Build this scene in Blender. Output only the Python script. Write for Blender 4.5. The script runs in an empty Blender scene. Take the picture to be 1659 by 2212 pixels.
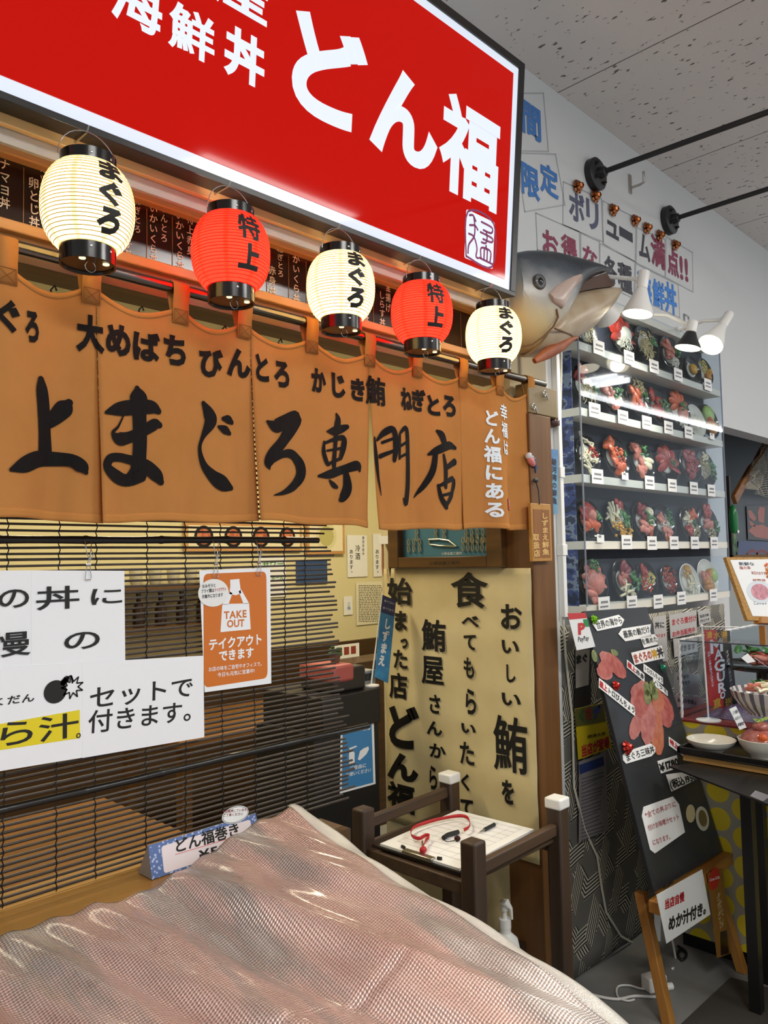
import bpy, bmesh, math, random
from math import sin, cos, pi, radians
from mathutils import Vector as Vec, Matrix
random.seed(11)
SC = bpy.context.scene
COL = SC.collection

# ------------------------------------------------------------------ camera
FPX, W_, H_ = 1692.5, 1659.0, 2212.0
YAW, PIT, ROL, EYE = radians(44.5), radians(3.435), radians(-1.1145), 1.5
_F = Vec((cos(YAW)*cos(PIT), sin(YAW)*cos(PIT), sin(PIT)))
_r = Vec((sin(YAW), -cos(YAW), 0)); _u = _r.cross(_F)
_R = _r*cos(ROL)+_u*sin(ROL); _U = _u*cos(ROL)-_r*sin(ROL)
cam = bpy.data.cameras.new('camera'); co = bpy.data.objects.new('camera', cam); COL.objects.link(co)
cam.sensor_fit = 'VERTICAL'; cam.sensor_height = 36; cam.lens = 36*FPX/H_; cam.clip_start = .02
m = Matrix((_R, _U, -_F)).transposed().to_4x4(); m.translation = (0, 0, EYE); co.matrix_world = m
SC.camera = co

# ------------------------------------------------------------------ light
SC.view_settings.view_transform = 'Standard'; SC.view_settings.look = 'None'
SC.view_settings.gamma = 1; SC.view_settings.use_curve_mapping = False
SC.view_settings.exposure = 0.0
wd = bpy.data.worlds.new('world'); SC.world = wd; wd.use_nodes = True
wd.node_tree.nodes['Background'].inputs[0].default_value = (.86, .93, 1, 1)
wd.node_tree.nodes['Background'].inputs[1].default_value = .74
def area(name, loc, rot, sx, sy, power, col):
    l = bpy.data.lights.new(name, 'AREA'); l.shape = 'RECTANGLE'; l.size = sx; l.size_y = sy; l.energy = power; l.color = col
    o = bpy.data.objects.new(name, l); COL.objects.link(o); o.location = loc; o.rotation_euler = rot
    return o
def point(name, loc, power, col, rad=.03):
    l = bpy.data.lights.new(name, 'POINT'); l.energy = power; l.color = col; l.shadow_soft_size = rad
    o = bpy.data.objects.new(name, l); COL.objects.link(o); o.location = loc
    return o
def spot(name, loc, aim, power, col, ang=100, rad=.03):
    l = bpy.data.lights.new(name, 'SPOT'); l.energy = power; l.color = col; l.spot_size = radians(ang); l.spot_blend = .6; l.shadow_soft_size = rad
    o = bpy.data.objects.new(name, l); COL.objects.link(o); o.location = loc
    o.rotation_euler = (Vec(aim)-Vec(loc)).to_track_quat('-Z', 'Y').to_euler()
    return o
WARM = (1, .80, .50); NEUT = (1, .97, .92)
# unseen ceiling troffers added to light the shop front (housings built with the ceiling)
FILL_TROFFERS = [(0.2, -1.15), (2.9, -1.25), (5.6, -1.25)]
for x, y in FILL_TROFFERS:
    area('fill_troffer_light', (x, y, 3.345), (0, 0, 0), 1.15, .5, 58, NEUT)
# the light of the dining room behind the blind
for x, y in ((1.2, 2.75), (3.1, 2.75)):
    area('dining_light', (x, y, 2.62), (0, 0, 0), 1.2, .25, 30, (1, .86, .58))

# ------------------------------------------------------------------ helpers
def lin(h):
    h = h.lstrip('#'); c = [int(h[i:i+2], 16)/255 for i in (0, 2, 4)]
    return tuple((x/12.92 if x <= .04045 else ((x+.055)/1.055)**2.4) for x in c)+(1,)
MATS = {}
def N(nt, t, **kw):
    n = nt.nodes.new(t)
    for k, v in kw.items():
        if k.startswith('i_'): n.inputs[k[2:].replace('_', ' ')].default_value = v
        else: setattr(n, k, v)
    return n
def ramp(nt, fac, stops, interp='LINEAR'):
    r = nt.nodes.new('ShaderNodeValToRGB'); r.color_ramp.interpolation = interp
    e = r.color_ramp.elements
    while len(e) < len(stops): e.new(.5)
    for k, (p, c) in enumerate(stops): e[k].position = p; e[k].color = c if not isinstance(c, str) else lin(c)
    nt.links.new(fac, r.inputs[0]); return r.outputs[0]
def coords(nt, scale=(1, 1, 1), rot=(0, 0, 0)):
    g = nt.nodes.new('ShaderNodeNewGeometry'); mp = N(nt, 'ShaderNodeMapping')
    mp.inputs['Scale'].default_value = scale; mp.inputs['Rotation'].default_value = rot
    nt.links.new(g.outputs['Position'], mp.inputs[0]); return mp.outputs[0]
def noise(nt, vec, scale, detail=4, rough=.5):
    n = N(nt, 'ShaderNodeTexNoise'); n.inputs['Scale'].default_value = scale; n.inputs['Detail'].default_value = detail
    n.inputs['Roughness'].default_value = rough; nt.links.new(vec, n.inputs['Vector']); return n.outputs['Fac']
def bumpn(nt, h, b, dist=.002, strength=.5):
    n = N(nt, 'ShaderNodeBump'); n.inputs['Distance'].default_value = dist; n.inputs['Strength'].default_value = strength
    nt.links.new(h, n.inputs['Height']); nt.links.new(n.outputs[0], b.inputs['Normal'])
def M(name, h, rough=.5, metal=0., spec=.5, em=0., h2=None, sc=8, st=(1, 1, 1), bump=0, bsc=60, coat=0, sub=0, lo=.35, hi=.65):
    if name in MATS: return MATS[name]
    mt = bpy.data.materials.new(name); mt.use_nodes = True; nt = mt.node_tree; b = nt.nodes['Principled BSDF']
    b.inputs['Base Color'].default_value = lin(h); b.inputs['Roughness'].default_value = rough
    b.inputs['Metallic'].default_value = metal; b.inputs['Specular IOR Level'].default_value = spec
    b.inputs['Coat Weight'].default_value = coat
    if em: b.inputs['Emission Color'].default_value = lin(h); b.inputs['Emission Strength'].default_value = em
    if h2:
        c = ramp(nt, noise(nt, coords(nt, st), sc), [(lo, h), (hi, h2)]); nt.links.new(c, b.inputs['Base Color'])
    if bump: bumpn(nt, noise(nt, coords(nt), bsc), b, .004, bump)
    MATS[name] = mt; return mt
def WOOD(name, a, b_, axis=0, rough=.45, sc=1., coat=0):
    if name in MATS: return MATS[name]
    mt = bpy.data.materials.new(name); mt.use_nodes = True; nt = mt.node_tree; b = nt.nodes['Principled BSDF']
    st = [26*sc, 26*sc, 26*sc]; st[axis] = 1.6*sc
    v = coords(nt, st); n = noise(nt, v, 1.0, 6, .6)
    c = ramp(nt, n, [(.3, a), (.7, b_)]); nt.links.new(c, b.inputs['Base Color']); b.inputs['Roughness'].default_value = rough
    b.inputs['Coat Weight'].default_value = coat; bumpn(nt, n, b, .002, .25)
    MATS[name] = mt; return mt
def TRANSLUCENT(name, h, mixf=.4, h2=None, sc=30, weave=0):
    if name in MATS: return MATS[name]
    mt = bpy.data.materials.new(name); mt.use_nodes = True; nt = mt.node_tree; nt.nodes.remove(nt.nodes['Principled BSDF'])
    d = N(nt, 'ShaderNodeBsdfDiffuse'); t = N(nt, 'ShaderNodeBsdfTranslucent'); mx = N(nt, 'ShaderNodeMixShader'); mx.inputs[0].default_value = mixf
    for s in (d, t): s.inputs['Color'].default_value = lin(h)
    if h2:
        c = ramp(nt, noise(nt, coords(nt, (1, 1, 1)), sc, 6, .7), [(.3, h), (.7, h2)])
        nt.links.new(c, d.inputs[0]); nt.links.new(c, t.inputs[0])
    if weave:
        bn = N(nt, 'ShaderNodeBump'); bn.inputs['Distance'].default_value = .001; bn.inputs['Strength'].default_value = .25
        nt.links.new(noise(nt, coords(nt, (1, 1, 4)), weave, 2), bn.inputs['Height']); nt.links.new(bn.outputs[0], d.inputs['Normal'])
    nt.links.new(d.outputs[0], mx.inputs[1]); nt.links.new(t.outputs[0], mx.inputs[2]); nt.links.new(mx.outputs[0], nt.nodes['Material Output'].inputs[0])
    MATS[name] = mt; return mt
def CLEAR(name, h='#f4f8fb', refl=.9, rough=.02, haze=0.):
    if name in MATS: return MATS[name]
    mt = bpy.data.materials.new(name); mt.use_nodes = True; nt = mt.node_tree; nt.nodes.remove(nt.nodes['Principled BSDF'])
    t = N(nt, 'ShaderNodeBsdfTransparent'); g = N(nt, 'ShaderNodeBsdfGlossy'); mx = N(nt, 'ShaderNodeMixShader'); lw = N(nt, 'ShaderNodeLayerWeight')
    t.inputs[0].default_value = lin(h); g.inputs['Roughness'].default_value = rough
    pw = N(nt, 'ShaderNodeMath', operation='POWER'); pw.inputs[1].default_value = 4.5; nt.links.new(lw.outputs['Facing'], pw.inputs[0])
    mu = N(nt, 'ShaderNodeMath', operation='MULTIPLY_ADD'); mu.inputs[1].default_value = .8*refl; mu.inputs[2].default_value = .03*refl; nt.links.new(pw.outputs[0], mu.inputs[0])
    nt.links.new(mu.outputs[0], mx.inputs[0]); nt.links.new(t.outputs[0], mx.inputs[1]); nt.links.new(g.outputs[0], mx.inputs[2])
    out = mx.outputs[0]
    if haze:
        d = N(nt, 'ShaderNodeBsdfDiffuse'); m2 = N(nt, 'ShaderNodeMixShader'); m2.inputs[0].default_value = haze
        nt.links.new(out, m2.inputs[1]); nt.links.new(d.outputs[0], m2.inputs[2]); out = m2.outputs[0]
    nt.links.new(out, nt.nodes['Material Output'].inputs[0]); MATS[name] = mt; return mt

BASE = {}
def tag(o, label=None, cat=None, group=None, kind=None):
    if label: o['label'] = label
    if cat: o['category'] = cat
    if group: o['group'] = group
    if kind: o['kind'] = kind
    return o
def thing(name, label, cat, loc, group=None):
    o = bpy.data.objects.new(name, None); COL.objects.link(o); o.location = loc; o.empty_display_size = .05
    BASE[o.name] = Vec(loc); return tag(o, label, cat, group)
class MB:
    def __init__(s): s.v = []; s.f = []
    def add(s, vs, fs):
        n = len(s.v); s.v += [Vec(p) for p in vs]; s.f += [tuple(i+n for i in f) for f in fs]; return s
    def obox(s, o, a, b, c):
        o, a, b, c = Vec(o), Vec(a), Vec(b), Vec(c)
        P = [o, o+a, o+a+b, o+b, o+c, o+a+c, o+a+b+c, o+b+c]
        F = [(0, 3, 2, 1), (4, 5, 6, 7), (0, 1, 5, 4), (1, 2, 6, 5), (2, 3, 7, 6), (3, 0, 4, 7)]
        if a.cross(b).dot(c) < 0: F = [f[::-1] for f in F]
        return s.add(P, F)
    def box(s, x0, x1, y0, y1, z0, z1): return s.obox((x0, y0, z0), (x1-x0, 0, 0), (0, y1-y0, 0), (0, 0, z1-z0))
    def prism(s, pts, off):
        n = len(pts); off = Vec(off); P = [Vec(p) for p in pts]; nr = Vec((0, 0, 0))
        for i in range(n): nr += P[i].cross(P[(i+1) % n])
        F = [tuple(range(n-1, -1, -1)), tuple(range(n, 2*n))]+[(i, (i+1) % n, (i+1) % n+n, i+n) for i in range(n)]
        if nr.dot(off) < 0: F = [f[::-1] for f in F]
        return s.add(P+[p+off for p in P], F)
    def poly(s, pts): return s.add(pts, [tuple(range(len(pts)))])
    def tube(s, pts, r, k=8, caps=True):
        pts = [Vec(p) for p in pts]; n = len(pts); vs = []; fs = []; rr = r if isinstance(r, (list, tuple)) else [r]*n
        up = None
        for i, p in enumerate(pts):
            d = (pts[min(i+1, n-1)]-pts[max(i-1, 0)])
            if d.length < 1e-9: d = Vec((0, 0, 1))
            d.normalize()
            if up is None: up = Vec((0, 0, 1)) if abs(d.z) < .9 else Vec((1, 0, 0))
            a = d.cross(up)
            if a.length < 1e-6: a = d.cross(Vec((0, 1, 0)))
            a.normalize(); b = a.cross(d); up = b
            for j in range(k):
                t = 2*pi*j/k; vs.append(p+(a*cos(t)+b*sin(t))*rr[i])
        for i in range(n-1):
            for j in range(k): fs.append((i*k+j, (i+1)*k+j, (i+1)*k+(j+1) % k, i*k+(j+1) % k))
        if caps: fs += [tuple(range(k)), tuple(range(n*k-1, (n-1)*k-1, -1))]
        return s.add(vs, fs)
    def lathe(s, o, prof, k=24, ax=(0, 0, 1), ex=None, caps=True):
        o = Vec(o); ax = Vec(ax).normalized(); ex = Vec(ex) if ex else (Vec((1, 0, 0)) if abs(ax.x) < .9 else Vec((0, 1, 0)))
        ex = (ex-ax*ex.dot(ax)).normalized(); ey = ax.cross(ex); vs = []; fs = []; n = len(prof)
        for r, h in prof:
            for j in range(k):
                t = 2*pi*j/k; vs.append(o+ax*h+(ex*cos(t)+ey*sin(t))*max(r, 1e-5))
        for i in range(n-1):
            for j in range(k): fs.append((i*k+j, i*k+(j+1) % k, (i+1)*k+(j+1) % k, (i+1)*k+j))
        if caps: fs += [tuple(range(k-1, -1, -1)), tuple(range((n-1)*k, n*k))]
        return s.add(vs, fs)
    def ell(s, c, rx, ry, rz, ax=None, k=12, n=7):
        c = Vec(c); A = ax or (Vec((1, 0, 0)), Vec((0, 1, 0)), Vec((0, 0, 1))); vs = []; fs = []
        for i in range(1, n):
            t = pi*i/n
            for j in range(k):
                p = 2*pi*j/k; vs.append(c+A[0]*(rx*sin(t)*cos(p))+A[1]*(ry*sin(t)*sin(p))+A[2]*(rz*cos(t)))
        for i in range(n-2):
            for j in range(k): fs.append((i*k+j, (i+1)*k+j, (i+1)*k+(j+1) % k, i*k+(j+1) % k))
        vs += [c+A[2]*rz, c-A[2]*rz]; t, b = len(vs)-2, len(vs)-1
        for j in range(k): fs += [(t, j, (j+1) % k), (b, (n-2)*k+(j+1) % k, (n-2)*k+j)]
        return s.add(vs, fs)
    def grid(s, fn, nu, nv):
        vs = [fn(i/nu, j/nv) for j in range(nv+1) for i in range(nu+1)]; w = nu+1
        return s.add(vs, [(j*w+i, j*w+i+1, (j+1)*w+i+1, (j+1)*w+i) for j in range(nv) for i in range(nu)])
    def build(s, name, mat, parent=None, smooth=40, bevel=0, solid=0, label=None, cat=None, group=None, kind=None, sub=0):
        me = bpy.data.meshes.new(name)
        if parent is not None: base = BASE[parent.name]
        else:
            xs = [p.x for p in s.v]; ys = [p.y for p in s.v]; zs = [p.z for p in s.v]
            base = Vec(((min(xs)+max(xs))/2, (min(ys)+max(ys))/2, min(zs)))
        me.from_pydata([tuple(p-base) for p in s.v], [], s.f); me.update()
        me.materials.append(mat if not isinstance(mat, str) else MATS[mat])
        if smooth:
            me.polygons.foreach_set('use_smooth', [True]*len(me.polygons))
            me.set_sharp_from_angle(angle=radians(smooth))
        o = bpy.data.objects.new(name, me); COL.objects.link(o)
        if parent is not None: o.parent = parent
        else: o.location = base
        BASE[o.name] = base
        if solid:
            md = o.modifiers.new('thick', 'SOLIDIFY'); md.thickness = solid; md.offset = 0
        if bevel:
            md = o.modifiers.new('edge', 'BEVEL'); md.width = bevel; md.segments = 2; md.limit_method = 'ANGLE'; md.angle_limit = radians(40)
        if sub:
            md = o.modifiers.new('sub', 'SUBSURF'); md.levels = sub; md.render_levels = sub
        return tag(o, label, cat, group, kind)
def structure(name, mb, mat, **kw): return mb.build(name, mat, kind='structure', **kw)

def ray(u, v): return _F+_R*((u-829.5)/FPX)+_U*((1106-v)/FPX)
EYEP = Vec((0, 0, EYE))
class PL:
    """a real surface of the place: origin, right and up directions"""
    def __init__(s, o, ex=(1, 0, 0), ey=(0, 0, 1)):
        s.o = Vec(o); s.ex = Vec(ex).normalized(); s.ey = Vec(ey); s.ey = (s.ey-s.ex*s.ey.dot(s.ex)).normalized(); s.n = s.ex.cross(s.ey)
    def hit(s, u, v):
        d = ray(u, v); return EYEP+d*((s.o-EYEP).dot(s.n)/d.dot(s.n))
    def px(s, u, v):
        p = s.hit(u, v)-s.o; return (p.dot(s.ex), p.dot(s.ey))
    def pt(s, x, y, d=0): return s.o+s.ex*x+s.ey*y+s.n*d
    def at(s, u, v, d=0): x, y = s.px(u, v); return s.pt(x, y, d)
    def size(s, u, v, wpx, hpx):
        a, b = s.px(u-wpx/2, v), s.px(u+wpx/2, v); c, d = s.px(u, v-hpx/2), s.px(u, v+hpx/2)
        return abs(b[0]-a[0]), abs(c[1]-d[1])
def PY(y): return PL((0, y, 0))
def PX(x): return PL((x, 0, 0), (0, -1, 0))
def PZ(z): return PL((0, 0, z), (1, 0, 0), (0, 1, 0))
def slab(pl, quad, th, d=0):
    """a flat board on a surface: corners in local coordinates, thickness towards the viewer"""
    return MB().prism([pl.pt(x, y, d) for x, y in quad], pl.n*th)
def qpx(pl, *uv): return [pl.px(u, v) for u, v in uv]
def rect(x0, x1, y0, y1): return [(x0, y0), (x1, y0), (x1, y1), (x0, y1)]
def rrect(x0, x1, y0, y1, r, k=4):
    out = []
    for cx, cy, a in ((x1-r, y0+r, -90), (x1-r, y1-r, 0), (x0+r, y1-r, 90), (x0+r, y0+r, 180)):
        for i in range(k+1):
            t = radians(a+90*i/k); out.append((cx+r*cos(t), cy+r*sin(t)))
    return out
def oval(cx, cy, rx, ry, k=24): return [(cx+rx*cos(2*pi*i/k), cy+ry*sin(2*pi*i/k)) for i in range(k)]

# ------------------------------------------------------------------ writing
GL = {}
def glyph(c, bold=0., res=2):
    key = (c, round(bold, 3), res)
    if key not in GL:
        cu = bpy.data.curves.new('g', 'FONT'); cu.body = c; cu.bevel_depth = bold; cu.bevel_resolution = 0; cu.resolution_u = res
        o = bpy.data.objects.new('g', cu); COL.objects.link(o)
        dg = bpy.context.evaluated_depsgraph_get(); me = bpy.data.meshes.new_from_object(o.evaluated_get(dg))
        V = [v.co.copy() for v in me.vertices]
        GL[key] = ([(v.x, v.y) for v in V], [tuple(p.vertices) for p in me.polygons if sum(V[i].z for i in p.vertices) > -1e-7])
        bpy.data.objects.remove(o); bpy.data.curves.remove(cu); bpy.data.meshes.remove(me)
    return GL[key]
def adv(c): return 1.0 if ord(c) > 0x2000 else (max([p[0] for p in glyph(c)[0]] or [.25])+.06)
def fit(c, x0, x1, y0, y1, bold=0., res=3, skew=0.):
    vs, fs = glyph(c, bold, res); a = [p[0] for p in vs]; b = [p[1] for p in vs]
    A, B, C_, D = min(a), max(a), min(b), max(b)
    return ([(x0+(p[0]-A)/(B-A)*(x1-x0)+skew*(p[1]-C_)/(D-C_), y0+(p[1]-C_)/(D-C_)*(y1-y0)) for p in vs], fs)
def gb(pl, c, L, R, T, B, bold=0., res=3, skew=0.):
    """one character whose left, right, top and bottom extremes were measured"""
    return fit(c, pl.px(*L)[0], pl.px(*R)[0], pl.px(*B)[1], pl.px(*T)[1], bold, res, skew)
def gbox(pl, c, u0, u1, v0, v1, bold=0., res=2):
    um, vm = (u0+u1)/2, (v0+v1)/2
    x, y = pl.px(um, vm); w, h = pl.size(um, vm, u1-u0, v1-v0)
    return fit(c, x-w/2, x+w/2, y-h/2, y+h/2, bold, res)
def line(text, a, b, h, bold=0., res=2):
    """a written line from a to b (local points at mid height), letters h tall"""
    a = Vec((a[0], a[1])); b = Vec((b[0], b[1])); d = b-a; L = d.length; d = d/L; q = Vec((-d.y, d.x)); ws = [adv(c) for c in text]; k = L/sum(ws); t = 0; out = []
    for c, w in zip(text, ws):
        if c != ' ':
            vs, fs = glyph(c, bold, res)
            out.append(([tuple(a+d*((t+x)*k)+q*((y-.38)*h)) for x, y in vs], fs))
        t += w
    return out
def column(text, a, b, w, bold=0., res=2):
    a = Vec((a[0], a[1])); b = Vec((b[0], b[1])); d = b-a; L = d.length; d = d/L; q = Vec((-d.y, d.x)); k = L/len(text); out = []
    for i, c in enumerate(text):
        if c == ' ': continue
        vs, fs = glyph(c, bold, res); ce = a+d*(k*(i+.5))
        if c in '。、': ce = ce+q*w*.45-d*k*.35
        if c == 'ー': vs = [(.5+(y-.38), .38-(x-.5)) for x, y in vs]
        out.append(([tuple(ce+q*((x-.5)*w)-d*((y-.38)*k*.92)) for x, y in vs], fs))
    return out
def linepx(pl, text, p0, p1, hpx, bold=0., res=2):
    return line(text, pl.px(*p0), pl.px(*p1), pl.size((p0[0]+p1[0])/2, (p0[1]+p1[1])/2, 2, hpx)[1], bold, res)
def colpx(pl, text, p0, p1, wpx, bold=0., res=2):
    return column(text, pl.px(*p0), pl.px(*p1), pl.size((p0[0]+p1[0])/2, (p0[1]+p1[1])/2, wpx, 2)[0], bold, res)
def stroke(pts, k=5, seg=8):
    """a brush stroke: (x, y, width) points joined by a smooth band with round ends"""
    P = [Vec(p) for p in pts]; out = []; Q = [P[0]]+P+[P[-1]]
    for i in range(1, len(Q)-2):
        a, b, c, d = Q[i-1], Q[i], Q[i+1], Q[i+2]
        for j in range(k):
            t = j/k; out.append(.5*((2*b)+(c-a)*t+(2*a-5*b+4*c-d)*t*t+(3*b-a-3*c+d)*t**3))
    out.append(P[-1]); vs = []; fs = []; n = len(out)
    for i, p in enumerate(out):
        d = out[min(i+1, n-1)]-out[max(i-1, 0)]; d = Vec((d.x, d.y))
        if d.length < 1e-9: d = Vec((1, 0))
        d.normalize(); w = max(p.z, 1e-5)/2
        vs += [(p.x-d.y*w, p.y+d.x*w), (p.x+d.y*w, p.y-d.x*w)]
    fs = [(2*i, 2*i+1, 2*i+3, 2*i+2) for i in range(n-1)]
    for p in (out[0], out[-1]):
        b0 = len(vs); vs += [(p.x+p.z/2*cos(2*pi*i/seg), p.y+p.z/2*sin(2*pi*i/seg)) for i in range(seg)]; fs.append(tuple(range(b0, b0+seg)))
    return (vs, fs)
def strokepx(pl, pts, ox, oy, s):
    out = []
    for x, y, w in pts:
        u, v = ox+x*s, oy+y*s; a = pl.px(u, v); sz = pl.size(u, v, w*s, w*s); out.append((a[0], a[1], (sz[0]*.45+sz[1]*.55)))
    return stroke(out)
def lettering(name, items, mat, parent, pl, d=.0012, warp=None, step=0, label=None, th=0):
    bm = bmesh.new()
    for vs, fs in items:
        b = [bm.verts.new((x, y, 0)) for x, y in vs]
        for f in fs:
            try: bm.faces.new([b[i] for i in f])
            except ValueError: pass
    if step:
        xs = [v.co.x for v in bm.verts]; ys = [v.co.y for v in bm.verts]
        for ax, lo, hi in ((0, min(xs), max(xs)), (1, min(ys), max(ys))):
            t = math.floor(lo/step)*step
            while t < hi:
                pc = [0, 0, 0]; pc[ax] = t; pn = [0, 0, 0]; pn[ax] = 1
                bmesh.ops.bisect_plane(bm, geom=bm.verts[:]+bm.edges[:]+bm.faces[:], plane_co=pc, plane_no=pn); t += step
    mb = MB(); bm.verts.index_update()
    vs = [(warp(v.co.x, v.co.y) if warp else pl.pt(v.co.x, v.co.y, d)) for v in bm.verts]
    mb.add(vs, [tuple(v.index for v in f.verts) for f in bm.faces]); bm.free()
    return mb.build(name, mat, parent, smooth=0, label=label)

# shared materials
BLACK = M('black_ink', '#15130f', .6); WHITE = M('white_paper', '#e9e9e6', .55); LAM = M('laminated_paper', '#f0f2f4', .22, spec=.5)
STEEL = M('brushed_steel', '#b8b4ac', .28, 1); DKMET = M('black_metal', '#131313', .38); WPLAST = M('white_plastic', '#ecebe6', .4); CHROME = M('chrome_wire', '#c9c9c9', .18, 1)
REDINK = M('red_ink', '#b3242b', .6); BLUEINK = M('blue_ink', '#3f78bd', .6); PURINK = M('maroon_ink', '#8a3550', .6); GOLD = M('gold_ink', '#c99a2c', .5)
WHINK = M('white_ink', '#e8ecef', .6); ACRYL = CLEAR('clear_acrylic', refl=.6); FILM = CLEAR('clear_film', '#ffffff', .10, .10, .015)
# ================================================================== the setting
def ceiling_mat():
    mt = bpy.data.materials.new('rock_wool_ceiling'); mt.use_nodes = True; nt = mt.node_tree; b = nt.nodes['Principled BSDF']; b.inputs['Roughness'].default_value = .9
    n1 = noise(nt, coords(nt, (1, .42, 1), (0, 0, .5)), 58, 2, .55); n2 = noise(nt, coords(nt), 9, 2)
    sp = ramp(nt, n1, [(.66, (0, 0, 0, 1)), (.685, (1, 1, 1, 1))])
    g = nt.nodes.new('ShaderNodeNewGeometry'); sx = nt.nodes.new('ShaderNodeSeparateXYZ'); nt.links.new(g.outputs['Position'], sx.inputs[0])
    def seam(sock, off, per):
        a = N(nt, 'ShaderNodeMath', operation='SUBTRACT'); a.inputs[1].default_value = off; nt.links.new(sock, a.inputs[0])
        w = N(nt, 'ShaderNodeMath', operation='PINGPONG'); w.inputs[1].default_value = per/2; nt.links.new(a.outputs[0], w.inputs[0])
        c = N(nt, 'ShaderNodeMath', operation='LESS_THAN'); c.inputs[1].default_value = .0028; nt.links.new(w.outputs[0], c.inputs[0]); return c.outputs[0]
    s = seam(sx.outputs[0], 2.745-9.5, .95)
    mx = N(nt, 'ShaderNodeMath', operation='MAXIMUM'); nt.links.new(sp, mx.inputs[0]); nt.links.new(s, mx.inputs[1])
    c = N(nt, 'ShaderNodeMix', data_type='RGBA'); c.inputs[6].default_value = lin('#dcd8d3'); c.inputs[7].default_value = lin('#6a6664')
    nt.links.new(mx.outputs[0], c.inputs[0]); nt.links.new(c.outputs[2], b.inputs['Base Color'])
    iv = N(nt, 'ShaderNodeMath', operation='SUBTRACT'); iv.inputs[0].default_value = 1; nt.links.new(mx.outputs[0], iv.inputs[1]); bumpn(nt, iv.outputs[0], b, .003, .5)
    return mt
structure('ceiling', MB().box(-3, 14, -4.5, 1.75, 3.4, 3.46), ceiling_mat())
def floor_mat():
    return M('grey_concrete', '#8f8f8c', .5, h2='#7a7a78', sc=3, bump=.1, bsc=30)
structure('floor', MB().box(-3, 14, -4.5, 4.1, -.06, 0), floor_mat())
WALLW = M('white_wallpaper', '#d3d4d3', .8, bump=.08, bsc=250)
WALLC = M('cream_wallpaper', '#d8cd9f', .85, bump=.25, bsc=180)
WALLC2 = M('cream_textured_wall', '#cbbd95', .85, bump=.3, bsc=160)
w = MB(); w.box(2.40, 4.31, 1.65, 1.75, 0, 3.4); w.box(4.31, 14, 1.65, 1.75, 2.19, 3.4); w.box(-3, 2.40, 1.66, 1.75, 2.40, 3.4)
structure('wall_back', w, WALLW, smooth=0)
structure('wall_recess', MB().box(4.2, 8, 2.3, 2.38, 0, 2.6).box(4.2, 4.28, 1.75, 2.3, 0, 2.6).box(4.2, 8, 1.75, 2.38, 2.6, 2.66), M('grey_recess_paint', '#6e747a', .8), smooth=0)
structure('wall_partition', MB().box(2.22, 2.30, 1.56, 2.20, 0, 2.12), WALLC2, smooth=0)
structure('baseboard_partition', MB().box(2.205, 2.22, 1.56, 2.20, 0, .225), M('dark_baseboard', '#3a2a1a', .5), smooth=0)
structure('wall_dining', MB().box(-1.2, 4.6, 4, 4.08, 0, 2.75), WALLC, smooth=0)
structure('trim_1', MB().box(-1.2, 4.5, 3.965, 4, 0, .945), WOOD('dark_wainscot', '#3b2815', '#4f3720', 0, .4), smooth=0)
structure('wall_dining_right', MB().box(4.5, 4.58, 2.4, 4, 0, 2.75), WALLC, smooth=0)
structure('wall_dining_left', MB().box(-1.28, -1.2, 1.66, 4, 0, 2.75), WALLC, smooth=0)
structure('ceiling_dining', MB().box(-1.28, 4.6, 1.76, 4.08, 2.7, 2.76), M('dining_ceiling_paint', '#cfc6a8', .9), smooth=0)
TUBE = M('lit_tube', '#fff6e4', em=9)
for x, y in ((1.2, 2.75), (3.1, 2.75)):
    t = thing('ceiling_light', 'linear white ceiling lamp over the %s half of the dining room' % ('near' if x < 2 else 'far'), 'ceiling lamp', (x, y, 2.7), 'linear lamps over the dining room')
    MB().box(x-.6, x+.6, y-.13, y+.13, 2.66, 2.70).build('housing', WPLAST, t); MB().box(x-.58, x+.58, y-.06, y+.06, 2.64, 2.66).build('diffuser', TUBE, t)
COOL = M('lit_panel', '#ffffff', em=12)
for k, (x, y) in enumerate(FILL_TROFFERS):  # fixtures modelled for the added lights, out of view
    t = thing('ceiling_light', 'white ceiling troffer over the arcade, number %s from the shop counter' % ('one', 'two', 'three')[k], 'ceiling lamp', (x, y, 3.4), 'arcade ceiling troffers')
    MB().box(x-.62, x+.62, y-.3, y+.3, 3.37, 3.40).build('housing', WPLAST, t)
    for dy in (-.17, 0, .17): MB().tube([(x-.58, y+dy, 3.36), (x+.58, y+dy, 3.36)], .014, 8).build('lamp_tube', COOL, t)
# the lamps that the acrylic of the display case mirrors
def mirrored(u, v):
    p = PZ(3.36).hit(u, v); return Vec((p.x, 3.1-p.y, 3.36))
t = thing('ceiling_light', 'white triple tube ceiling lamp far down the arcade', 'ceiling lamp', mirrored(1300, 820)+Vec((0, 0, .04)))
for a, b in (((1261, 825), (1331, 812)), ((1275, 829), (1345, 817)), ((1288, 833), (1358, 821))):
    MB().tube([mirrored(*a), mirrored(*b)], .03, 8).build('lamp_tube', COOL, t)
a, b = mirrored(1300, 811), mirrored(1352, 836)
mid = (mirrored(1261, 825)+mirrored(1358, 821))/2
MB().box(mid.x-.9, mid.x+.9, mid.y-.5, mid.y+.5, 3.385, 3.40).build('housing', WPLAST, t)
t = thing('ceiling_light', 'long white strip lamp down the arcade ceiling', 'ceiling lamp', mirrored(1400, 890)+Vec((0, 0, .04)))
MB().tube([mirrored(1252, 849), mirrored(1558, 930)], .03, 8).build('lamp_tube', COOL, t)

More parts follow.
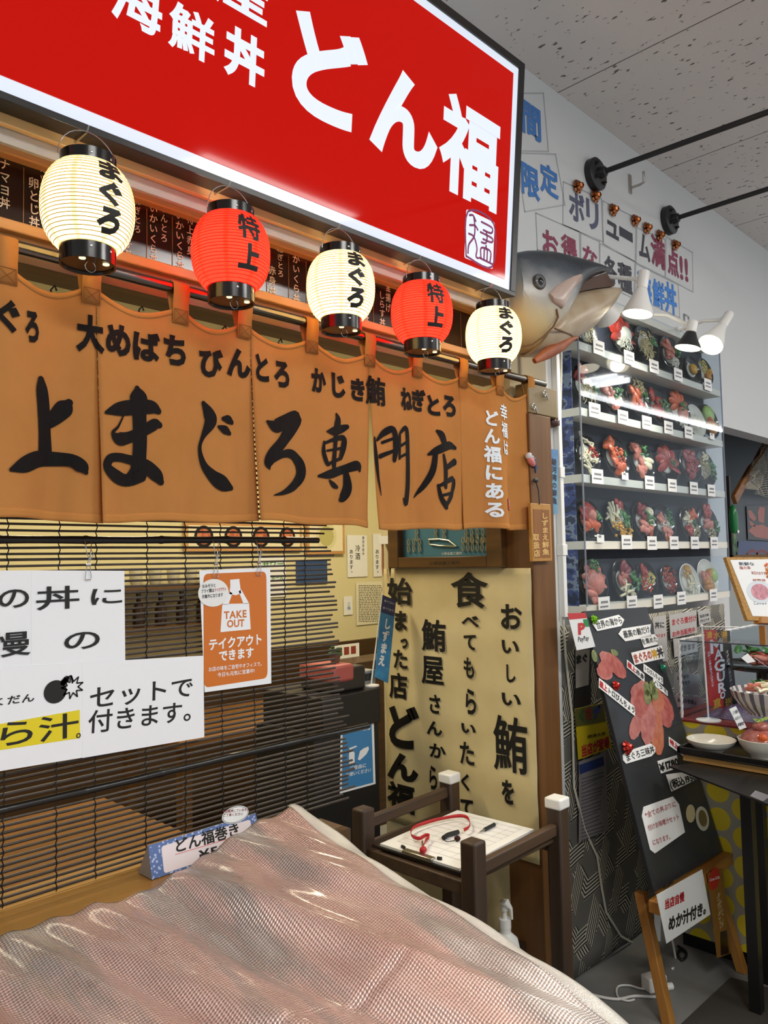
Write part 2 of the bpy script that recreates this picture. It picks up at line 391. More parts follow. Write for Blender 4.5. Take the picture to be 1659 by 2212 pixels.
# ------------------------------------------------------------------ shop front woodwork
PINE = WOOD('pine_board', '#b89868', '#c9ac7c', 0, .5, .6); PINE2 = WOOD('pine_frame', '#b98750', '#cf9f66', 0, .45, .8)
OAKD = WOOD('dark_pillar_wood', '#573612', '#774d1e', 2, .6, .7)
p = MB(); p.box(-.9, 2.07, 1.448, 1.462, 2.303, 2.42)
tag(p.build('fascia_board', PINE, bevel=.002), 'pale knotty wooden board running under the red shop sign', 'board')
f = thing('fascia_rail', 'pale grey metal rail under the wooden board of the sign', 'rail', (.6, 1.47, 2.276)); 
MB().box(-.9, 2.10, 1.464, 1.474, 2.276, 2.40).build('channel', M('grey_enamel', '#aaa6a0', .5), f)
MB().box(-.9, 2.10, 1.476, 1.51, 2.36, 2.40).build('gap_shade_strip', DKMET, f)  # black strip standing in for the shade in the gap
PMB = PY(1.6)
mb_ = thing('menu_board', 'long dark brown menu strip in a pine frame behind the lanterns', 'menu board', (.7, 1.6, 2.15))
MB().box(-.9, 2.2, 1.575, 1.62, 2.315, 2.352).build('frame_top', PINE2, mb_, bevel=.003)
MB().box(-.9, 2.2, 1.555, 1.62, 2.153, 2.176).build('frame_bottom', PINE2, mb_, bevel=.003)
MB().box(-.9, 2.2, 1.60, 1.62, 2.176, 2.315).build('panel', M('dark_brown_print', '#2a1a12', .18), mb_)
MB().box(-.9, 2.2, 1.57, 1.66, 2.10, 2.153).build('lintel', WOOD('brown_lintel', '#5e4020', '#7a5730', 0, .5), mb_)
P16 = PY(1.5995); it = []
for s, a, b, wpx in (('ナマヨ丼', (10, 342), (10, 452), 24), ('卵とじ丼', (72, 382), (74, 494), 24), ('カツ', (93, 352), (94, 400), 16), ('ねぎとろ', (296, 425), (297, 505), 15), ('らす丼', (276, 505), (277, 555), 18),
    ('いかいくら丼', (331, 440), (331, 570), 19), ('びんとろ', (354, 440), (354, 525), 16), ('いかいくら丼', (387, 455), (389, 585), 19), ('特上赤身', (410, 463), (411, 553), 16),
    ('赤身丼', (587, 573), (588, 640), 17), ('ねぎとろ', (604, 530), (606, 600), 14), ('かいくら丼', (639, 550), (640, 655), 16), ('らす丼', (790, 640), (791, 700), 13), ('しらす丼', (824, 628), (826, 706), 13), ('釜揚げ', (838, 610), (838, 676), 11), ('丼', (953, 725), (953, 745), 12), ('くら', (958, 668), (958, 700), 10)):
    it += colpx(P16, s, a, b, wpx, .012)
lettering('lettering', it, M('menu_white', '#d9c9b0', .5), mb_, P16, .001)
dv = MB()
for u in (50, 240, 317, 372, 425, 575, 622, 660, 803, 860, 990):
    a = P16.px(u, 500); dv.obox(P16.pt(a[0]-.0007, 2.182, .0), (.0014, 0, 0), (0, -.001, 0), (0, 0, .128))
dv.build('column_lines', M('menu_gold', '#8a6a3a', .4), mb_)
# pillar, bracket board, cable trunking
structure('trim_2', MB().box(2.219, 2.352, 1.485, 1.62, 0, 1.984), OAKD, bevel=.003)
structure('trim_3', MB().box(2.36, 2.41, 1.52, 1.65, 0, 2.1), M('grey_white_trim', '#b9bcbb', .5), bevel=.002)
structure('trim_4', MB().box(2.41, 2.45, 1.535, 1.65, 0, 2.28), M('white_trim', '#d4d4d0', .5), bevel=.002)
# ================================================================== red lit sign
def LIT(name, base, h, st):
    mt = M(name, base, .05, spec=.08); b = mt.node_tree.nodes['Principled BSDF']
    b.inputs['Emission Color'].default_value = lin(h); b.inputs['Emission Strength'].default_value = st; return mt
SG = PL((2.031, 1.4, 2.318), (1, 0, 0), (0, -.063, .732)); SGT = SG.pt(0, .735)
sg = thing('shop_sign', 'large lit red shop sign with white border and white lettering in a black frame', 'sign', (.7, 1.4, 2.318))
XL = -2.6; TOPY = SG.px(1132, 139)[1]
def bar(x0, x1, y0, y1, d0=-.06, d1=.004): return MB().prism([SG.pt(x, y, d0) for x, y in rect(x0, x1, y0, y1)], SG.n*(d1-d0))
wb = SG.px(1101, 628); wt = SG.px(1122, 148.7); rb = SG.px(1090.6, 603.7); rt = SG.px(1110, 159)
fm = MB()
for r in ((XL, 0, 0, wb[1]), (XL, 0, wt[1], TOPY), (wb[0], 0, wb[1], wt[1]), (XL, XL+.02, wb[1], wt[1])):
    fm.prism([SG.pt(x, y, -.06) for x, y in rect(*r)], SG.n*.064)
fm.build('frame', M('black_sign_frame', '#151312', .35), sg, bevel=.001)
bar(XL+.02, wb[0], wb[1], wt[1], -.055, -.002).build('light_panel', LIT('lit_white', '#8a8d92', '#dfe8f6', .85), sg)
bar(XL+.045, rb[0], rb[1], rt[1], -.002, 0).build('red_face', LIT('lit_red', '#4a0503', '#d0160d', .8), sg)
LW = LIT('lit_letter', '#8a8d92', '#e4edfa', .88)
it = [gb(SG, 'ど', (629, 180), (795, 110), (690, 28), (773, 301), .04, 6), gb(SG, 'ん', (797, 300), (945, 300), (848, 138), (905, 370), .045, 6), gb(SG, '福', (947, 335), (1080, 280), (985, 203), (1063, 460), .033, 4)]
lettering('lettering', it, LW, sg, SG, .0015)
a = gb(SG, '丼', (482, 150), (572, 115), (507, 56), (553, 193), .038, 5); b = gb(SG, '鮮', (362, 90), (464, 75), (385, 4), (440, 137), .025, 4)
ys = [p[1] for p in a[0]]; y0, y1 = min(ys), max(ys); xa = SG.px(235, 38)[0]; xb = SG.px(350, 25)[0]
it = [a, b, fit('海', xa, xb, y0, y1, .025, 4)]
yb = SG.px(570, 62)[1]; xa = SG.px(455, 10)[0]; xb = SG.px(577, 20)[0]; it.append(fit('産', xa, xb, yb, yb+(y1-y0), .03, 4))
lettering('small_lettering', it, LW, sg, SG, .0015)
q = SG.px(1003, 555); q2 = SG.px(1068, 480); sx0, sx1 = q[0], q2[0]; sy0 = SG.px(1062, 581)[1]; sy1 = SG.px(1010, 453)[1]
MB().prism([SG.pt(x, y, 0) for x, y in rrect(sx0, sx1, sy0, sy1, .006)], SG.n*.0012).build('seal_panel', LW, sg)
PUR = M('purple_ink', '#7d1f5c', .5, em=.15); cs = []
w_, h_ = sx1-sx0, sy1-sy0
def sl(*pts): cs.append(stroke([(sx0+x*w_, sy0+y*h_, .0066) for x, y in pts]))
sl((.1, .9), (.22, .93), (.32, .84)); sl((.12, .7), (.3, .74), (.4, .68)); sl((.25, .9), (.3, .7), (.28, .5), (.12, .3), (.1, .12)); sl((.1, .52), (.28, .5), (.4, .3), (.38, .12), (.46, .1))
sl((.52, .88), (.9, .86), (.88, .74), (.6, .73)); sl((.5, .66), (.92, .64), (.9, .55), (.6, .54)); sl((.7, .73), (.74, .6), (.7, .48), (.55, .46))
sl((.5, .12), (.96, .1)); sl((.56, .12), (.55, .34), (.88, .35), (.88, .12)); sl((.66, .13), (.66, .34)); sl((.77, .13), (.77, .34)); sl((.72, .35), (.72, .43))
b0 = .04
sl((b0, b0), (b0, 1-b0), (1-b0, 1-b0), (1-b0, b0), (b0, b0))
lettering('seal_mark', cs, PUR, sg, SG, .002)

# ================================================================== lanterns
def paper_mat(name, h, glow, k, seam):
    mt = bpy.data.materials.new(name); mt.use_nodes = True; nt = mt.node_tree; nt.nodes.remove(nt.nodes['Principled BSDF'])
    tc = nt.nodes.new('ShaderNodeTexCoord'); gr = N(nt, 'ShaderNodeTexGradient', gradient_type='RADIAL'); nt.links.new(tc.outputs['Object'], gr.inputs[0])
    mu = N(nt, 'ShaderNodeMath', operation='MULTIPLY'); mu.inputs[1].default_value = 8; nt.links.new(gr.outputs['Fac'], mu.inputs[0])
    fr = N(nt, 'ShaderNodeMath', operation='FRACT'); nt.links.new(mu.outputs[0], fr.inputs[0])
    c = ramp(nt, fr.outputs[0], [(.0, seam), (.13, seam), (.15, h), (1, h)])
    d = N(nt, 'ShaderNodeBsdfDiffuse'); t = N(nt, 'ShaderNodeBsdfTranslucent'); mx = N(nt, 'ShaderNodeMixShader'); mx.inputs[0].default_value = .6
    e = N(nt, 'ShaderNodeEmission'); e.inputs['Strength'].default_value = glow; ad = N(nt, 'ShaderNodeAddShader')
    for s in (d, t, e): nt.links.new(c, s.inputs[0])
    nt.links.new(d.outputs[0], mx.inputs[1]); nt.links.new(t.outputs[0], mx.inputs[2]); nt.links.new(mx.outputs[0], ad.inputs[0]); nt.links.new(e.outputs[0], ad.inputs[1])
    nt.links.new(ad.outputs[0], nt.nodes['Material Output'].inputs[0]); return mt
PAPW = paper_mat('cream_lantern_paper', '#ffeeb4', .46, 1, '#ecd094'); PAPR = paper_mat('red_lantern_paper', '#f0241a', .24, 1, '#d81c10')
LCAP = M('black_lacquer', '#100d0c', .22)
LAB = {0: 'leftmost cream paper lantern, the largest looking, with black brush writing', 1: 'left red paper lantern with black brush writing, hanging between two cream ones', 2: 'cream paper lantern hanging between the two red lanterns', 3: 'right red paper lantern, near the lower right of the sign', 4: 'rightmost cream paper lantern, beside the tuna head'}
def lantern(k, x, red):
    y, z0, z1 = 1.38, 2.052, 2.258; R_ = .083
    t = thing('paper_lantern', LAB[k], 'lantern', (x, y, z0), 'paper lanterns under the sign')
    zb, zt = z0+.030, z1-.020; hc = (zt-zb)/2; zc = (zt+zb)/2
    def rad(s): return .049+(R_-.049)*(max(0., 1-abs(s)**2.3))**.72
    prof = []; nr = 24
    for i in range(nr*4+1):
        s = -1+2*i/(nr*4); prof.append((rad(s)-.0016*abs(sin(pi*i/4+pi/2))**3+.0008, zc+s*hc))
    base = Vec((x, y, 0))
    o = MB().lathe(base, prof, 56, caps=False).build('paper_shade', PAPR if red else PAPW, t, smooth=80)
    rb_ = MB()
    for i in range(1, nr):
        s = -1+2*i/nr
        r = rad(s)-.0003; rb_.lathe(base, [(r, zc+s*hc-.0008), (r+.0011, zc+s*hc), (r, zc+s*hc+.0008)], 48, caps=False)
    rb_.build('ribs', M('rib_red', '#9c1c10', .6) if red else M('rib_tan', '#8a6c34', .6), t)
    MB().lathe((x, y, z0), [(.0, .004), (.044, .004), (.046, .0), (.0500, .0), (.0500, .034), (.046, .036)], 40, caps=False).build('bottom_cap', LCAP, t)
    MB().lathe((x, y, z1-.026), [(.046, 0), (.0500, 0), (.0500, .026), (.045, .026), (.045, .004)], 40, caps=False).build('top_cap', LCAP, t)
    h = MB(); h.tube([(x+.058*cos(a), y, z1-.012+.062*sin(a)) for a in [pi*i/14 for i in range(15)]], .0009, 6); h.build('wire_handle', CHROME, t)
    rg = MB(); rg.tube([(x+.010*cos(a), y-.01, z0-.004+.010*sin(a)) for a in [2*pi*i/14 for i in range(15)]], .0009, 6); rg.build('ring', CHROME, t)
    sc_ = MB()
    for a in (-1.9, -1.1):
        sc_.lathe((x+.0502*cos(a), y+.0502*sin(a), z0+.02), [(.0026, 0), (.0022, .001), (.0, .0014)], 10, ax=(cos(a), sin(a), 0)); sc_.lathe((x+.0502*cos(a), y+.0502*sin(a), z1-.012), [(.0026, 0), (.0022, .001), (.0, .0014)], 10, ax=(cos(a), sin(a), 0))
    sc_.build('rivets', CHROME, t)
    vh = MB()
    for a in (-2.3, -.75): vh.lathe((x+.033*cos(a), y+.033*sin(a), z0+.0025), [(.0, .001), (.006, .001), (.006, -.001)], 12, ax=(0, 0, 1))
    vh.build('vent_holes', M('lit_vent', '#ffeebb', em=1.5), t)
    # writing wrapped round the shade
    va = math.atan2(-y, -x); wa = va+.50
    def warp(px_, py_):
        s = py_/hc; r = rad(max(-.999, min(.999, s)))+.0016; a = wa+px_/R_
        return Vec((x+r*cos(a), y+r*sin(a), zc+py_))
    if red: it = [fit('特', -.027, .027, .004, .062, .035), fit('上', -.026, .026, -.056, -.004, .05)]
    else: it = [fit('ま', -.024, .027, .028, .070, .055, skew=.004), fit('ぐ', -.024, .022, -.020, .025, .055), fit('ろ', -.028, .022, -.067, -.023, .06, skew=.004)]
    lettering('brush_writing', it, BLACK, t, PY(0), warp=warp, step=.006)
    point('lantern_bulb', (x, y, zc-.005), (1.15, 1.5, 2.0)[k//2] if not red else 3.6, (1, .82, .58), .022)
    hk = MB().tube([(x+.005, 1.45, z1+.058), (x+.005, 1.40, z1+.058), (x, 1.385, z1+.053), (x, 1.378, z1+.062)], .0018, 6); hk.build('hook', CHROME, t)
for k, x in enumerate((.635, .951, 1.269, 1.565, 1.887)): lantern(k, x, k in (1, 3))

# ================================================================== noren
rod = MB().tube([(-.9, 1.5, 2.101), (2.34, 1.5, 2.101)], .0125, 20)
tag(rod.build('curtain_rod', M('steel_rod', '#77716a', .25, 1), smooth=60), 'steel rod carrying the orange shop curtain', 'rod')
SEAM = [-.08, .323, .705, 1.086, 1.474, 1.860, 2.252]
STR = [-.08, .13, .323, .53, .693, .895, 1.064, 1.269, 1.474, 1.668, 1.877, 2.063, 2.240]
ZT, ZB = 2.058, 1.589
rnd = random.Random(5); FO = [(rnd.uniform(9, 44), rnd.uniform(0, 6.28), rnd.uniform(.0040, .0100)) for _ in range(9)]
def cy(x, z):
    t = max(0, min(1, (ZT-z)/(ZT-ZB))); y = 0
    for f, p, a in FO: y += a*(1-2*abs(sin((f*x+p+t*1.3)/2)))*(.06+.85*t)
    i = max(0, min(5, sum(1 for s in SEAM if s <= x)-1)); s0, s1 = SEAM[i], SEAM[i+1]; c = (x-s0)/(s1-s0)
    y += -.010*t*sin(pi*max(0, min(1, c)))
    y += .018*t**1.5*math.exp(-((x-s1)/.05)**2)-.004*t*math.exp(-((x-s0)/.05)**2)
    if x > 1.86:
        e = (x-1.86)/.39; y += .026*sin(e*9.5+.6)*(.05+.95*t)*min(1, (1-e)*6+.2)
    # gathers that fan out below each strap
    for s in STR: y -= .006*math.exp(-((x-s)/.028)**2)*math.exp(-t*5)
    return 1.500+y*.9
def ztop(x):
    for a, b in zip(STR, STR[1:]):
        if a <= x <= b:
            c = (x-a)/(b-a); return ZT-.030*sin(pi*c)**1.2+(.004 if c < .08 or c > .92 else 0)
    return ZT
def zbot(x): return ZB+.004*sin(x*7)+.003*sin(x*23+1)-(.004 if x > 1.474 else 0)
CLOTH = TRANSLUCENT('orange_cotton', '#cf9255', .30, '#c68a4d', 5, 240)
HEMM = TRANSLUCENT('orange_hem', '#c4864a', .12)
nr = thing('shop_curtain', 'long orange cotton shop curtain with large black brush writing on the steel rod', 'curtain', (1.0, 1.5, 1.589))
def sheetf(x0, x1, zf0, zf1, gap0, gap1, off=0):
    def fn(a, b):
        x = x0+(x1-x0)*a; za, zb_ = zf0(x), zf1(x); z = zb_+(za-zb_)*b
        t = max(0, (1.955-z)/.36)
        xx = x+gap0*t*(1-a)**6-gap1*t*a**6
        return Vec((xx, cy(x, z)+off, z))
    return fn
for i in range(6):
    g0 = .012 if SEAM[i] == 1.474 else 0; g1 = .010 if SEAM[i+1] == 1.474 else -.010
    MB().grid(sheetf(SEAM[i]+.0004, SEAM[i+1]-.0004, ztop, zbot, g0, g1), 40, 44).build('cloth_panel', CLOTH, nr, smooth=60, solid=.0012)
    MB().grid(sheetf(SEAM[i]+.0004, SEAM[i+1]-.0004, lambda x: zbot(x)+.017, lambda x: zbot(x)-.001, g0, g1, -.0014), 40, 3).build('hem', HEMM, nr, smooth=60, solid=.0008)
    MB().grid(sheetf(SEAM[i]+.0004, SEAM[i+1]-.0004, ztop, lambda x: ztop(x)-.012, 0, 0, -.0013), 40, 2).build('top_hem', HEMM, nr, smooth=60, solid=.0008)
for s in STR:
    w2 = .0195; yf = cy(s, ZT)-.003; pts = [(yf-.0005, ZT-.036), (yf-.001, ZT+.005), (1.5-.0150, 2.092), (1.5-.013, 2.109), (1.5, 2.1165), (1.5+.0135, 2.108), (1.5+.014, 2.095), (1.5+.006, ZT+.004), (yf+.006, ZT-.03)]
    P = MB(); n = len(pts)
    vs = [(s+sx*w2, y, z) for y, z in pts for sx in (-1, 1)]
    P.add(vs, [(2*i, 2*i+1, 2*i+3, 2*i+2) for i in range(n-1)])
    o = P.build('strap', CLOTH, nr, smooth=70, solid=.0022)
    st_ = MB(); z0, z1 = ZT-.034, ZT-.006; yy = yf-.0028
    for a, b in (((-w2*.85, z0), (w2*.85, z0)), ((-w2*.85, z1), (w2*.85, z1)), ((-w2*.85, z0), (-w2*.85, z1)), ((w2*.85, z0), (w2*.85, z1)), ((-w2*.85, z0), (w2*.85, z1)), ((w2*.85, z0), (-w2*.85, z1))):
        st_.tube([(s+a[0], yy, a[1]), (s+b[0], yy, b[1])], .0005, 4)
    st_.build('stitching', M('brown_thread', '#8a5424', .8), o)
P15 = PY(1.5); cw = lambda x, y: Vec((x, cy(x, y)-.0032, y))
INK = M('noren_ink', '#100c0c', .8, spec=.2)
g = lambda *a: gb(P15, *a, .048)
it = [g('ぐ', (-14, 700), (37, 665), (20, 652), (15, 724)), g('ろ', (48, 683), (79, 715), (52, 672), (62, 743)), g('大', (162, 752), (219, 715), (195, 683), (215, 769)), g('め', (222, 737), (278, 735), (248, 702), (260, 774)),
      g('ば', (283, 770), (342, 730), (335, 722), (325, 785)), g('ち', (350, 745), (398, 775), (373, 726), (375, 791)), g('び', (428, 775), (479, 760), (470, 756), (445, 816)), g('ん', (487, 812), (539, 790), (512, 754), (515, 817)),
      g('と', (548, 800), (573, 780), (551, 764), (570, 828)), g('ろ', (585, 830), (619, 815), (603, 782), (600, 839)), g('か', (667, 840), (698, 835), (680, 797), (690, 852)), g('じ', (712, 850), (744, 820), (735, 810), (735, 862)),
      g('き', (756, 845), (784, 840), (770, 818), (775, 868)), gb(P15, '鮪', (786, 850), (829, 860), (800, 813), (820, 879), .028), g('ね', (861, 870), (887, 870), (868, 838), (870, 887)), g('ぎ', (887, 880), (917, 860), (905, 841), (905, 890)),
      g('と', (920, 890), (943, 875), (928, 854), (938, 900)), g('ろ', (951, 890), (981, 890), (965, 855), (970, 902))]
lettering('small_brush_writing', it, INK, nr, P15, warp=cw, step=.012)
S1 = lambda *p: strokepx(P15, p, 0, 560, .3737); S2 = lambda *p: strokepx(P15, p, 520, 700, .41)
it = [
 # 上
 S1((222, 700, 40), (228, 760, 75), (238, 850, 82), (248, 1000, 85), (252, 1140, 95)), S1((395, 830, 45), (370, 860, 100), (320, 910, 90), (270, 950, 70)), S1((15, 1228, 25), (100, 1200, 90), (200, 1160, 95), (300, 1155, 85), (400, 1165, 75), (455, 1205, 75), (476, 1238, 25)),
 # ま
 S1((583, 895, 20), (660, 875, 75), (760, 860, 85), (860, 860, 75), (900, 882, 40)), S1((778, 750, 30), (785, 800, 100), (788, 900, 82), (790, 1040, 82), (785, 1150, 82), (775, 1245, 95)), S1((690, 915, 10), (655, 975, 14), (622, 1010, 26), (660, 1045, 75), (740, 1030, 62), (830, 985, 62), (880, 958, 62), (905, 962, 40)),
 S1((780, 1240, 110), (720, 1280, 70), (640, 1262, 78), (582, 1210, 55), (600, 1160, 50), (670, 1152, 50), (750, 1168, 55), (830, 1205, 80), (885, 1250, 78), (912, 1290, 40)),
 # ぐ
 S1((1163, 835, 25), (1195, 900, 75), (1200, 945, 72), (1155, 1030, 25), (1136, 1100, 20), (1155, 1190, 40), (1200, 1250, 68), (1262, 1300, 85), (1315, 1325, 30)), S1((1278, 925, 25), (1305, 930, 48), (1325, 945, 30)), S1((1252, 972, 20), (1285, 990, 48), (1310, 1010, 25)),
 # ろ
 S2((112, 520, 15), (150, 545, 62), (190, 525, 60), (240, 492, 42), (272, 500, 70), (235, 560, 70), (185, 630, 55), (130, 690, 55), (106, 740, 45), (110, 770, 8)), S2((110, 740, 20), (180, 695, 32), (240, 690, 45), (285, 740, 58), (290, 800, 55), (250, 855, 44), (190, 890, 24), (128, 907, 5)),
 # 専
 S2((430, 570, 8), (470, 568, 38), (520, 555, 38), (556, 542, 22)), S2((412, 625, 12), (408, 680, 24), (425, 735, 26), (442, 745, 10)), S2((408, 635, 12), (470, 612, 18), (535, 602, 28), (535, 650, 34), (518, 705, 26)), S2((425, 672, 10), (525, 655, 14)), S2((440, 738, 14), (520, 708, 16)),
 S2((492, 478, 14), (502, 510, 40), (490, 560, 36), (480, 650, 26), (470, 745, 30), (480, 790, 10)), S2((378, 805, 12), (440, 795, 40), (540, 765, 38), (600, 748, 44), (612, 775, 14)), S2((545, 770, 26), (552, 860, 46), (530, 915, 42), (508, 928, 8)), S2((438, 825, 8), (462, 850, 28), (492, 862, 14)),
 # 門
 S2((688, 600, 10), (694, 700, 22), (702, 800, 16), (716, 905, 4)), S2((700, 615, 12), (740, 575, 30), (785, 560, 30), (795, 640, 35), (783, 720, 22)), S2((728, 628, 14), (785, 605, 12)), S2((715, 700, 22), (780, 672, 14)), S2((818, 585, 16), (814, 640, 20), (812, 712, 14)), S2((822, 575, 14), (858, 556, 24), (862, 700, 28), (858, 850, 34), (842, 945, 30), (828, 920, 6)), S2((822, 645, 12), (855, 625, 12)), S2((815, 705, 12), (855, 685, 12)),
 # 店
 S2((1012, 568, 15), (1038, 595, 42), (1050, 640, 36)), S2((970, 690, 10), (1010, 668, 34), (1080, 642, 34), (1118, 655, 16)), S2((1000, 675, 26), (985, 770, 28), (950, 850, 24), (910, 914, 6)), S2((1040, 695, 16), (1048, 770, 30), (1040, 860, 24)), S2((1045, 765, 20), (1112, 728, 30)), S2((1002, 855, 16), (1012, 920, 26), (1035, 962, 34)), S2((1008, 855, 14), (1098, 818, 26), (1088, 890, 30), (1045, 950, 20)), S2((1012, 908, 12), (1085, 892, 14))]
lettering('large_brush_writing', it, INK, nr, P15, warp=cw, step=.012)
it = colpx(P15, 'どん福にある', (1053, 885), (1052, 1122), 27, .035)+colpx(P15, '幸福は', (1082, 872), (1084, 988), 22, .02)
lettering('white_writing', it, M('white_fabric_print', '#dfe9ee', .7), nr, P15, warp=cw, step=.012)
x0, y0 = P15.px(1078, 1091); x1, y1 = P15.px(1105, 1091); zc = P15.px(1091, 1091)[1]; hh = .019
lettering('seal_patch', [(rrect(x0, x1, zc-hh, zc+hh, .006), [tuple(range(20))])], M('seal_red', '#b5231c', .7), nr, P15, warp=lambda x, y: Vec((x, cy(x, y)-.0030, y)), step=.01)
lettering('seal_character', [fit('猛', x0+.006, x1-.006, zc-hh*.75, zc+hh*.75, .01)], M('white_fabric_print', ''), nr, P15, warp=lambda x, y: Vec((x, cy(x, y)-.0042, y)), step=.01)
# tuna shaped clip on the edge of the curtain
c = P15.hit(1138, 996); c.y = cy(c.x, c.z)-.013
tc_ = thing('tuna_clip', 'small blue and pink tuna shaped clip on the right edge of the orange curtain', 'clip', c)
A = (Vec((.75, 0, -.66)), Vec((0, 1, 0)), Vec((.66, 0, .75)))
MB().ell(c, .031, .012, .016, A, 16, 10).build('body', M('tuna_navy', '#243a63', .3), tc_)
MB().ell(c-A[2]*.0055-A[1]*.002-A[0]*.002, .025, .0115, .0115, A, 16, 10).build('belly', M('tuna_pink', '#d9817a', .35), tc_)
MB().ell(c-A[0]*.021-A[1]*.0005, .012, .0125, .0125, A, 14, 8).build('face', M('tuna_silver', '#c9ced2', .3), tc_)
MB().prism([c+A[0]*.028, c+A[0]*.046+A[2]*.014, c+A[0]*.041, c+A[0]*.046-A[2]*.014], A[1]*.004).build('tail', M('tuna_navy', ''), tc_)
MB().ell(c-A[0]*.022-A[1]*.0125+A[2]*.003, .0022, .001, .0022, A, 8, 6).build('eye', BLACK, tc_)
MB().prism([c+A[2]*.013-A[0]*.006, c+A[2]*.013+A[0]*.008, c+A[2]*.024+A[0]*.012], A[1]*.003).build('fin', M('tuna_silver', ''), tc_)

# ================================================================== tuna head on the wall
FP = PL((2.1, 1.50, 2.0), (.70, -.14, 0)); fx = lambda x, y: FP.px(1080+x*.349, 500+y*.349)
def fs_(x, y, d):
    """a point on the side of the head, d out from its middle plane"""
    return PL(FP.o+FP.n*d, FP.ex, FP.ey).at(1080+x*.349, 500+y*.349)
fh = thing('mounted_tuna', 'big model of a tuna head with open mouth beside the sign', 'fish head', FP.at(1200, 700), None)
def loft(rows, k=28):
    """rows of (top, bottom, half width, centre bias) along the head, as measured on its side view"""
    mb = MB(); vs = []; n = len(rows)
    for (xt, yt), (xb, yb_), hw, pw in rows:
        a = Vec(fx(xt, yt)); b = Vec(fx(xb, yb_)); c = (a+b)/2; h = (a-b)/2
        for j in range(k):
            t = 2*pi*j/k; s, q = cos(t), sin(t); q2 = math.copysign(abs(q)**pw, q)
            p = c+h*s; vs.append(FP.pt(p.x, p.y, q2*hw))
    fs = [(i*k+j, i*k+(j+1) % k, (i+1)*k+(j+1) % k, (i+1)*k+j) for i in range(n-1) for j in range(k)]
    fs += [tuple(range(k-1, -1, -1)), tuple(range((n-1)*k, n*k))]
    return mb.add(vs, fs)
def fish_mat():
    mt = bpy.data.materials.new('painted_tuna_skin'); mt.use_nodes = True; nt = mt.node_tree; b = nt.nodes['Principled BSDF']
    g = nt.nodes.new('ShaderNodeNewGeometry'); s = nt.nodes.new('ShaderNodeSeparateXYZ'); nt.links.new(g.outputs['Position'], s.inputs[0])
    # the painted bands follow the body: height plus a slope along the snout
    a = N(nt, 'ShaderNodeMath', operation='MULTIPLY_ADD'); a.inputs[1].default_value = .10; nt.links.new(s.outputs[0], a.inputs[0]); nt.links.new(s.outputs[2], a.inputs[2])
    n = noise(nt, coords(nt, (1, 1, 1)), 14, 5); m_ = N(nt, 'ShaderNodeMath', operation='MULTIPLY_ADD'); m_.inputs[1].default_value = .07; nt.links.new(n, m_.inputs[0]); nt.links.new(a.outputs[0], m_.inputs[2])
    z0 = FP.at(1080+120*.349, 500+740*.349).z+.22; z1 = FP.at(1080+200*.349, 500+122*.349).z+.25
    mr = N(nt, 'ShaderNodeMapRange'); mr.inputs[1].default_value = z0; mr.inputs[2].default_value = z1; nt.links.new(m_.outputs[0], mr.inputs[0])
    c = ramp(nt, mr.outputs[0], [(.0, '#b99a66'), (.30, '#c8b283'), (.48, '#a9a296'), (.66, '#8d8f90'), (.80, '#4a5158'), (.95, '#2b3138')])
    nt.links.new(c, b.inputs['Base Color']); b.inputs['Roughness'].default_value = .32; bumpn(nt, noise(nt, coords(nt), 30, 3), b, .004, .35)
    return mt
FISH = fish_mat()
rows = [((20, 155), (20, 640), .095, 1), ((70, 138), (70, 700), .100, .95), ((140, 126), (140, 755), .105, .95), ((220, 124), (230, 735), .105, .95), ((300, 131), (320, 640), .100, .95), ((360, 146), (375, 530), .092, 1), ((430, 168), (432, 392), .080, 1), ((480, 182), (480, 338), .070, 1), ((540, 198), (540, 298), .056, 1), ((600, 214), (600, 270), .040, 1), ((650, 228), (650, 255), .025, 1), ((684, 238), (684, 246), .010, 1)]
loft(rows).build('head', FISH, fh, smooth=80)
JAW = M('jaw_skin', '#b3a289', .35, h2='#a38d70', sc=12)
rows = [((290, 470), (150, 775), .080, .9), ((350, 440), (250, 775), .085, .9), ((410, 400), (345, 735), .082, .9), ((480, 380), (470, 655), .072, .9), ((550, 367), (560, 600), .060, .9), ((620, 356), (630, 525), .047, .9), ((690, 348), (695, 450), .032, .9), ((738, 350), (738, 388), .014, 1)]
loft(rows).build('lower_jaw', JAW, fh, smooth=80)
def patch(pts, off, th, name, mat, hwf):
    mb = MB(); mb.prism([FP.pt(*fx(x, y), hwf+off) for x, y in pts], FP.n*th); return mb.build(name, mat, fh, smooth=60, bevel=.003)
mm = MB(); mo = [(435, 388), (560, 362), (690, 344), (640, 262), (560, 288), (480, 335)]
mm.prism([FP.pt(*fx(x, y), -.015) for x, y in mo[:4]+mo[4:]], FP.n*.03)
mm.build('mouth_lining', M('mouth_brown', '#4a2c1c', .6), fh)
rows = [((300, 385), (330, 440), .012, 1), ((350, 330), (385, 478), .016, 1), ((400, 300), (412, 430), .014, 1), ((450, 275), (452, 360), .010, 1), ((500, 262), (505, 305), .006, 1)]
def loft_at(rows, d0, d1, k=16):
    vs = []; n = len(rows)
    for i, ((xt, yt), (xb, yb_), hw, pw) in enumerate(rows):
        dd = d0+(d1-d0)*i/(n-1); a = fs_(xt, yt, dd); b = fs_(xb, yb_, dd); c = (a+b)/2; h = (a-b)/2
        for j in range(k):
            t = 2*pi*j/k; vs.append(c+h*cos(t)+FP.n*(sin(t)*hw))
    return MB().add(vs, [(i*k+j, i*k+(j+1) % k, (i+1)*k+(j+1) % k, (i+1)*k+j) for i in range(n-1) for j in range(k)]+[tuple(range(k-1, -1, -1)), tuple(range((n-1)*k, n*k))])
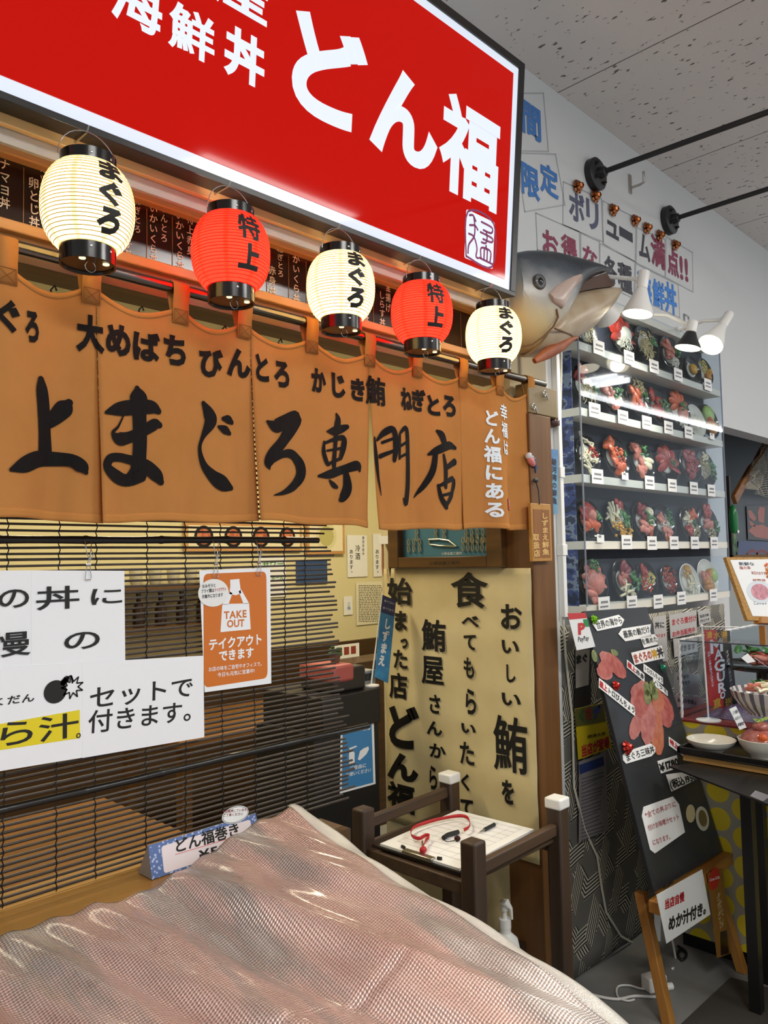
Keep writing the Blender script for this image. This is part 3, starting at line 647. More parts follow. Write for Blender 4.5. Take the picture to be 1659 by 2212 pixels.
loft_at(rows, .104, .088).build('upper_lip', M('lip_pink_grey', '#b9a296', .3), fh, smooth=80)
e = fs_(245, 312, .103)
ey = MB().lathe(e, [(.026, -.012), (.026, .002), (.0235, .006), (.021, .004)], 28, FP.n); ey.build('eye_rim', M('eye_rim_grey', '#4a4a4c', .35), fh)
MB().lathe(e, [(.021, -.004), (.021, .003), (.015, .007), (.013, .006)], 28, FP.n).build('iris', M('iris_grey', '#7d7c78', .25, h2='#5b5a58', sc=60), fh)
MB().lathe(e, [(.013, 0), (.013, .0065), (.007, .0095), (0, .0105)], 24, FP.n).build('pupil', M('pupil_black', '#16181c', .12), fh)
gl_ = MB()
gl_.tube([fs_(x, y, d) for x, y, d in ((120, 715, .08), (200, 700, .100), (270, 650, .105), (330, 590, .102), (360, 530, .098), (350, 480, .10))], .0035, 6)
gl_.tube([fs_(x, y, d) for x, y, d in ((340, 600, .098), (390, 620, .083), (440, 640, .068), (455, 655, .05))], .003, 6)
gl_.build('gill_line', M('gill_brown', '#6b4a2a', .6), fh)
rows = [((205, 785), (220, 818), .008, 1), ((260, 735), (290, 795), .010, 1), ((300, 705), (345, 768), .012, 1), ((350, 675), (400, 735), .012, 1), ((420, 645), (450, 685), .009, 1), ((480, 650), (485, 660), .004, 1)]
loft_at(rows, .06, .05).build('gill_flap', M('gill_orange', '#a65a2a', .45, h2='#8a4420', sc=20), fh, smooth=80)
# ================================================================== blind in front of the dining room
YB = 1.60; rb = random.Random(3)
bl = thing('reed_blind', 'dark brown reed blind with black bamboo poles hanging below the orange curtain', 'blind', (.5, YB, .852))
sl_ = MB(); z = .858; REED = M('dark_reed', '#2b211b', .42, h2='#40332a', sc=40, st=(1, 1, 12))
POLEZ = [2.045, 1.553, 1.037]
while z < 2.05:
    if all(abs(z-p) > .009 for p in POLEZ):
        xe = 1.412+max(0, (1.55-z))*.075+rb.uniform(-.018, .016)+(rb.uniform(0, .03) if z < 1.12 else 0); ph = rb.uniform(0, 6)
        sl_.tube([(x, YB+.0012*sin(x*9+ph), z+.0012*sin(x*6+ph)-(.004*(x-1.0) if x > 1 and z < 1.2 else 0)) for x in (-.5, 0, .35, .7, 1.05, 1.3, xe)], rb.uniform(.0027, .0034), 6)
    z += .0121+rb.uniform(-.0006, .0006)
sl_.build('reed_slats', REED, bl, smooth=60)
for z in POLEZ:
    pts = []; rr = []; x = -.5
    while x < 1.41+max(0, 1.55-z)*.06:
        for dx, r in ((0, .0088), (.006, .0100), (.012, .0088), (.06, .0080), (.12, .0082)): pts.append((x+dx, YB-.004, z+.001*sin(x*7))); rr.append(r)
        x += .175
    MB().tube(pts, rr, 10).build('bamboo_pole', M('black_bamboo', '#14110f', .3), bl, smooth=50)
for u in (13, 125, 206, 314, 397, 475, 544, 610, 655):
    x = PY(YB).px(u, 1150)[0]; zs = [.853+.006*i for i in range(200)]
    MB().tube([(x+.0018*sin(i*1.57)+.002*sin(z*5+u), YB-.0045+.001*cos(i*1.57), z) for i, z in enumerate(zs)], .0013, 4).build('cord', M('black_cord', '#0d0b0a', .7), bl)
hk = MB()
for u in (110, 300, 480, 600):
    x = PY(YB).px(u, 600)[0]; hk.tube([(x, YB, 2.045), (x, YB, 2.07), (x+.008, YB, 2.08), (x+.012, YB, 2.07)], .0022, 6)
hk.build('hooks', DKMET, bl)

# notices clipped to the blind
PN = PY(1.586)
hn = thing('hanging_notice', 'big white laminated notice of taped sheets with black writing and a yellow band', 'notice', PN.at(150, 1660))
def leaf(name, quad, mat, par, pl=PN, d=0, th=.0008, label=None): return slab(pl, quad, th, d).build(name, mat, par, label=label, smooth=0)
leaf('sheet', qpx(PN, (-150, 1450), (69, 1437), (68, 1232), (-150, 1233)), LAM, hn); leaf('sheet', qpx(PN, (67.6, 1440), (270, 1428), (268, 1233), (67, 1232)), LAM, hn, d=.0005)
leaf('sheet', qpx(PN, (-150, 1690), (178, 1636), (177, 1430), (-150, 1450)), LAM, hn, d=.0014); leaf('sheet', qpx(PN, (177, 1637), (440, 1592), (438, 1416), (176.5, 1431)), LAM, hn, d=.0018)
leaf('yellow_band', qpx(PN, (-120, 1638), (172, 1594), (171, 1533), (-120, 1585)), M('yellow_print', '#e6d21f', .3), hn, d=.0024, th=.0002)
b = lambda c, u0, u1, v0, v1, w=.012: gbox(PN, c, u0, u1, v0, v1, w, 4)
it = [b('の', -4, 62, 1273, 1313), b('丼', 78, 171, 1266, 1316), b('に', 196, 263, 1271, 1305), b('慢', -22, 66, 1364, 1418), b('の', 138, 215, 1365, 1402), b('だ', 15, 43, 1502, 1520, .02), b('ん', 46, 73, 1499, 1516, .02), b('く', -14, 6, 1508, 1524, .02),
      b('ら', 0, 70, 1557, 1607), b('汁', 83, 169, 1543, 1597), b('。', 163, 173, 1583, 1594)]
it += linepx(PN, 'セットで', (190, 1508), (418, 1482), 50, .012, 4)+linepx(PN, '付きます。', (188, 1560), (440, 1531), 50, .012, 4)
lettering('lettering', it, BLACK, hn, PN, .0032)
bx, by = PN.px(118, 1494); r = PN.size(118, 1494, 25, 25)[1]
def star(cx, cy, r0, r1, n=9): return [(cx+(r0 if i % 2 else r1)*cos(pi*i/n+.3), cy+(r0 if i % 2 else r1)*sin(pi*i/n+.3)) for i in range(2*n)]
n1 = len(star(0, 0, 1, 1))
sx, sy = PN.px(155, 1484)
it = [(oval(bx, by, r, r), [tuple(range(24))]), stroke([(bx+r*.7, by+r*.7, r*.55), (bx+r*1.0, by+r*1.0, r*.55)]), stroke([(bx+r, by+r, r*.16), (bx+r*1.4, by+r*1.2, r*.16), (sx, sy+r*.4, r*.16)])]
st_ = star(sx, sy, r*.5, r*1.0); it += [stroke([(st_[i][0], st_[i][1], r*.12), (st_[(i+1) % n1][0], st_[(i+1) % n1][1], r*.12)], 1, 4) for i in range(n1)]
lettering('bomb_drawing', it, BLACK, hn, PN, .0033)
def wire_clip(u, v0, v1, lab):
    a = PN.at(u, v0); b_ = PN.at(u+4, v1); t = thing('wire_clip', lab, 'clip', b_, 'wire clips on the blind pole')
    y = PN.o.y-.004; f = lambda x, zz, dy=0: (a.x+x, y+dy, zz); H = a.z-b_.z
    MB().tube([f(-.006, a.z+.002, .022), f(-.007, a.z+.006, .01), f(-.007, a.z-.004, -.004), f(-.002, a.z-H*.35), f(.006, a.z-H*.5), f(.012, a.z-H*.35), f(.008, a.z-H*.25), f(.001, a.z-H*.5), f(.0, a.z-H*.62)], .0009, 6).build('upper_wire', CHROME, t, smooth=60)
    MB().tube([f(.006, a.z, .02), f(.006, a.z-.004, -.004), f(.004, a.z-H*.6)], .0009, 6).build('hook', CHROME, t, smooth=60)
    MB().tube([f(-.004, a.z-H*.63), f(.006, a.z-H*.63)], .0028, 8).build('spring', CHROME, t)
    MB().tube([f(-.002, a.z-H*.63, -.001), f(-.006, b_.z+.004, -.001), f(-.005, b_.z, -.001), f(.006, b_.z, -.001), f(.007, b_.z+.004, -.001), f(.004, a.z-H*.63, -.001)], .0009, 6).build('jaw', CHROME, t, smooth=60)
wire_clip(188, 1168, 1252, 'wire clip holding the white notice with the yellow band'); wire_clip(463, 1168, 1247, 'left wire clip of the orange take out poster'); wire_clip(556, 1168, 1243, 'right wire clip of the orange take out poster')
# take out poster
tp = thing('takeout_poster', 'orange and white take out poster with a carrier bag, clipped to the blind', 'poster', PN.at(510, 1490))
c3 = lambda x, y: (x*.3858, 1100+y*.3858)
q3 = lambda *p: qpx(PN, *[c3(x, y) for x, y in p])
leaf('sheet', q3((1145, 1025), (1518, 975), (1512, 328), (1115, 342)), LAM, tp)
ORG = M('orange_print', '#cf7020', .3)
o4 = q3((1140, 1000), (1497, 945), (1490, 348), (1137, 362))
def rounded(q, k=.07):
    out = []
    for i in range(4):
        p0, p1, p2 = Vec(q[i-1]), Vec(q[i]), Vec(q[(i+1) % 4]); a, c = p1+(p0-p1)*k, p1+(p2-p1)*k
        for j in range(5):
            t = j/4; out.append(tuple(a*(1-t)**2+p1*2*t*(1-t)+c*t*t))
    return out
slab(PN, rounded(o4), .0002, .0009).build('orange_panel', ORG, tp, smooth=0)
bag = MB()
for p in (((1233, 688), (1402, 672), (1393, 525), (1360, 528), (1278, 530), (1243, 534)), ((1243, 536), (1278, 532), (1300, 470), (1285, 462)), ((1393, 527), (1362, 530), (1335, 460), (1348, 448)), ((1287, 395), (1338, 390), (1348, 470), (1320, 482), (1283, 475), (1288, 430))):
    bag.prism([PN.pt(x, y, .0011) for x, y in q3(*p)], PN.n*.0002)
bag.build('bag_picture', LAM, tp, smooth=0)
it = linepx(PN, 'TAKE', c3(1252, 592), c3(1380, 582), 42*.3858*1.35, .03)+linepx(PN, 'OUT', c3(1268, 640), c3(1368, 634), 42*.3858*1.35, .03)
lettering('bag_lettering', it, ORG, tp, PN, .0015)
it = linepx(PN, 'テイクアウト', c3(1165, 760), c3(1468, 725), 26, .03)+linepx(PN, 'できます', c3(1222, 822), c3(1420, 800), 25, .03)+linepx(PN, 'お店の味をご自宅やオフィスで。', c3(1165, 897), c3(1475, 863), 10.5, .01)+linepx(PN, '今日も元気に営業中!', c3(1215, 928), c3(1425, 903), 10.5, .01)
lettering('white_lettering', it, LAM, tp, PN, .0014)
x, y = PN.px(*c3(1193, 468)); w, h = PN.size(*c3(1193, 468), 66, 60)
slab(PN, oval(x, y, w/2, h/2), .0006, .002).build('oval_sticker', WHITE, tp, smooth=0)
it = linepx(PN, 'おみそ汁と', c3(1128, 432), c3(1205, 425), 9, .02)+linepx(PN, 'フライ類は', c3(1122, 460), c3(1196, 453), 9, .02)+linepx(PN, '対象外になります', c3(1128, 490), c3(1245, 478), 9, .02)
lettering('sticker_writing', it, BLACK, tp, PN, .003)
lettering('red_sticker_writing', linepx(PN, 'テイクアウト', c3(1198, 453), c3(1264, 446), 9, .02), REDINK, tp, PN, .003)

# ================================================================== ledge, display counter and its silver cover
LEDGE = WOOD('honey_ledge_wood', '#94682e', '#ab7c3c', 0, .35, .6)
tag(MB().box(-.9, 1.16, 1.467, 1.70, .806, .850).build('counter_ledge', LEDGE, bevel=.003), 'honey coloured wooden ledge below the reed blind', 'ledge')
structure('wall_counter', MB().box(-.9, 1.42, 1.54, 1.66, 0, .800), WOOD('counter_front_wood', '#4a341d', '#5e4426', 0, .5), smooth=0)
ZRP = [(1.47, .941), (1.457, .939), (1.277, .898), (1.113, .863), (.971, .841), (.846, .813), (.744, .793), (.692, .779), (.653, .762), (.5, .70), (.35, .63)]
BKP = [(-.6, .856), (.5, .862), (.7, .866), (.82, .876), (.9, .888), (1.0, .912), (1.1, .934), (1.19, .944)]
def interp(P, x):
    P = sorted(P)
    if x <= P[0][0]: return P[0][1]
    for (a, b), (c, d) in zip(P, P[1:]):
        if x <= c: return b+(d-b)*(x-a)/(c-a)
    return P[-1][1]
def sm(P, x, w=.05): return sum(interp(P, x+w*k/3) for k in range(-3, 4))/7
def cover(x, y):
    z = sm(ZRP, y, .04)+(sm(BKP, x, .03)-.944)*(1-.15*(1.45-y))
    r1 = .86+(1.44-y)*.31; d = x-r1; z += (.020*math.exp(-(d/.045)**2)-.012*math.exp(-((d+.09)/.05)**2))*min(1, (1.46-y)*6)
    r2 = .66+(1.42-y)*.30; d = x-r2; z += .012*math.exp(-(d/.04)**2)*min(1, (1.46-y)*6)
    z += .007*sin((x-.22*(1.44-y))*38+.6*sin(y*3))*min(1, (1.47-y)*5+.1)+.0035*sin((x-.30*(1.4-y))*83+y*4)+.0010*sin(y*17+x*5)+.0006*sin(y*47+x*13)
    z -= .010*math.exp(-((y-1.15+.2*x)/.006)**2)*(x < 1.0)*.35
    if x > 1.14: z -= .35*(x-1.14)**2*8*.5
    if x > 1.12 and y > 1.36: z += .9*(y-1.36)**2*(x-1.12)*12
    return z
def cover_mat():
    mt = bpy.data.materials.new('silver_bubble_sheet'); mt.use_nodes = True; nt = mt.node_tree; b = nt.nodes['Principled BSDF']
    g = nt.nodes.new('ShaderNodeNewGeometry'); s = nt.nodes.new('ShaderNodeSeparateXYZ'); nt.links.new(g.outputs['Position'], s.inputs[0])
    def wave(sock, per):
        m_ = N(nt, 'ShaderNodeMath', operation='MULTIPLY'); m_.inputs[1].default_value = 2*pi/per; nt.links.new(sock, m_.inputs[0])
        q = N(nt, 'ShaderNodeMath', operation='SINE'); nt.links.new(m_.outputs[0], q.inputs[0]); return q.outputs[0]
    a = wave(s.outputs[0], .0052); c = wave(s.outputs[1], .0052)
    mu = N(nt, 'ShaderNodeMath', operation='ADD'); nt.links.new(a, mu.inputs[0]); nt.links.new(c, mu.inputs[1])
    ab = N(nt, 'ShaderNodeMapRange'); ab.inputs[1].default_value = -2; ab.inputs[2].default_value = 2; nt.links.new(mu.outputs[0], ab.inputs[0])
    bumpn(nt, ab.outputs[0], b, .0018, 1.)
    big = noise(nt, coords(nt, (3.4, .55, 1), (0, 0, -.3)), 3.2, 5); base = ramp(nt, big, [(.35, '#dab6ac'), (.5, '#eccbc2'), (.6, '#c4b8b2'), (.72, '#f6efea')])  # pink and silver foil tones; the white streaks are highlights painted in
    stn = ramp(nt, noise(nt, coords(nt), 13, 8, .75), [(.60, (0, 0, 0, 1)), (.74, (.55, .55, .55, 1))])
    mx = N(nt, 'ShaderNodeMix', data_type='RGBA'); nt.links.new(stn, mx.inputs[0]); nt.links.new(base, mx.inputs[6]); mx.inputs[7].default_value = lin('#6b4a33')
    gd = ramp(nt, ab.outputs[0], [(.25, '#cabab2'), (.6, '#ffffff')]); m2 = N(nt, 'ShaderNodeMix', data_type='RGBA', blend_type='MULTIPLY'); m2.inputs[0].default_value = .8  # bubble grooves darkened and tops kept bright to paint in the glint grid
    nt.links.new(mx.outputs[2], m2.inputs[6]); nt.links.new(gd, m2.inputs[7])
    nt.links.new(m2.outputs[2], b.inputs['Base Color']); b.inputs['Metallic'].default_value = .5; b.inputs['Roughness'].default_value = .28; b.inputs['Coat Weight'].default_value = .7; b.inputs['Coat Roughness'].default_value = .12
    return mt
cv = thing('counter_cover', 'silver pink bubble foil sheet draped over the display counter in the foreground', 'cover', (.4, .9, .6))
def ybk(x): return 1.462-.004*sin(x*9) if x < .70 else 1.452+.01*sin(x*14)
def cvf(a, b):
    x = -.45+1.60*a; y = .34+(ybk(x)-.34)*b; return Vec((x, y, cover(x, y)))
FOIL = cover_mat()
MB().grid(cvf, 200, 150).build('foil_sheet', FOIL, cv, smooth=180, solid=.003)
def cve(a, b):
    x = 1.148+.040*a; y = .34+(1.457-.34)*b; return Vec((x, y, cover(x, y)+.0028*sin(pi*a)-.012*a*a))
MB().grid(cve, 8, 150).build('edge_band', M('white_foil_edge', '#e4e0d6', .3, .35, bump=.35, bsc=420), cv, smooth=180, solid=.002)
dc_ = thing('fish_counter', 'stainless display counter hidden under the silver foil sheet', 'counter', (.3, .95, 0))
MB().box(-.9, 1.12, .42, 1.45, .0, .60).build('cabinet', STEEL, dc_, bevel=.01)
P = [(x, 1.445) for x in (-.9, 1.12)]
MB().prism([(-.9, 1.447, .60), (-.9, .45, .60), (-.9, 1.15, .76), (-.9, 1.447, .81)], (2.02, 0, 0)).build('glass_hood', M('grey_hood', '#8b8f90', .3), dc_)

# price card for the roll
PC = PL((.8, 1.508, .852), (1, 0, 0), (0, .22, 1)); c5 = lambda x, y: (x*.3978, 1620+y*.3978); q5 = lambda *p: qpx(PC, *[c5(x, y) for x, y in p])
pc = thing('price_card', 'blue dotted tent price card with handwriting standing on the ledge behind the foil', 'price card', PC.pt(.15, 0))
a = PC.px(*c5(800, 482)); d = PC.px(*c5(1385, 380)); X0, X1, Y1 = a[0], d[0]+.004, (a[1]+d[1])/2
def dot_mat(name, bg, fg, sc, thr=.22):
    mt = bpy.data.materials.new(name); mt.use_nodes = True; nt = mt.node_tree; b = nt.nodes['Principled BSDF']; b.inputs['Roughness'].default_value = .4
    v = N(nt, 'ShaderNodeTexVoronoi'); v.inputs['Scale'].default_value = sc; nt.links.new(coords(nt), v.inputs['Vector'])
    nt.links.new(ramp(nt, v.outputs['Distance'], [(thr, fg), (thr+.05, bg)]), b.inputs['Base Color']); return mt
slab(PC, rect(X0, X1, 0, Y1), .0012).build('card', dot_mat('blue_dot_paper', '#5d74a8', '#b8c4de', 130, .3), pc, smooth=0)
MB().prism([PC.pt(X0, 0, 0), PC.pt(X0, Y1, 0), PC.pt(X0, Y1, 0)+Vec((0, .002, 0)), PC.pt(X0, 0, 0)+Vec((0, .055, 0))], (X1-X0, 0, 0)).build('card_back', M('clear_grey_card', '#9c938a', .4), pc, smooth=0)
slab(PC, rrect(X0+.028, X1-.018, .004, Y1-.009, .006), .0006, .0014).build('label_panel', M('pinkish_paper', '#eddfdf', .5), pc, smooth=0)
it = linepx(PC, 'どん福巻き', c5(940, 525), c5(1300, 425), 32, .025, 3)+linepx(PC, '¥500', c5(1080, 570), c5(1275, 512), 25, .03, 3)
lettering('handwriting', it, BLACK, pc, PC, .0024)
p0, p1 = PC.px(*c5(950, 568)), PC.px(*c5(1318, 458)); lettering('underline', [stroke([(p0[0], p0[1], .0016), (p1[0], p1[1], .0016)])], M('pink_pen', '#e08a86', .5), pc, PC, .0023)
bc = PC.px(*c5(1275, 342)); slab(PC, oval(bc[0], bc[1]-.004, .036, .018), .0008, .001).build('speech_bubble', WHITE, pc, smooth=0)
lettering('bubble_outline', [stroke([(x, y, .0009) for x, y in oval(bc[0], bc[1]-.004, .0335, .0160)+oval(bc[0], bc[1]-.004, .0335, .0160)[:1]], 1)], BLACK, pc, PC, .0022)
lettering('bubble_writing', linepx(PC, '今日販売していません', c5(1205, 336), c5(1352, 322), 7, .02)+linepx(PC, 'ご了承ください', c5(1208, 356), c5(1318, 346), 7, .02), M('dark_red_pen', '#7c2a2a', .6), pc, PC, .0022)

# ================================================================== clipboard rack
PW = WOOD('dark_rack_wood', '#33241a', '#4a3626', 2, .55, .8); PWX = WOOD('dark_rack_rail', '#3a2a1e', '#523d2b', 0, .55, .8)
rk = thing('waiting_list_stand', 'dark wooden four post stand beside the brush written banner', 'stand', (1.905, 1.57, 0))
A_, B_, C_, D_ = (1.690, 1.775), (2.125, 1.795), (2.128, 1.365), (1.692, 1.352)
for (x, y), cap in ((A_, 0), (B_, 1), (C_, 1), (D_, 0)):
    w2 = .026
    MB().prism([(x-w2, y-w2, 0), (x+w2, y-w2, 0), (x+w2, y+w2, 0), (x-w2, y+w2, 0)], (0, 0, .742 if not cap else .735)).build('post', PW, rk, bevel=.007)
    if cap: MB().box(x-w2-.003, x+w2+.003, y-w2-.003, y+w2+.003, .722, .756).build('end_cap', WPLAST, rk, bevel=.006, label='white plastic end cap')
MB().obox((A_[0], A_[1]-.012, .676), (B_[0]-A_[0], B_[1]-A_[1], 0), (0, .024, 0), (0, 0, .034)).build('rail', PWX, rk, bevel=.004)
MB().obox((D_[0], D_[1]-.012, .645), (C_[0]-D_[0], C_[1]-D_[1], 0), (0, .024, 0), (0, 0, .034)).build('rail', PWX, rk, bevel=.004)
MB().obox((D_[0]-.012, D_[1], .59), (A_[0]-D_[0], A_[1]-D_[1], 0), (.024, 0, 0), (0, 0, .038)).build('rail', PWX, rk, bevel=.004)
MB().box(C_[0]-.012, C_[0]+.012, C_[1], B_[1], .585, .62).build('rail', PWX, rk, bevel=.004)
MB().box(1.70, 2.115, 1.365, 1.785, .622, .636).build('shelf', PWX, rk, bevel=.003)
cb = lambda u, v, z: PZ(z).hit(u, v)
clip = thing('clipboard', 'black clipboard under white list sheets on the dark wooden stand', 'clipboard', (1.9, 1.57, .637))
Q = [cb(u, v, .65) for u, v in ((821, 1822), (992, 1876), (1153, 1791), (988, 1750))]; ce = sum(Q, Vec())/4
MB().prism([ce+(p-ce)*1.03+Vec((0, 0, -.012)) for p in Q], (0, 0, .004)).build('board', M('black_board', '#191512', .5), clip)
e0, e1 = Q[0], Q[1]; md = e0+(e1-e0)*.50; dr = (e1-e0).normalized(); inn = Vec((-dr.y, dr.x, 0))
if (ce-md).dot(inn) < 0: inn = -inn
MB().obox(md-dr*.055-inn*.008+Vec((0, 0, -.007)), dr*.11, inn*.022, (0, 0, .012)).build('metal_clip', STEEL, clip, bevel=.002)
kn = MB()
for s_ in (-.062, .062): kn.tube([md+dr*s_+inn*.012+Vec((0, 0, .004)), md+dr*(s_*1.2)+inn*.016+Vec((0, 0, .004))], .005, 8)
kn.build('clip_ends', M('black_rubber', '#181818', .5), clip)
ps = MB().prism([p+Vec((0, 0, -.007)) for p in Q], (0, 0, .007)).build('list_sheets', WHITE)
tag(ps, 'stack of white waiting list sheets on the dark wooden stand', 'paper')
ln = MB()
a0, b0_, c0, d0 = Q[0], Q[1], Q[2], Q[3]
def bil(s, t): return (a0*(1-s)+b0_*s)*(1-t)+(d0*(1-s)+c0*s)*t+Vec((0, 0, .0004))
for t in [.12+.09*i for i in range(10)]: ln.poly([bil(.10, t), bil(.9, t), bil(.9, t+.004), bil(.10, t+.004)])
for s in (.1, .3, .62, .78, .897): ln.poly([bil(s, .12), bil(s+.003, .12), bil(s+.003, .93), bil(s, .93)])
ln.build('ruled_lines', M('pale_grey_print', '#b9b9bd', .6), ps, smooth=0)
lp = [(735, 1835), (720, 1810), (745, 1790), (775, 1795), (770, 1812), (740, 1815), (713, 1800)]
LY = thing('lanyard', 'red lanyard lying looped on the white list sheets', 'lanyard', cb(955, 1800, .655))
path = [(913, 1838), (918, 1822), (927, 1813), (922, 1808), (905, 1816), (889, 1808), (893, 1792), (925, 1780), (965, 1770), (1000, 1767), (1015, 1778), (1013, 1790), (1003, 1797)]
def spl(P, k=6):
    P = [Vec(p) for p in P]; Qq = [P[0]]+P+[P[-1]]; o = []
    for i in range(1, len(Qq)-2):
        a, b, c, d = Qq[i-1], Qq[i], Qq[i+1], Qq[i+2]
        for j in range(k):
            t = j/k; o.append(.5*((2*b)+(c-a)*t+(2*a-5*b+4*c-d)*t*t+(3*b-a-3*c+d)*t**3))
    return o+[P[-1]]
rp = spl([tuple(cb(u, v, .660)) for u, v in path]); rv = []
for i, p in enumerate(rp): rv += [p+Vec((0, 0, .001)), p+Vec((.002*sin(i*.6), .002*cos(i*.6), .0115))]
MB().add(rv, [(2*i, 2*i+1, 2*i+3, 2*i+2) for i in range(len(rp)-1)]).build('ribbon', M('red_ribbon', '#b3121a', .5), LY, smooth=180, solid=.0012)
MB().ell(cb(914, 1836, .66), .012, .010, .010).build('knot', M('red_ribbon', ''), LY)
MB().tube([cb(912, 1818, .662), cb(914, 1834, .662)], .0035, 8).build('swivel_clip', STEEL, LY)
pb = thing('buzzer_strap', 'small black strap with tiny bell on the list sheets', 'strap', cb(980, 1806, .652))
MB().tube([cb(958, 1810, .658), cb(968, 1803, .658), cb(990, 1797, .658)], .007, 8).build('black_case', M('black_rubber', ''), pb); MB().ell(cb(988, 1811, .658), .010, .010, .008).build('bell', M('dark_bell', '#3a1512', .25, .6), pb)
MB().tube(spl([tuple(cb(u, v, .656)) for u, v in ((958, 1812), (965, 1818), (980, 1816), (986, 1812))]), .0012, 6).build('loop', M('black_rubber', ''), pb)
pn = thing('pen', 'black pen lying on the list sheets near the right rail', 'pen', cb(1060, 1785, .652))
MB().tube([cb(1047, 1792, .656), cb(1068, 1781, .656)], .0058, 10).build('barrel', M('black_rubber', ''), pn); MB().tube([cb(1068, 1781, .656), cb(1074, 1778, .656)], [.004, .003], 10).build('cap', ACRYL, pn); MB().tube([cb(1036, 1797, .656), cb(1047, 1792, .656)], [.0012, .004], 8).build('tip', STEEL, pn)
# pump bottle behind the stand
bx, by = 2.10, 1.58; hb = PL((0, by, 0)).px(1090, 1945)[1]
k_ = PL((0, by, 0)).px(1090, 1960)[0]; bx = k_
pbt = thing('pump_bottle', 'white pump bottle standing behind the dark wooden stand', 'bottle', (bx, by, 0))
MB().lathe((bx, by, 0), [(.045, 0), (.05, .01), (.05, hb-.17), (.04, hb-.12), (.018, hb-.10), (.018, hb-.085)], 20).build('bottle', WPLAST, pbt); MB().lathe((bx, by, hb-.085), [(.020, 0), (.020, .028), (.010, .03), (.007, .05), (.007, .07)], 16).build('collar', WPLAST, pbt)
MB().tube([(bx, by, hb-.03), (bx-.002, by, hb-.005), (bx-.01, by-.012, hb), (bx+.004, by-.022, hb-.02), (bx+.008, by-.022, hb-.055)], [.012, .014, .014, .006, .004], 12).build('nozzle', WPLAST, pbt, smooth=70)

# ================================================================== the partition wall: banner, hook frame, brush holder
PP = PX(2.219)
bn = thing('brush_banner', 'tall cream paper banner with black brush writing on the partition wall', 'banner', PP.at(990, 1760))
br = PP.px(1161, 1866); tl = PP.px(831, 1229); tr = PP.px(1148, 1229)
BX0, BX1, BZ0, BZ1 = tl[0], tr[0]-.0, br[1], tl[1]
def bf(a, b):
    x = BX0+(BX1-BX0)*a; z = BZ0+(BZ1-BZ0)*b; return PP.pt(x, z, .004+.0022*sin(x*17+z*9)*sin(z*13)+.0012*sin(z*41+x*6)+.010*max(0, .06-b)*10*a*.3)
PAPER = M('cream_banner_paper', '#d9c896', .75, h2='#cfbc88', sc=6)
MB().grid(bf, 24, 40).build('sheet', PAPER, bn, smooth=180, solid=.0006)
k = lambda c, u0, u1, v0, v1, w=.02: gbox(PP, c, u0, u1, v0, v1, w, 3)
c4 = lambda x, y: (560+x*.4099, 1100+y*.4099)
def k4(c, x0, x1, y0, y1, w=.022): a = c4(x0, y0); b = c4(x1, y1); return gbox(PP, c, a[0], b[0], a[1], b[1], w, 3)
it = [k4('お', 1280, 1392, 500, 632, .03), k4('い', 1285, 1375, 690, 760, .03), k4('し', 1310, 1358, 818, 912, .03), k4('い', 1285, 1385, 970, 1035, .03), k4('鮪', 1240, 1420, 1090, 1385, .016), k4('を', 1285, 1350, 1425, 1550, .04),
      k4('食', 1015, 1212, 330, 520, .022), k4('べ', 1072, 1165, 560, 620, .04), k4('て', 1085, 1150, 660, 742, .03), k4('も', 1085, 1140, 780, 890, .03), k4('ら', 1095, 1150, 945, 1080, .03), k4('い', 1072, 1148, 1130, 1180, .04), k4('た', 1065, 1140, 1225, 1345, .025), k4('く', 1072, 1115, 1390, 1480, .04), k4('て', 1068, 1135, 1525, 1620, .035),
      k4('鮪', 862, 990, 580, 750, .022), k4('屋', 862, 978, 775, 925, .022), k4('さ', 905, 962, 975, 1075, .028), k4('ん', 890, 972, 1115, 1190, .035), k4('か', 905, 990, 1235, 1310, .03), k4('ら', 905, 945, 1350, 1475, .03),
      k4('始', 680, 812, 360, 505, .026), k4('ま', 722, 785, 535, 640, .05), k4('っ', 752, 790, 680, 735, .05), k4('た', 715, 788, 740, 840, .03), k4('店', 692, 788, 860, 1000, .03), k4('ど', 690, 850, 1030, 1260, .05), k4('ん', 680, 845, 1285, 1430, .055), k4('福', 680, 825, 1440, 1590, .04)]
lettering('brush_writing', it, M('sumi_ink', '#14120f', .5), bn, PP, .0085, step=.0)
hf = thing('hook_frame', 'brown framed display of metal hooks on blue board above the banner', 'framed display', PP.at(970, 1228))
fx0, fx1, fz0 = PP.px(852, 1226)[0], PP.px(1097, 1226)[0], PP.px(970, 1226)[1]; fz1 = fz0+.34
FRW = WOOD('brown_frame_wood', '#4d3415', '#65461f', 1, .4)
ix0, ix1, iz0 = PP.px(873, 1200)[0], PP.px(1063, 1200)[0], PP.px(970, 1202)[1]
for n_, r in (('frame_side', (fx0, ix0, fz0, fz1)), ('frame_side', (ix1, fx1, fz0, fz1)), ('frame_bottom', (ix0, ix1, fz0, iz0)), ('frame_top', (ix0, ix1, fz1-.04, fz1))):
    MB().prism([PP.pt(x, y, 0) for x, y in rect(*r)], PP.n*.035).build(n_, FRW, hf, bevel=.003)
slab(PP, rect(ix0, ix1, iz0, fz1-.04), .006).build('blue_board', M('teal_board', '#3f7487', .6), hf)
HKM = M('galvanised_hook', '#b9b59a', .35, .8)
def hook(x, y, s):
    mb = MB(); mb.tube([PP.pt(x+.006*s*cos(a), y+.012*s*sin(a), .012) for a in [2*pi*i/12 for i in range(13)]], .002*s, 6)
    mb.tube([PP.pt(x+.006*s*cos(a), y-.024*s+.014*s*sin(a), .012) for a in [2*pi*i/12 for i in range(13)]], .002*s, 6); return mb
def fr4(x, y): return PP.px(*c4(x, y))
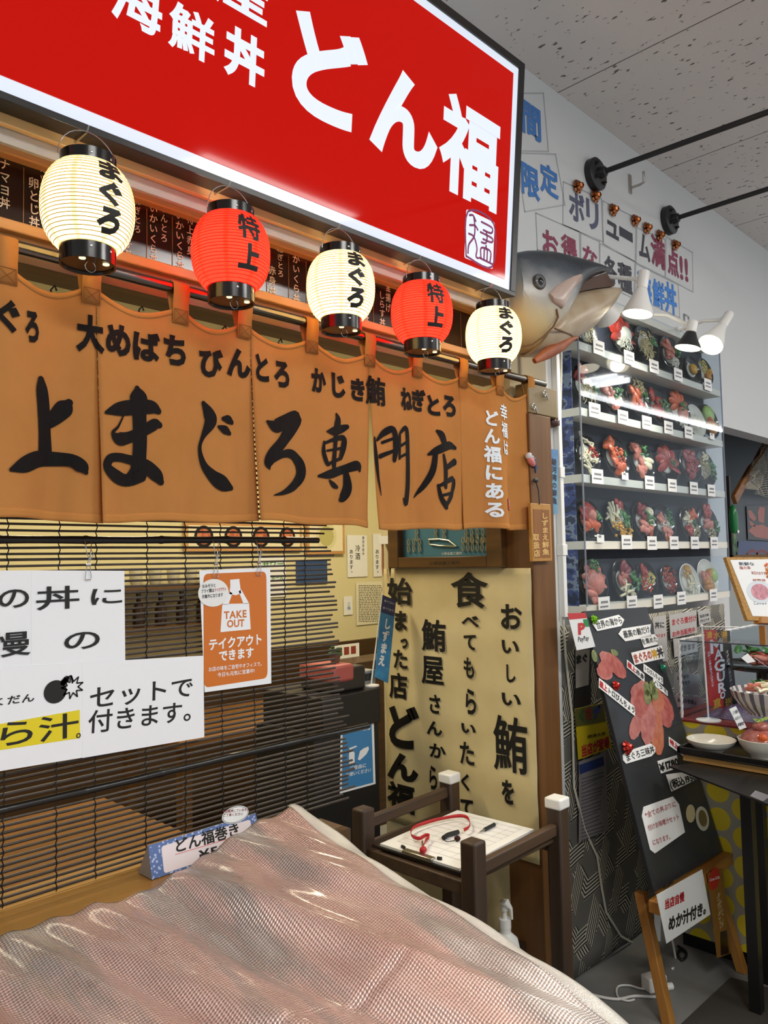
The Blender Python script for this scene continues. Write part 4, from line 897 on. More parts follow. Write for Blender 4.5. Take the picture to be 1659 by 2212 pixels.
for i, (x, y) in enumerate(((798, 175), (825, 172), (855, 172), (1085, 165), (1110, 165), (1135, 165), (1160, 165), (1185, 165), (1212, 165), (840, 115), (940, 110), (985, 110), (1100, 120), (1130, 120), (1160, 120), (1190, 120))):
    p = fr4(x, y); hook(p[0], p[1], 1.0).build('hook', HKM, hf)
ch = [fr4(x, y) for x, y in ((905, 160), (960, 158), (1010, 165), (1050, 195), (1020, 195), (960, 192), (910, 185), (905, 160))]
MB().tube([PP.pt(x, y, .012) for x, y in ch], .0035, 8).build('shackle', HKM, hf)
lettering('lettering', linepx(PP, '小野金属工業所', c4(965, 235), c4(1075, 232), 7, .01), M('pale_print', '#c9d4d4', .5), hf, PP, .007)
lettering('frame_lettering', linepx(PP, '小野金属工業所', c4(930, 285), c4(1090, 280), 8, .01), M('dark_engraving', '#2c1c0a', .6), hf, PP, .0355)
# brush holder at the end of the partition
bh = thing('brush_holder', 'clear hanging holder with two writing brushes left of the hook frame', 'holder', PP.at(842, 1245))
hx = PP.px(843, 1190)[0]; hz = PP.px(843, 1240)[1]
MB().prism([PP.pt(x, y, .01) for x, y in rect(hx-.025, hx+.025, hz, hz+.13)], PP.n*.02).build('pocket', FILM, bh)
MB().prism([PP.pt(x, y, .004) for x, y in rect(hx-.03, hx+.03, hz+.118, hz+.15)], PP.n*.03).build('clip_top', WPLAST, bh)
for dx, c_ in ((-.022, '#c98a5a'), (.018, '#2a2018')):
    MB().tube([PP.pt(hx+dx, hz-.01, .022), PP.pt(hx+dx, hz+.03, .022), PP.pt(hx+dx*.9, hz+.14, .022)], [.001, .005, .004], 8).build('brush', M('brush_'+c_[1:], c_, .5), bh)

# ================================================================== dining room seen through the blind
PD = PY(3.995)
def wall_paper(name, q, lab, cat, mat=WHITE, group=None, th=.002):
    t = thing(name, lab, cat, PD.pt(*q[0]), group); slab(PD, q, th, .001).build('sheet', mat, t, smooth=0); return t
def qr(u0, u1, v0, v1): a = PD.px((u0+u1)/2, (v0+v1)/2); w, h = PD.size((u0+u1)/2, (v0+v1)/2, u1-u0, v1-v0); return rect(a[0]-w/2, a[0]+w/2, a[1]-h/2, a[1]+h/2)
t = wall_paper('sake_notice', qr(750, 793, 1156, 1246), 'white notice with vertical writing on the cream wall, left of the two', 'notice', WHITE, 'white sake notices')
lettering('lettering', colpx(PD, '静岡県産米', (784, 1158), (784, 1200), 5)+colpx(PD, '冷酒', (772, 1176), (772, 1210), 11, .01)+colpx(PD, 'あります。', (758, 1186), (758, 1242), 9, .01), BLACK, t, PD, .004)
t = wall_paper('sake_notice', qr(806, 850, 1153, 1245), 'white notice cut off by the partition wall, right of the two', 'notice', WHITE, 'white sake notices')
lettering('lettering', colpx(PD, 'あります。', (814, 1186), (814, 1242), 9, .01), BLACK, t, PD, .004)
t = wall_paper('handwritten_notice', qr(770, 850, 1256, 1347), 'cream sheet closely covered with handwriting below the white notices', 'notice', M('cream_note_paper', '#e3dcc0', .6))
hw = MB(); rw = random.Random(8)
for i in range(22):
    v = 1264+i*3.7; u = 774
    while u < 822: l = rw.uniform(2, 6); hw.poly([PD.at(a, b, .004) for a, b in ((u, v), (u+l, v), (u+l, v+rw.uniform(1.2, 2)), (u, v+1.4))]); u += l+rw.uniform(.8, 2)
hw.build('handwriting', M('grey_handwriting', '#5c5a4c', .7), t, smooth=0)
t = wall_paper('small_card', qr(742, 761, 1288, 1328), 'small white card stuck to the cream wall beside the handwritten sheet', 'card')
lettering('lettering', colpx(PD, '三鶴', (753, 1300), (753, 1318), 7), BLUEINK, t, PD, .004)
def bowl_picture(u0, u1, v0, v1, lab, n, soup=False):
    q = qr(u0, u1, v0, v1); t = thing('framed_picture', lab, 'picture', PD.pt(*q[0]), 'framed dish pictures on the dining wall')
    (x0, y0), _, (x1, y1), _ = q; slab(PD, q, .02).build('frame', PINE2, t); slab(PD, rect(x0+.02, x1-.02, y0+.02, y1-.02), .022).build('print', M('picture_cream', '#e6dcb8', .4), t, smooth=0)
    w = (x1-x0-.04)/n
    for i in range(n):
        cx = x0+.02+w*(i+.5); cy_ = (y0+y1)/2; r = min(w*.42, (y1-y0)*.38)
        slab(PD, oval(cx, cy_, r, r), .0005, .0222).build('printed_bowl', M('print_cream_bowl', '#d8cfa0', .4) if soup else M('print_black_bowl', '#171211', .3), t, smooth=0)
        slab(PD, oval(cx, cy_, r*.72, r*.72), .0005, .0228).build('printed_food', M('print_greens', '#b9b070', .4) if soup else M('print_red_food', ('#a8442c', '#b5592f', '#98362a')[i % 3], .5, h2='#d08a5a', sc=60), t, smooth=0)
bowl_picture(660, 741, 1120, 1197, 'framed picture of a pale soup bowl at the right end of the dining wall row', 1, True)
bowl_picture(405, 655, 1130, 1190, 'long framed picture of four dark bowls seen through the blind', 4)
t = wall_paper('blue_poster', qr(640, 707, 1212, 1262), 'blue poster behind the right edge of the reed blind', 'poster', M('deep_blue_print', '#2c4a78', .4))
t = wall_paper('green_poster', qr(560, 618, 1200, 1290), 'pale poster with green writing seen through the blind', 'poster')
lettering('lettering', linepx(PD, 'サワー', (566, 1220), (612, 1217), 13, .03)+linepx(PD, 'ハイボール', (566, 1250), (612, 1247), 10, .03), M('green_ink', '#3d8a4a', .6), t, PD, .004)
# shelf of cups
sh = thing('wall_shelf', 'long dark shelf on the dining wall seen through the blind', 'shelf', (2.0, 3.9, 1.38)); MB().box(1.2, 2.75, 3.82, 3.99, 1.36, 1.385).build('board', WOOD('shelf_wood', '#4a331c', '#6a4c2c', 0), sh)
MB().box(1.2, 2.75, 3.82, 3.99, 1.14, 1.16).build('board', WOOD('shelf_wood', '', ''), sh)
cup0 = None
for i in range(13):
    x = 1.28+i*.112
    if cup0 is None:
        cup0 = MB().lathe((x, 3.9, 1.386), [(.022, 0), (.033, .02), (.036, .085), (.032, .085), (.03, .02)], 16).build('cup', M('pale_cup', '#c9c2a4', .3)); c_ = cup0
    else: c_ = cup0.copy(); COL.objects.link(c_); c_.location = (x, 3.9, 1.386)
    tag(c_, 'pale cup in the row on the dark dining wall shelf', 'cup', 'cups on the dining wall shelf')
bot0 = None
for i in range(11):
    x = 1.30+i*.13
    if bot0 is None: bot0 = MB().lathe((x, 3.9, 1.161), [(.03, 0), (.032, .01), (.032, .10), (.012, .14), (.012, .17), (.014, .17), (.014, .18)], 14).build('sauce_bottle', M('dark_bottle', '#2a1a12', .2)); c_ = bot0
    else: c_ = bot0.copy(); COL.objects.link(c_); c_.location = (x, 3.9, 1.161)
    tag(c_, 'dark bottle in the row on the lower dining wall shelf', 'bottle', 'bottles on the lower dining shelf')
# tables and seats
TBL = WOOD('dining_table_wood', '#6e4822', '#86592c', 0, .35, .6)
for i, (x0, x1, y0, y1, lab) in enumerate(((.55, 1.25, 1.95, 2.6, 'light wooden dining table close behind the blind'), (1.85, 2.85, 3.1, 3.7, 'light wooden dining table by the cream back wall'))):
    t = thing('dining_table', lab, 'table', ((x0+x1)/2, (y0+y1)/2, 0)); MB().box(x0, x1, y0, y1, .68, .715).build('tabletop', TBL, t, bevel=.004)
    for x in (x0+.05, x1-.05):
        for y in (y0+.05, y1-.05): MB().box(x-.025, x+.025, y-.025, y+.025, 0, .68).build('leg', OAKD, t)
# bench back with menu leaflet
bd = thing('bench', 'dark wooden bench back standing by the dining wall', 'bench', (3.75, 3.55, 0))
MB().box(3.55, 4.3, 3.45, 3.49, .3, .93).build('backrest', WOOD('bench_wood', '#3a2611', '#54391c', 0), bd, bevel=.004); MB().box(3.55, 4.3, 3.49, 3.85, .38, .43).build('seat', WOOD('bench_wood', '', ''), bd)
for x in (3.6, 4.25): MB().box(x-.025, x+.025, 3.5, 3.8, 0, .38).build('leg', WOOD('bench_wood', '', ''), bd)
P35 = PY(3.40); a = P35.px(722, 1425); b = P35.px(762, 1390); 
mn = thing('menu_leaflet', 'white menu leaflet with red dish pictures in front of the dark bench', 'leaflet', P35.pt(a[0], a[1]))
slab(P35, rect(a[0], b[0]+.05, a[1], b[1]), .002).build('sheet', WHITE, mn, smooth=0)
for i in range(3): slab(P35, rect(a[0]+.02+i*.055, a[0]+.06+i*.055, b[1]-.06, b[1]-.015), .0005, .0022).build('picture', M('leaflet_red', '#8c3a2c', .5), mn, smooth=0)
tb = thing('sideboard', 'low dark wooden sideboard under the menu leaflet', 'sideboard', (3.8, 3.3, 0)); MB().box(3.0, 4.2, 3.2, 3.42, 0, a[1]).build('cabinet', WOOD('bench_wood', '', ''), tb, bevel=.004)
# black till counter with its things
PT = PY(2.04)
tcx0, tcx1, ttop = 1.72, PY(2.025).px(824, 1600)[0], PT.px(780, 1492)[1]
tc_ = thing('till_counter', 'black till counter inside the entrance, behind the blind edge', 'counter', (1.9, 2.2, 0))
MB().box(tcx0, tcx1, 2.04, 2.36, 0, ttop-.12).build('base', M('matte_black', '#141211', .5), tc_); MB().box(tcx0+.03, tcx1, 2.025, 2.36, ttop-.12, ttop).build('drawer_unit', M('matte_black', ''), tc_, bevel=.004)
al = thing('alcohol_poster', 'blue hand alcohol poster on the front of the black till counter', 'poster', PT.at(770, 1700))
q = qpx(PT, (733, 1714), (810, 1693), (806, 1552), (735, 1566)); slab(PT, q, .002, .001).build('sheet', M('white_paper', ''), al, smooth=0)
q = qpx(PT, (737, 1708), (805, 1690), (801, 1559), (739, 1570)); slab(PT, q, .0005, .0032).build('blue_panel', M('poster_blue', '#3d7fb0', .4), al, smooth=0)
lettering('lettering', linepx(PT, 'アルコール消毒', (741, 1580), (798, 1571), 10, .02)+linepx(PT, 'ご自由に', (752, 1660), (790, 1652), 10, .02)+linepx(PT, 'お使いください', (745, 1674), (800, 1662), 9, .02), WHITE, al, PT, .0045)
hd = MB()
for p in (((771, 1640), (776, 1622), (784, 1616), (794, 1612), (795, 1618), (790, 1628), (782, 1636), (775, 1642)), ((752, 1650), (764, 1648), (764, 1626), (760, 1620), (756, 1620), (752, 1627)), ((752, 1616), (768, 1610), (769, 1613), (754, 1619))):
    hd.prism([PT.pt(*PT.px(*uv), .004) for uv in p], PT.n*.0006)
hd.build('hand_and_bottle_picture', WHITE, al, smooth=0)
tl_ = thing('cash_box', 'dark box with a red lid on the black till counter', 'box', (1.95, 2.15, ttop))
p0, p1 = PT.px(728, 1497), PT.px(800, 1495)
MB().box(p0[0], p1[0], 2.06, 2.24, ttop, ttop+.085).build('body', M('dark_grey_box', '#2a2624', .4), tl_, bevel=.01); MB().box(p0[0]-.004, p1[0]-.06, 2.055, 2.245, ttop+.035, ttop+.098).build('lid', M('coral_lid', '#a8524a', .5), tl_, bevel=.012)
pt_ = thing('potted_plant', 'tiny potted plant standing on the red lidded box', 'plant', (p0[0]+.065, 2.12, ttop+.1)); MB().lathe((p0[0]+.065, 2.12, ttop+.099), [(.015, 0), (.022, .03), (.018, .03)], 12).build('pot', M('brown_pot', '#6a5040', .6), pt_)
lf = MB(); rl = random.Random(4)
for i in range(16): a_ = rl.uniform(0, 6.3); lf.ell((p0[0]+.065+.018*cos(a_), 2.12+.018*sin(a_), ttop+.135+rl.uniform(-.01, .015)), .012, .006, .008, None, 6, 4)
lf.build('foliage', M('plant_green', '#4c6a3a', .6), pt_, kind='stuff')
cr = thing('card_reader', 'grey card terminal on the black till counter beside the banner', 'terminal', (2.05, 2.1, ttop)); p2 = PT.px(808, 1495); MB().box(p2[0], p2[0]+.07, 2.10, 2.16, ttop, ttop+.055).build('body', M('grey_plastic', '#8f8f8a', .5), cr, bevel=.004)
MB().box(p2[0]+.012, p2[0]+.05, 2.095, 2.102, ttop+.02, ttop+.045).build('screen', M('dark_screen', '#23282c', .2), cr)
# little blue banner on a pole
PF = PY(2.075); bp = PF.hit(806, 1497)
fl = thing('mini_banner', 'small blue hanging banner on a white pole on the black till counter', 'banner', (bp.x, 2.085, ttop))
MB().lathe((bp.x, 2.085, ttop), [(.03, 0), (.03, .004), (.006, .009)], 20).build('base', WPLAST, fl); top = PF.hit(829, 1285)
MB().tube([(bp.x, 2.085, ttop+.005), (top.x+.002, 2.083, top.z)], .0028, 8).build('pole', WPLAST, fl)
q = qpx(PF, (809, 1462), (838, 1476), (855, 1297), (826, 1285)); slab(PF, q, .001).build('flag', M('banner_blue', '#2f77a8', .5, h2='#3f8cb8', sc=30), fl, smooth=0)
q = qpx(PF, (822, 1322), (851, 1332), (855, 1297), (826, 1285)); slab(PF, q, .0004, .0012).build('navy_top', M('banner_navy', '#27305c', .5), fl, smooth=0)
lettering('lettering', colpx(PF, 'しずまえ', (838, 1335), (822, 1440), 15, .05), WHITE, fl, PF, .0022)
lettering('small_lettering', linepx(PF, '食べてみて!', (829, 1297), (851, 1305), 6)+linepx(PF, '食べてみて!', (826, 1312), (850, 1320), 6), WHITE, fl, PF, .0022)
# ================================================================== wall above the display: laminated letters, bows, rods
PWL = PY(1.6495); c4b = lambda x, y: (900+x*.4575, y*.4575)
q4b = lambda *p: qpx(PWL, *[c4b(x, y) for x, y in p])
def wl(c, x0, x1, y0, y1, w=.03): a = c4b(x0, y0); b = c4b(x1, y1); return gbox(PWL, c, a[0], b[0], a[1], b[1], w, 3)
SHEETS = [
 ('clear sheet with blue lettering partly behind the sign, uppermost on the white wall', BLUEINK, ((440, 440), (598, 440), (622, 715), (470, 712)), [('間', 498, 585, 495, 650)]),
 ('clear sheet with two blue characters beside the sign, second from the top', BLUEINK, ((470, 722), (655, 728), (700, 968), (510, 1000)), [('限', 495, 580, 785, 935), ('定', 582, 668, 782, 925)]),
 ('clear sheet with grey katakana left of the first copper bows', M('slate_ink', '#575a72', .6), ((692, 858), (872, 938), (880, 1142), (690, 1062)), [('ボ', 720, 792, 908, 1048), ('リ', 802, 858, 950, 1085)]),
 ('clear sheet with short dark katakana and a dash, middle of the upper letter row', M('charcoal_ink', '#3d3d46', .6), ((878, 948), (1035, 1030), (1032, 1238), (880, 1150)), [('ュ', 895, 952, 1050, 1122), ('ー', 958, 1018, 1085, 1130)]),
 ('clear sheet with one dark and one maroon character under two bows', M('charcoal_ink', ''), ((1040, 1075), (1172, 1130), (1172, 1308), (1036, 1240)), [('ム', 1050, 1100, 1108, 1228)]),
 ('clear sheet with a maroon character and two exclamation marks at the row end', PURINK, ((1178, 1118), (1302, 1192), (1305, 1380), (1175, 1308)), [('点', 1184, 1236, 1175, 1302), ('!', 1242, 1256, 1210, 1320), ('!', 1266, 1280, 1222, 1330)]),
 ('glaring clear sheet with maroon characters above the tuna head', PURINK, ((562, 1005), (768, 1095), (772, 1230), (570, 1180)), [('お', 595, 668, 1095, 1215), ('得', 682, 755, 1115, 1225)]),
 ('clear sheet with a single maroon hiragana behind the tuna snout', PURINK, ((775, 1100), (862, 1140), (864, 1290), (775, 1260)), [('な', 785, 852, 1168, 1262)]),
 ('clear sheet with two black characters behind the front clip lamp', M('charcoal_ink', ''), ((866, 1150), (1030, 1235), (1025, 1410), (866, 1330)), [('各', 885, 945, 1212, 1335), ('種', 950, 1016, 1245, 1380)]),
 ('clear sheet with bright blue characters right of the front clip lamp', M('bright_blue_ink', '#3d84d6', .6), ((1035, 1245), (1235, 1345), (1242, 1500), (1030, 1400)), [('海', 1040, 1108, 1290, 1440), ('鮮', 1114, 1170, 1325, 1458), ('丼', 1172, 1226, 1338, 1484)]),
]
for lab, ink, q, ch in SHEETS:
    Q = q4b(*q); t = thing('lettered_sheet', lab, 'sheet', PWL.pt(*Q[3]), 'laminated letter sheets on the white wall')
    slab(PWL, Q, .0006, .001).build('film', FILM, t, smooth=0)
    ol = [stroke([(Q[i][0], Q[i][1], .004), (Q[(i+1) % 4][0], Q[(i+1) % 4][1], .004)], 1, 4) for i in range(4)]
    lettering('film_edge', ol, M('film_edge_grey', '#b4b8b9', .3), t, PWL, .0018)
    lettering('lettering', [wl(*c) for c in ch], ink, t, PWL, .002)
    if 'one dark and one maroon' in lab: lettering('maroon_lettering', [wl('満', 1106, 1172, 1120, 1262)], PURINK, t, PWL, .002)
COPPER = M('copper_foil', '#a8643a', .22, .9)
def bow(mb, c, n, r):
    ex = Vec((1, 0, 0)) if abs(n.x) < .8 else Vec((0, 1, 0)); ex = (ex-n*ex.dot(n)).normalized(); ey = n.cross(ex)
    for ring, (m_, s_, h_) in enumerate(((8, 1, .25), (7, .72, .6), (5, .4, .9))):
        for i in range(m_):
            a = 2*pi*i/m_+ring*.4; d = ex*cos(a)+ey*sin(a); tt = ex*-sin(a)+ey*cos(a); w_ = r*.22
            pts = [c+n*r*.1, c+d*r*s_*.55+n*r*(h_+.25), c+d*r*s_+n*r*h_, c+d*r*s_*.6+n*r*h_*.5, c+n*r*.1]
            mb.add([p+tt*w_*sg_*(.35 if j in (0, 4) else 1) for j, p in enumerate(pts) for sg_ in (-1, 1)], [(2*j, 2*j+1, 2*j+3, 2*j+2) for j in range(4)])
    return mb
for i, (x, y) in enumerate(((750, 885), (833, 930), (918, 995), (1022, 1045), (1077, 1080), (1138, 1115), (1212, 1160))):
    c = PWL.at(*c4b(x, y), .002)
    o = bow(MB(), c, PWL.n, .030).build('gift_bow', COPPER, smooth=0)
    tag(o, ('first', 'second', 'third', 'fourth', 'fifth', 'sixth', 'last')[i]+' copper foil bow from the sign along the letter row', 'bow', 'copper bows above the letters')
for (u, v, u2, v2, lab) in ((1280, 380, 1659, 242, 'black pipe rail on a round wall flange, the nearer of two'), (1440, 478, 1659, 408, 'black pipe rail on a round wall flange, the farther of two')):
    p = PWL.hit(u, v); e = PZ(p.z).hit(u2, v2); d = (e-p).normalized(); t = thing('pipe_rail', lab, 'rail', p, 'black pipe rails on the white wall')
    MB().lathe(p, [(.070, .0), (.070, .028), (.062, .034), (.0, .034)], 36, (0, -1, 0)).build('flange', M('black_iron', '#1a1a1b', .45), t); MB().lathe(p, [(.026, .03), (.022, .06), (.016, .065)], 20, d).build('socket', M('black_iron', ''), t)
    MB().tube([p+d*.03, p+d*2.6], .0115, 14).build('pipe', M('black_iron', ''), t, smooth=60)
    b = MB()
    for a in (.6, 2.2, 3.8, 5.4): b.lathe(p+Vec((.046*cos(a), -.034, .046*sin(a))), [(.008, 0), (.008, .008), (.004, .008), (.004, .016)], 6, (0, -1, 0))
    b.build('bolts', M('black_iron', ''), t)
p = PWL.hit(1360, 398); t = thing('wall_hook', 'small steel bracket hook on the white wall between the two pipe rails', 'hook', p)
MB().box(p.x-.012, p.x+.012, 1.644, 1.65, p.z-.045, p.z+.045).build('plate', STEEL, t, bevel=.001); MB().tube([(p.x, 1.645, p.z-.02), (p.x, 1.60, p.z-.02), (p.x, 1.58, p.z-.015), (p.x, 1.58, p.z+.035)], .006, 8).build('arm', STEEL, t, smooth=60)

# ================================================================== display case of sample dishes
c6 = lambda x, y: (1180+x*.2985, 680+y*.2985)
YF, YK = 1.55, 1.645; PCF = PY(YF); CX0, CX1 = 2.668, 4.065
ZS = [PCF.px(*c6(x, y))[1] for x, y in ((230, 185), (240, 665), (255, 1150), (270, 1637), (300, 2110))]
CTOP = 2.572
SHW = M('white_shelf', '#e4dfd0', .45)
def camo_mat():
    mt = bpy.data.materials.new('blue_camouflage'); mt.use_nodes = True; nt = mt.node_tree; b = nt.nodes['Principled BSDF']; b.inputs['Roughness'].default_value = .6
    c = ramp(nt, noise(nt, coords(nt, (.55, 1, 1.5)), 16, 3, .45), [(0, '#27304f'), (.44, '#27304f'), (.45, '#46548a'), (.53, '#46548a'), (.54, '#8f97a8'), (.60, '#8f97a8'), (.61, '#39405c')], 'CONSTANT')
    nt.links.new(c, b.inputs['Base Color']); return mt
CAMO = camo_mat()
dcs = thing('display_case', 'tall acrylic wall case with white shelves full of sample seafood bowls', 'display case', ((CX0+CX1)/2, 1.6, ZS[4]-.03))
MB().box(CX0, CX1, YK-.004, YK, ZS[4]-.03, CTOP).build('back_panel', M('navy_back_cloth', '#1d2029', .7, h2='#2a2e3c', sc=7), dcs)
MB().box(CX0-.001, CX0+.002, 1.585, YK, ZS[4], ZS[0]).build('side_cloth', CAMO, dcs)
for i, z in enumerate(ZS):
    MB().box(CX0-.002, CX1, YF+.002, YK, z-.032, z).build('shelf', SHW, dcs, bevel=.001)
MB().box(CX0+.0, CX1, YF+.04, YK, CTOP-.03, CTOP).build('top_board', SHW, dcs, bevel=.001)
MB().box(CX0, CX1, YF-.003, YF, ZS[3], ZS[0]+.001).build('front_panel', ACRYL, dcs); MB().box(CX0, CX1, YF-.003, YF, ZS[4], ZS[3]-.07).build('front_panel', ACRYL, dcs)
MB().box(CX0, CX1, YF-.003, YF, ZS[0]+.002, CTOP-.02).build('front_panel', ACRYL, dcs)
MB().box(CX0-.005, CX0-.002, YF, YK, ZS[4], CTOP-.02).build('side_panel', ACRYL, dcs); MB().box(CX1, CX1+.003, YF, YK, ZS[4], CTOP-.02).build('side_panel', ACRYL, dcs)
for x in (CX0-.0035, CX1+.0015): MB().box(x-.0025, x+.0025, YF-.0035, YF+.0015, ZS[4], CTOP-.02).build('panel_edge', CLEAR('acrylic_edge', '#aab2d0', .6, .1, .25), dcs)
# sample bowls
BOWLB = M('black_sample_bowl', '#0f0e0e', .12, coat=.3); BOWLW = M('white_sample_plate', '#dcd8cc', .25); RICE = M('white_rice', '#e6e2d4', .6, bump=.5, bsc=500)
FD = {'red': ('#a82a1a', '#cc5038'), 'tuna': ('#8f2420', '#b24438'), 'pink': ('#cc7460', '#dc9a86'), 'orange': ('#cc5420', '#e07838'), 'rare': ('#8a2c30', '#a84844'), 'shira': ('#b8a878', '#d0c09a'), 'green': ('#2f6a2c', '#5c9a44'), 'white': ('#e0dccb', '#efece0'), 'roe': ('#a82a14', '#c84a28'), 'uni': ('#d49a2a', '#e6b84a'), 'fried': ('#c07c2a', '#dca24a'), 'lime': ('#9fc060', '#c8dc94'), 'lemon': ('#dcc860', '#ece0a0'), 'squid': ('#e6d9b4', '#f2ecd8')}
def FM(k): a, b = FD[k]; return M('food_'+k, a, .35, h2=b, sc=120, st=(1, 1, .4), bump=.3, bsc=200, coat=.1, lo=.5, hi=.75)
rfd = random.Random(21)
PN_ = {'sl': 'sashimi_slices', 'fan': 'sashimi_fan', 'gr': 'greens', 'no': 'shirasu_whitebait', 'lu': 'minced_mound', 'ro': 'roe', 'fr': 'fried_pieces', 'sq': 'squid_strips'}
def topping(kind, col, x, y, r, o, e1, e2, n, R_, par):
    mb = MB(); P = lambda a, b, h: o+e1*(a*R_)+e2*(b*R_)+n*(h*R_)
    if kind == 'sl':
        for i in range(5):
            a = rfd.uniform(0, 6.3); d = rfd.uniform(.15, .6)*r; t = rfd.uniform(0, 3.14); u = (e1*cos(t)+e2*sin(t)); w = (e2*cos(t)-e1*sin(t)); nn = (n+u*rfd.uniform(-.5, .5)).normalized()
            u = (u-nn*u.dot(nn)).normalized(); w = nn.cross(u); mb.ell(P(x+d*cos(a), y+d*sin(a), .14+rfd.uniform(0, .12)), r*.62*R_, r*.34*R_, .09*R_, (u, w, nn), 10, 6)
    elif kind == 'fan':
        for i in range(7):
            a = -1.9+i*.62+1.57; u = e1*cos(a)+e2*sin(a); w = e2*cos(a)-e1*sin(a); nn = (n+w*.5).normalized(); w = nn.cross(u); mb.ell(P(x+.55*r*cos(a), y+.55*r*sin(a), .16), r*.55*R_, r*.25*R_, .07*R_, (u, w, nn), 10, 6)
    elif kind == 'gr':
        for i in range(12):
            a = rfd.uniform(0, 6.3); d = rfd.uniform(0, 1)*r; t = rfd.uniform(0, 3.14); u = e1*cos(t)+e2*sin(t); w = e2*cos(t)-e1*sin(t); nn = (n+u*rfd.uniform(-.8, .8)).normalized(); u = (u-nn*u.dot(nn)).normalized(); w = nn.cross(u)
            mb.ell(P(x+d*cos(a), y+d*sin(a), .3+rfd.uniform(0, .12)), r*.42*R_, r*.22*R_, .03*R_, (u, w, nn), 6, 4)
    elif kind in ('no', 'sq'):
        for i in range(46 if kind == 'no' else 10):
            a = rfd.uniform(0, 6.3); d = r*rfd.random()**.5; t = rfd.uniform(0, 6.3); l = r*.28 if kind == 'no' else r*.6; h = .16+.18*(1-d/max(r, .01))+rfd.uniform(-.03, .05)
            mb.tube([P(x+d*cos(a)-l*cos(t), y+d*sin(a)-l*sin(t), h), P(x+d*cos(a), y+d*sin(a), h+.05), P(x+d*cos(a)+l*cos(t), y+d*sin(a)+l*sin(t), h)], .022*R_ if kind == 'no' else .06*R_, 5)
    elif kind == 'lu': mb.ell(P(x, y, .18), r*R_, r*R_, .24*R_, (e1, e2, n), 14, 8)
    elif kind == 'ro':
        for i in range(30):
            a = rfd.uniform(0, 6.3); d = r*rfd.random()**.5; mb.ell(P(x+d*cos(a), y+d*sin(a), .20+.14*(1-d/r)), .07*R_, .07*R_, .07*R_, (e1, e2, n), 6, 4)
    elif kind == 'fr':
        for i in range(5):
            a = rfd.uniform(0, 6.3); d = r*rfd.uniform(.1, .7); mb.ell(P(x+d*cos(a), y+d*sin(a), .22), r*.5*R_, r*.38*R_, .2*R_, (e1, e2, n), 9, 6)
    return mb.build(PN_[kind], FM(col), par, smooth=70)
def sample(cx, cy, w, h, lab, tops, white=False, name='sample_bowl', d=None):
    p = PY(1.606).hit(*c6(cx, cy)); R_ = (d or PY(1.606).size(*c6(cx, cy), 2, h*.2985)[1])/2; R_ = min(R_*1.07, .094)
    n = Vec((-.12, -1, .20)).normalized(); e1 = Vec((1, -.12, 0)).normalized(); e2 = n.cross(e1)*-1
    if e2.z < 0: e2 = -e2
    t = thing(name, lab, 'bowl', p-e2*R_, 'sample seafood bowls in the case'); dp = .034
    MB().lathe(p, [(.0, -dp), (R_*.45, -dp), (R_*.50, -dp*.8), (R_*.85, -dp*.35), (R_, .0), (R_*.96, .001), (R_*.80, -dp*.35), (R_*.5, -dp*.5), (0, -dp*.55)], 30, n, e1).build('bowl', BOWLW if white else BOWLB, t, smooth=50)
    MB().ell(p-n*.014, R_*.52, R_*.52, R_*.16, (e1, e2, n), 18, 8).build('rice', RICE, t)
    for k, c, x, y, r in tops: topping(k, c, x*.92-.06, y*.95, r*1.02, p-n*.012, e1, e2, n, R_, t)
G = ('gr', 'green')
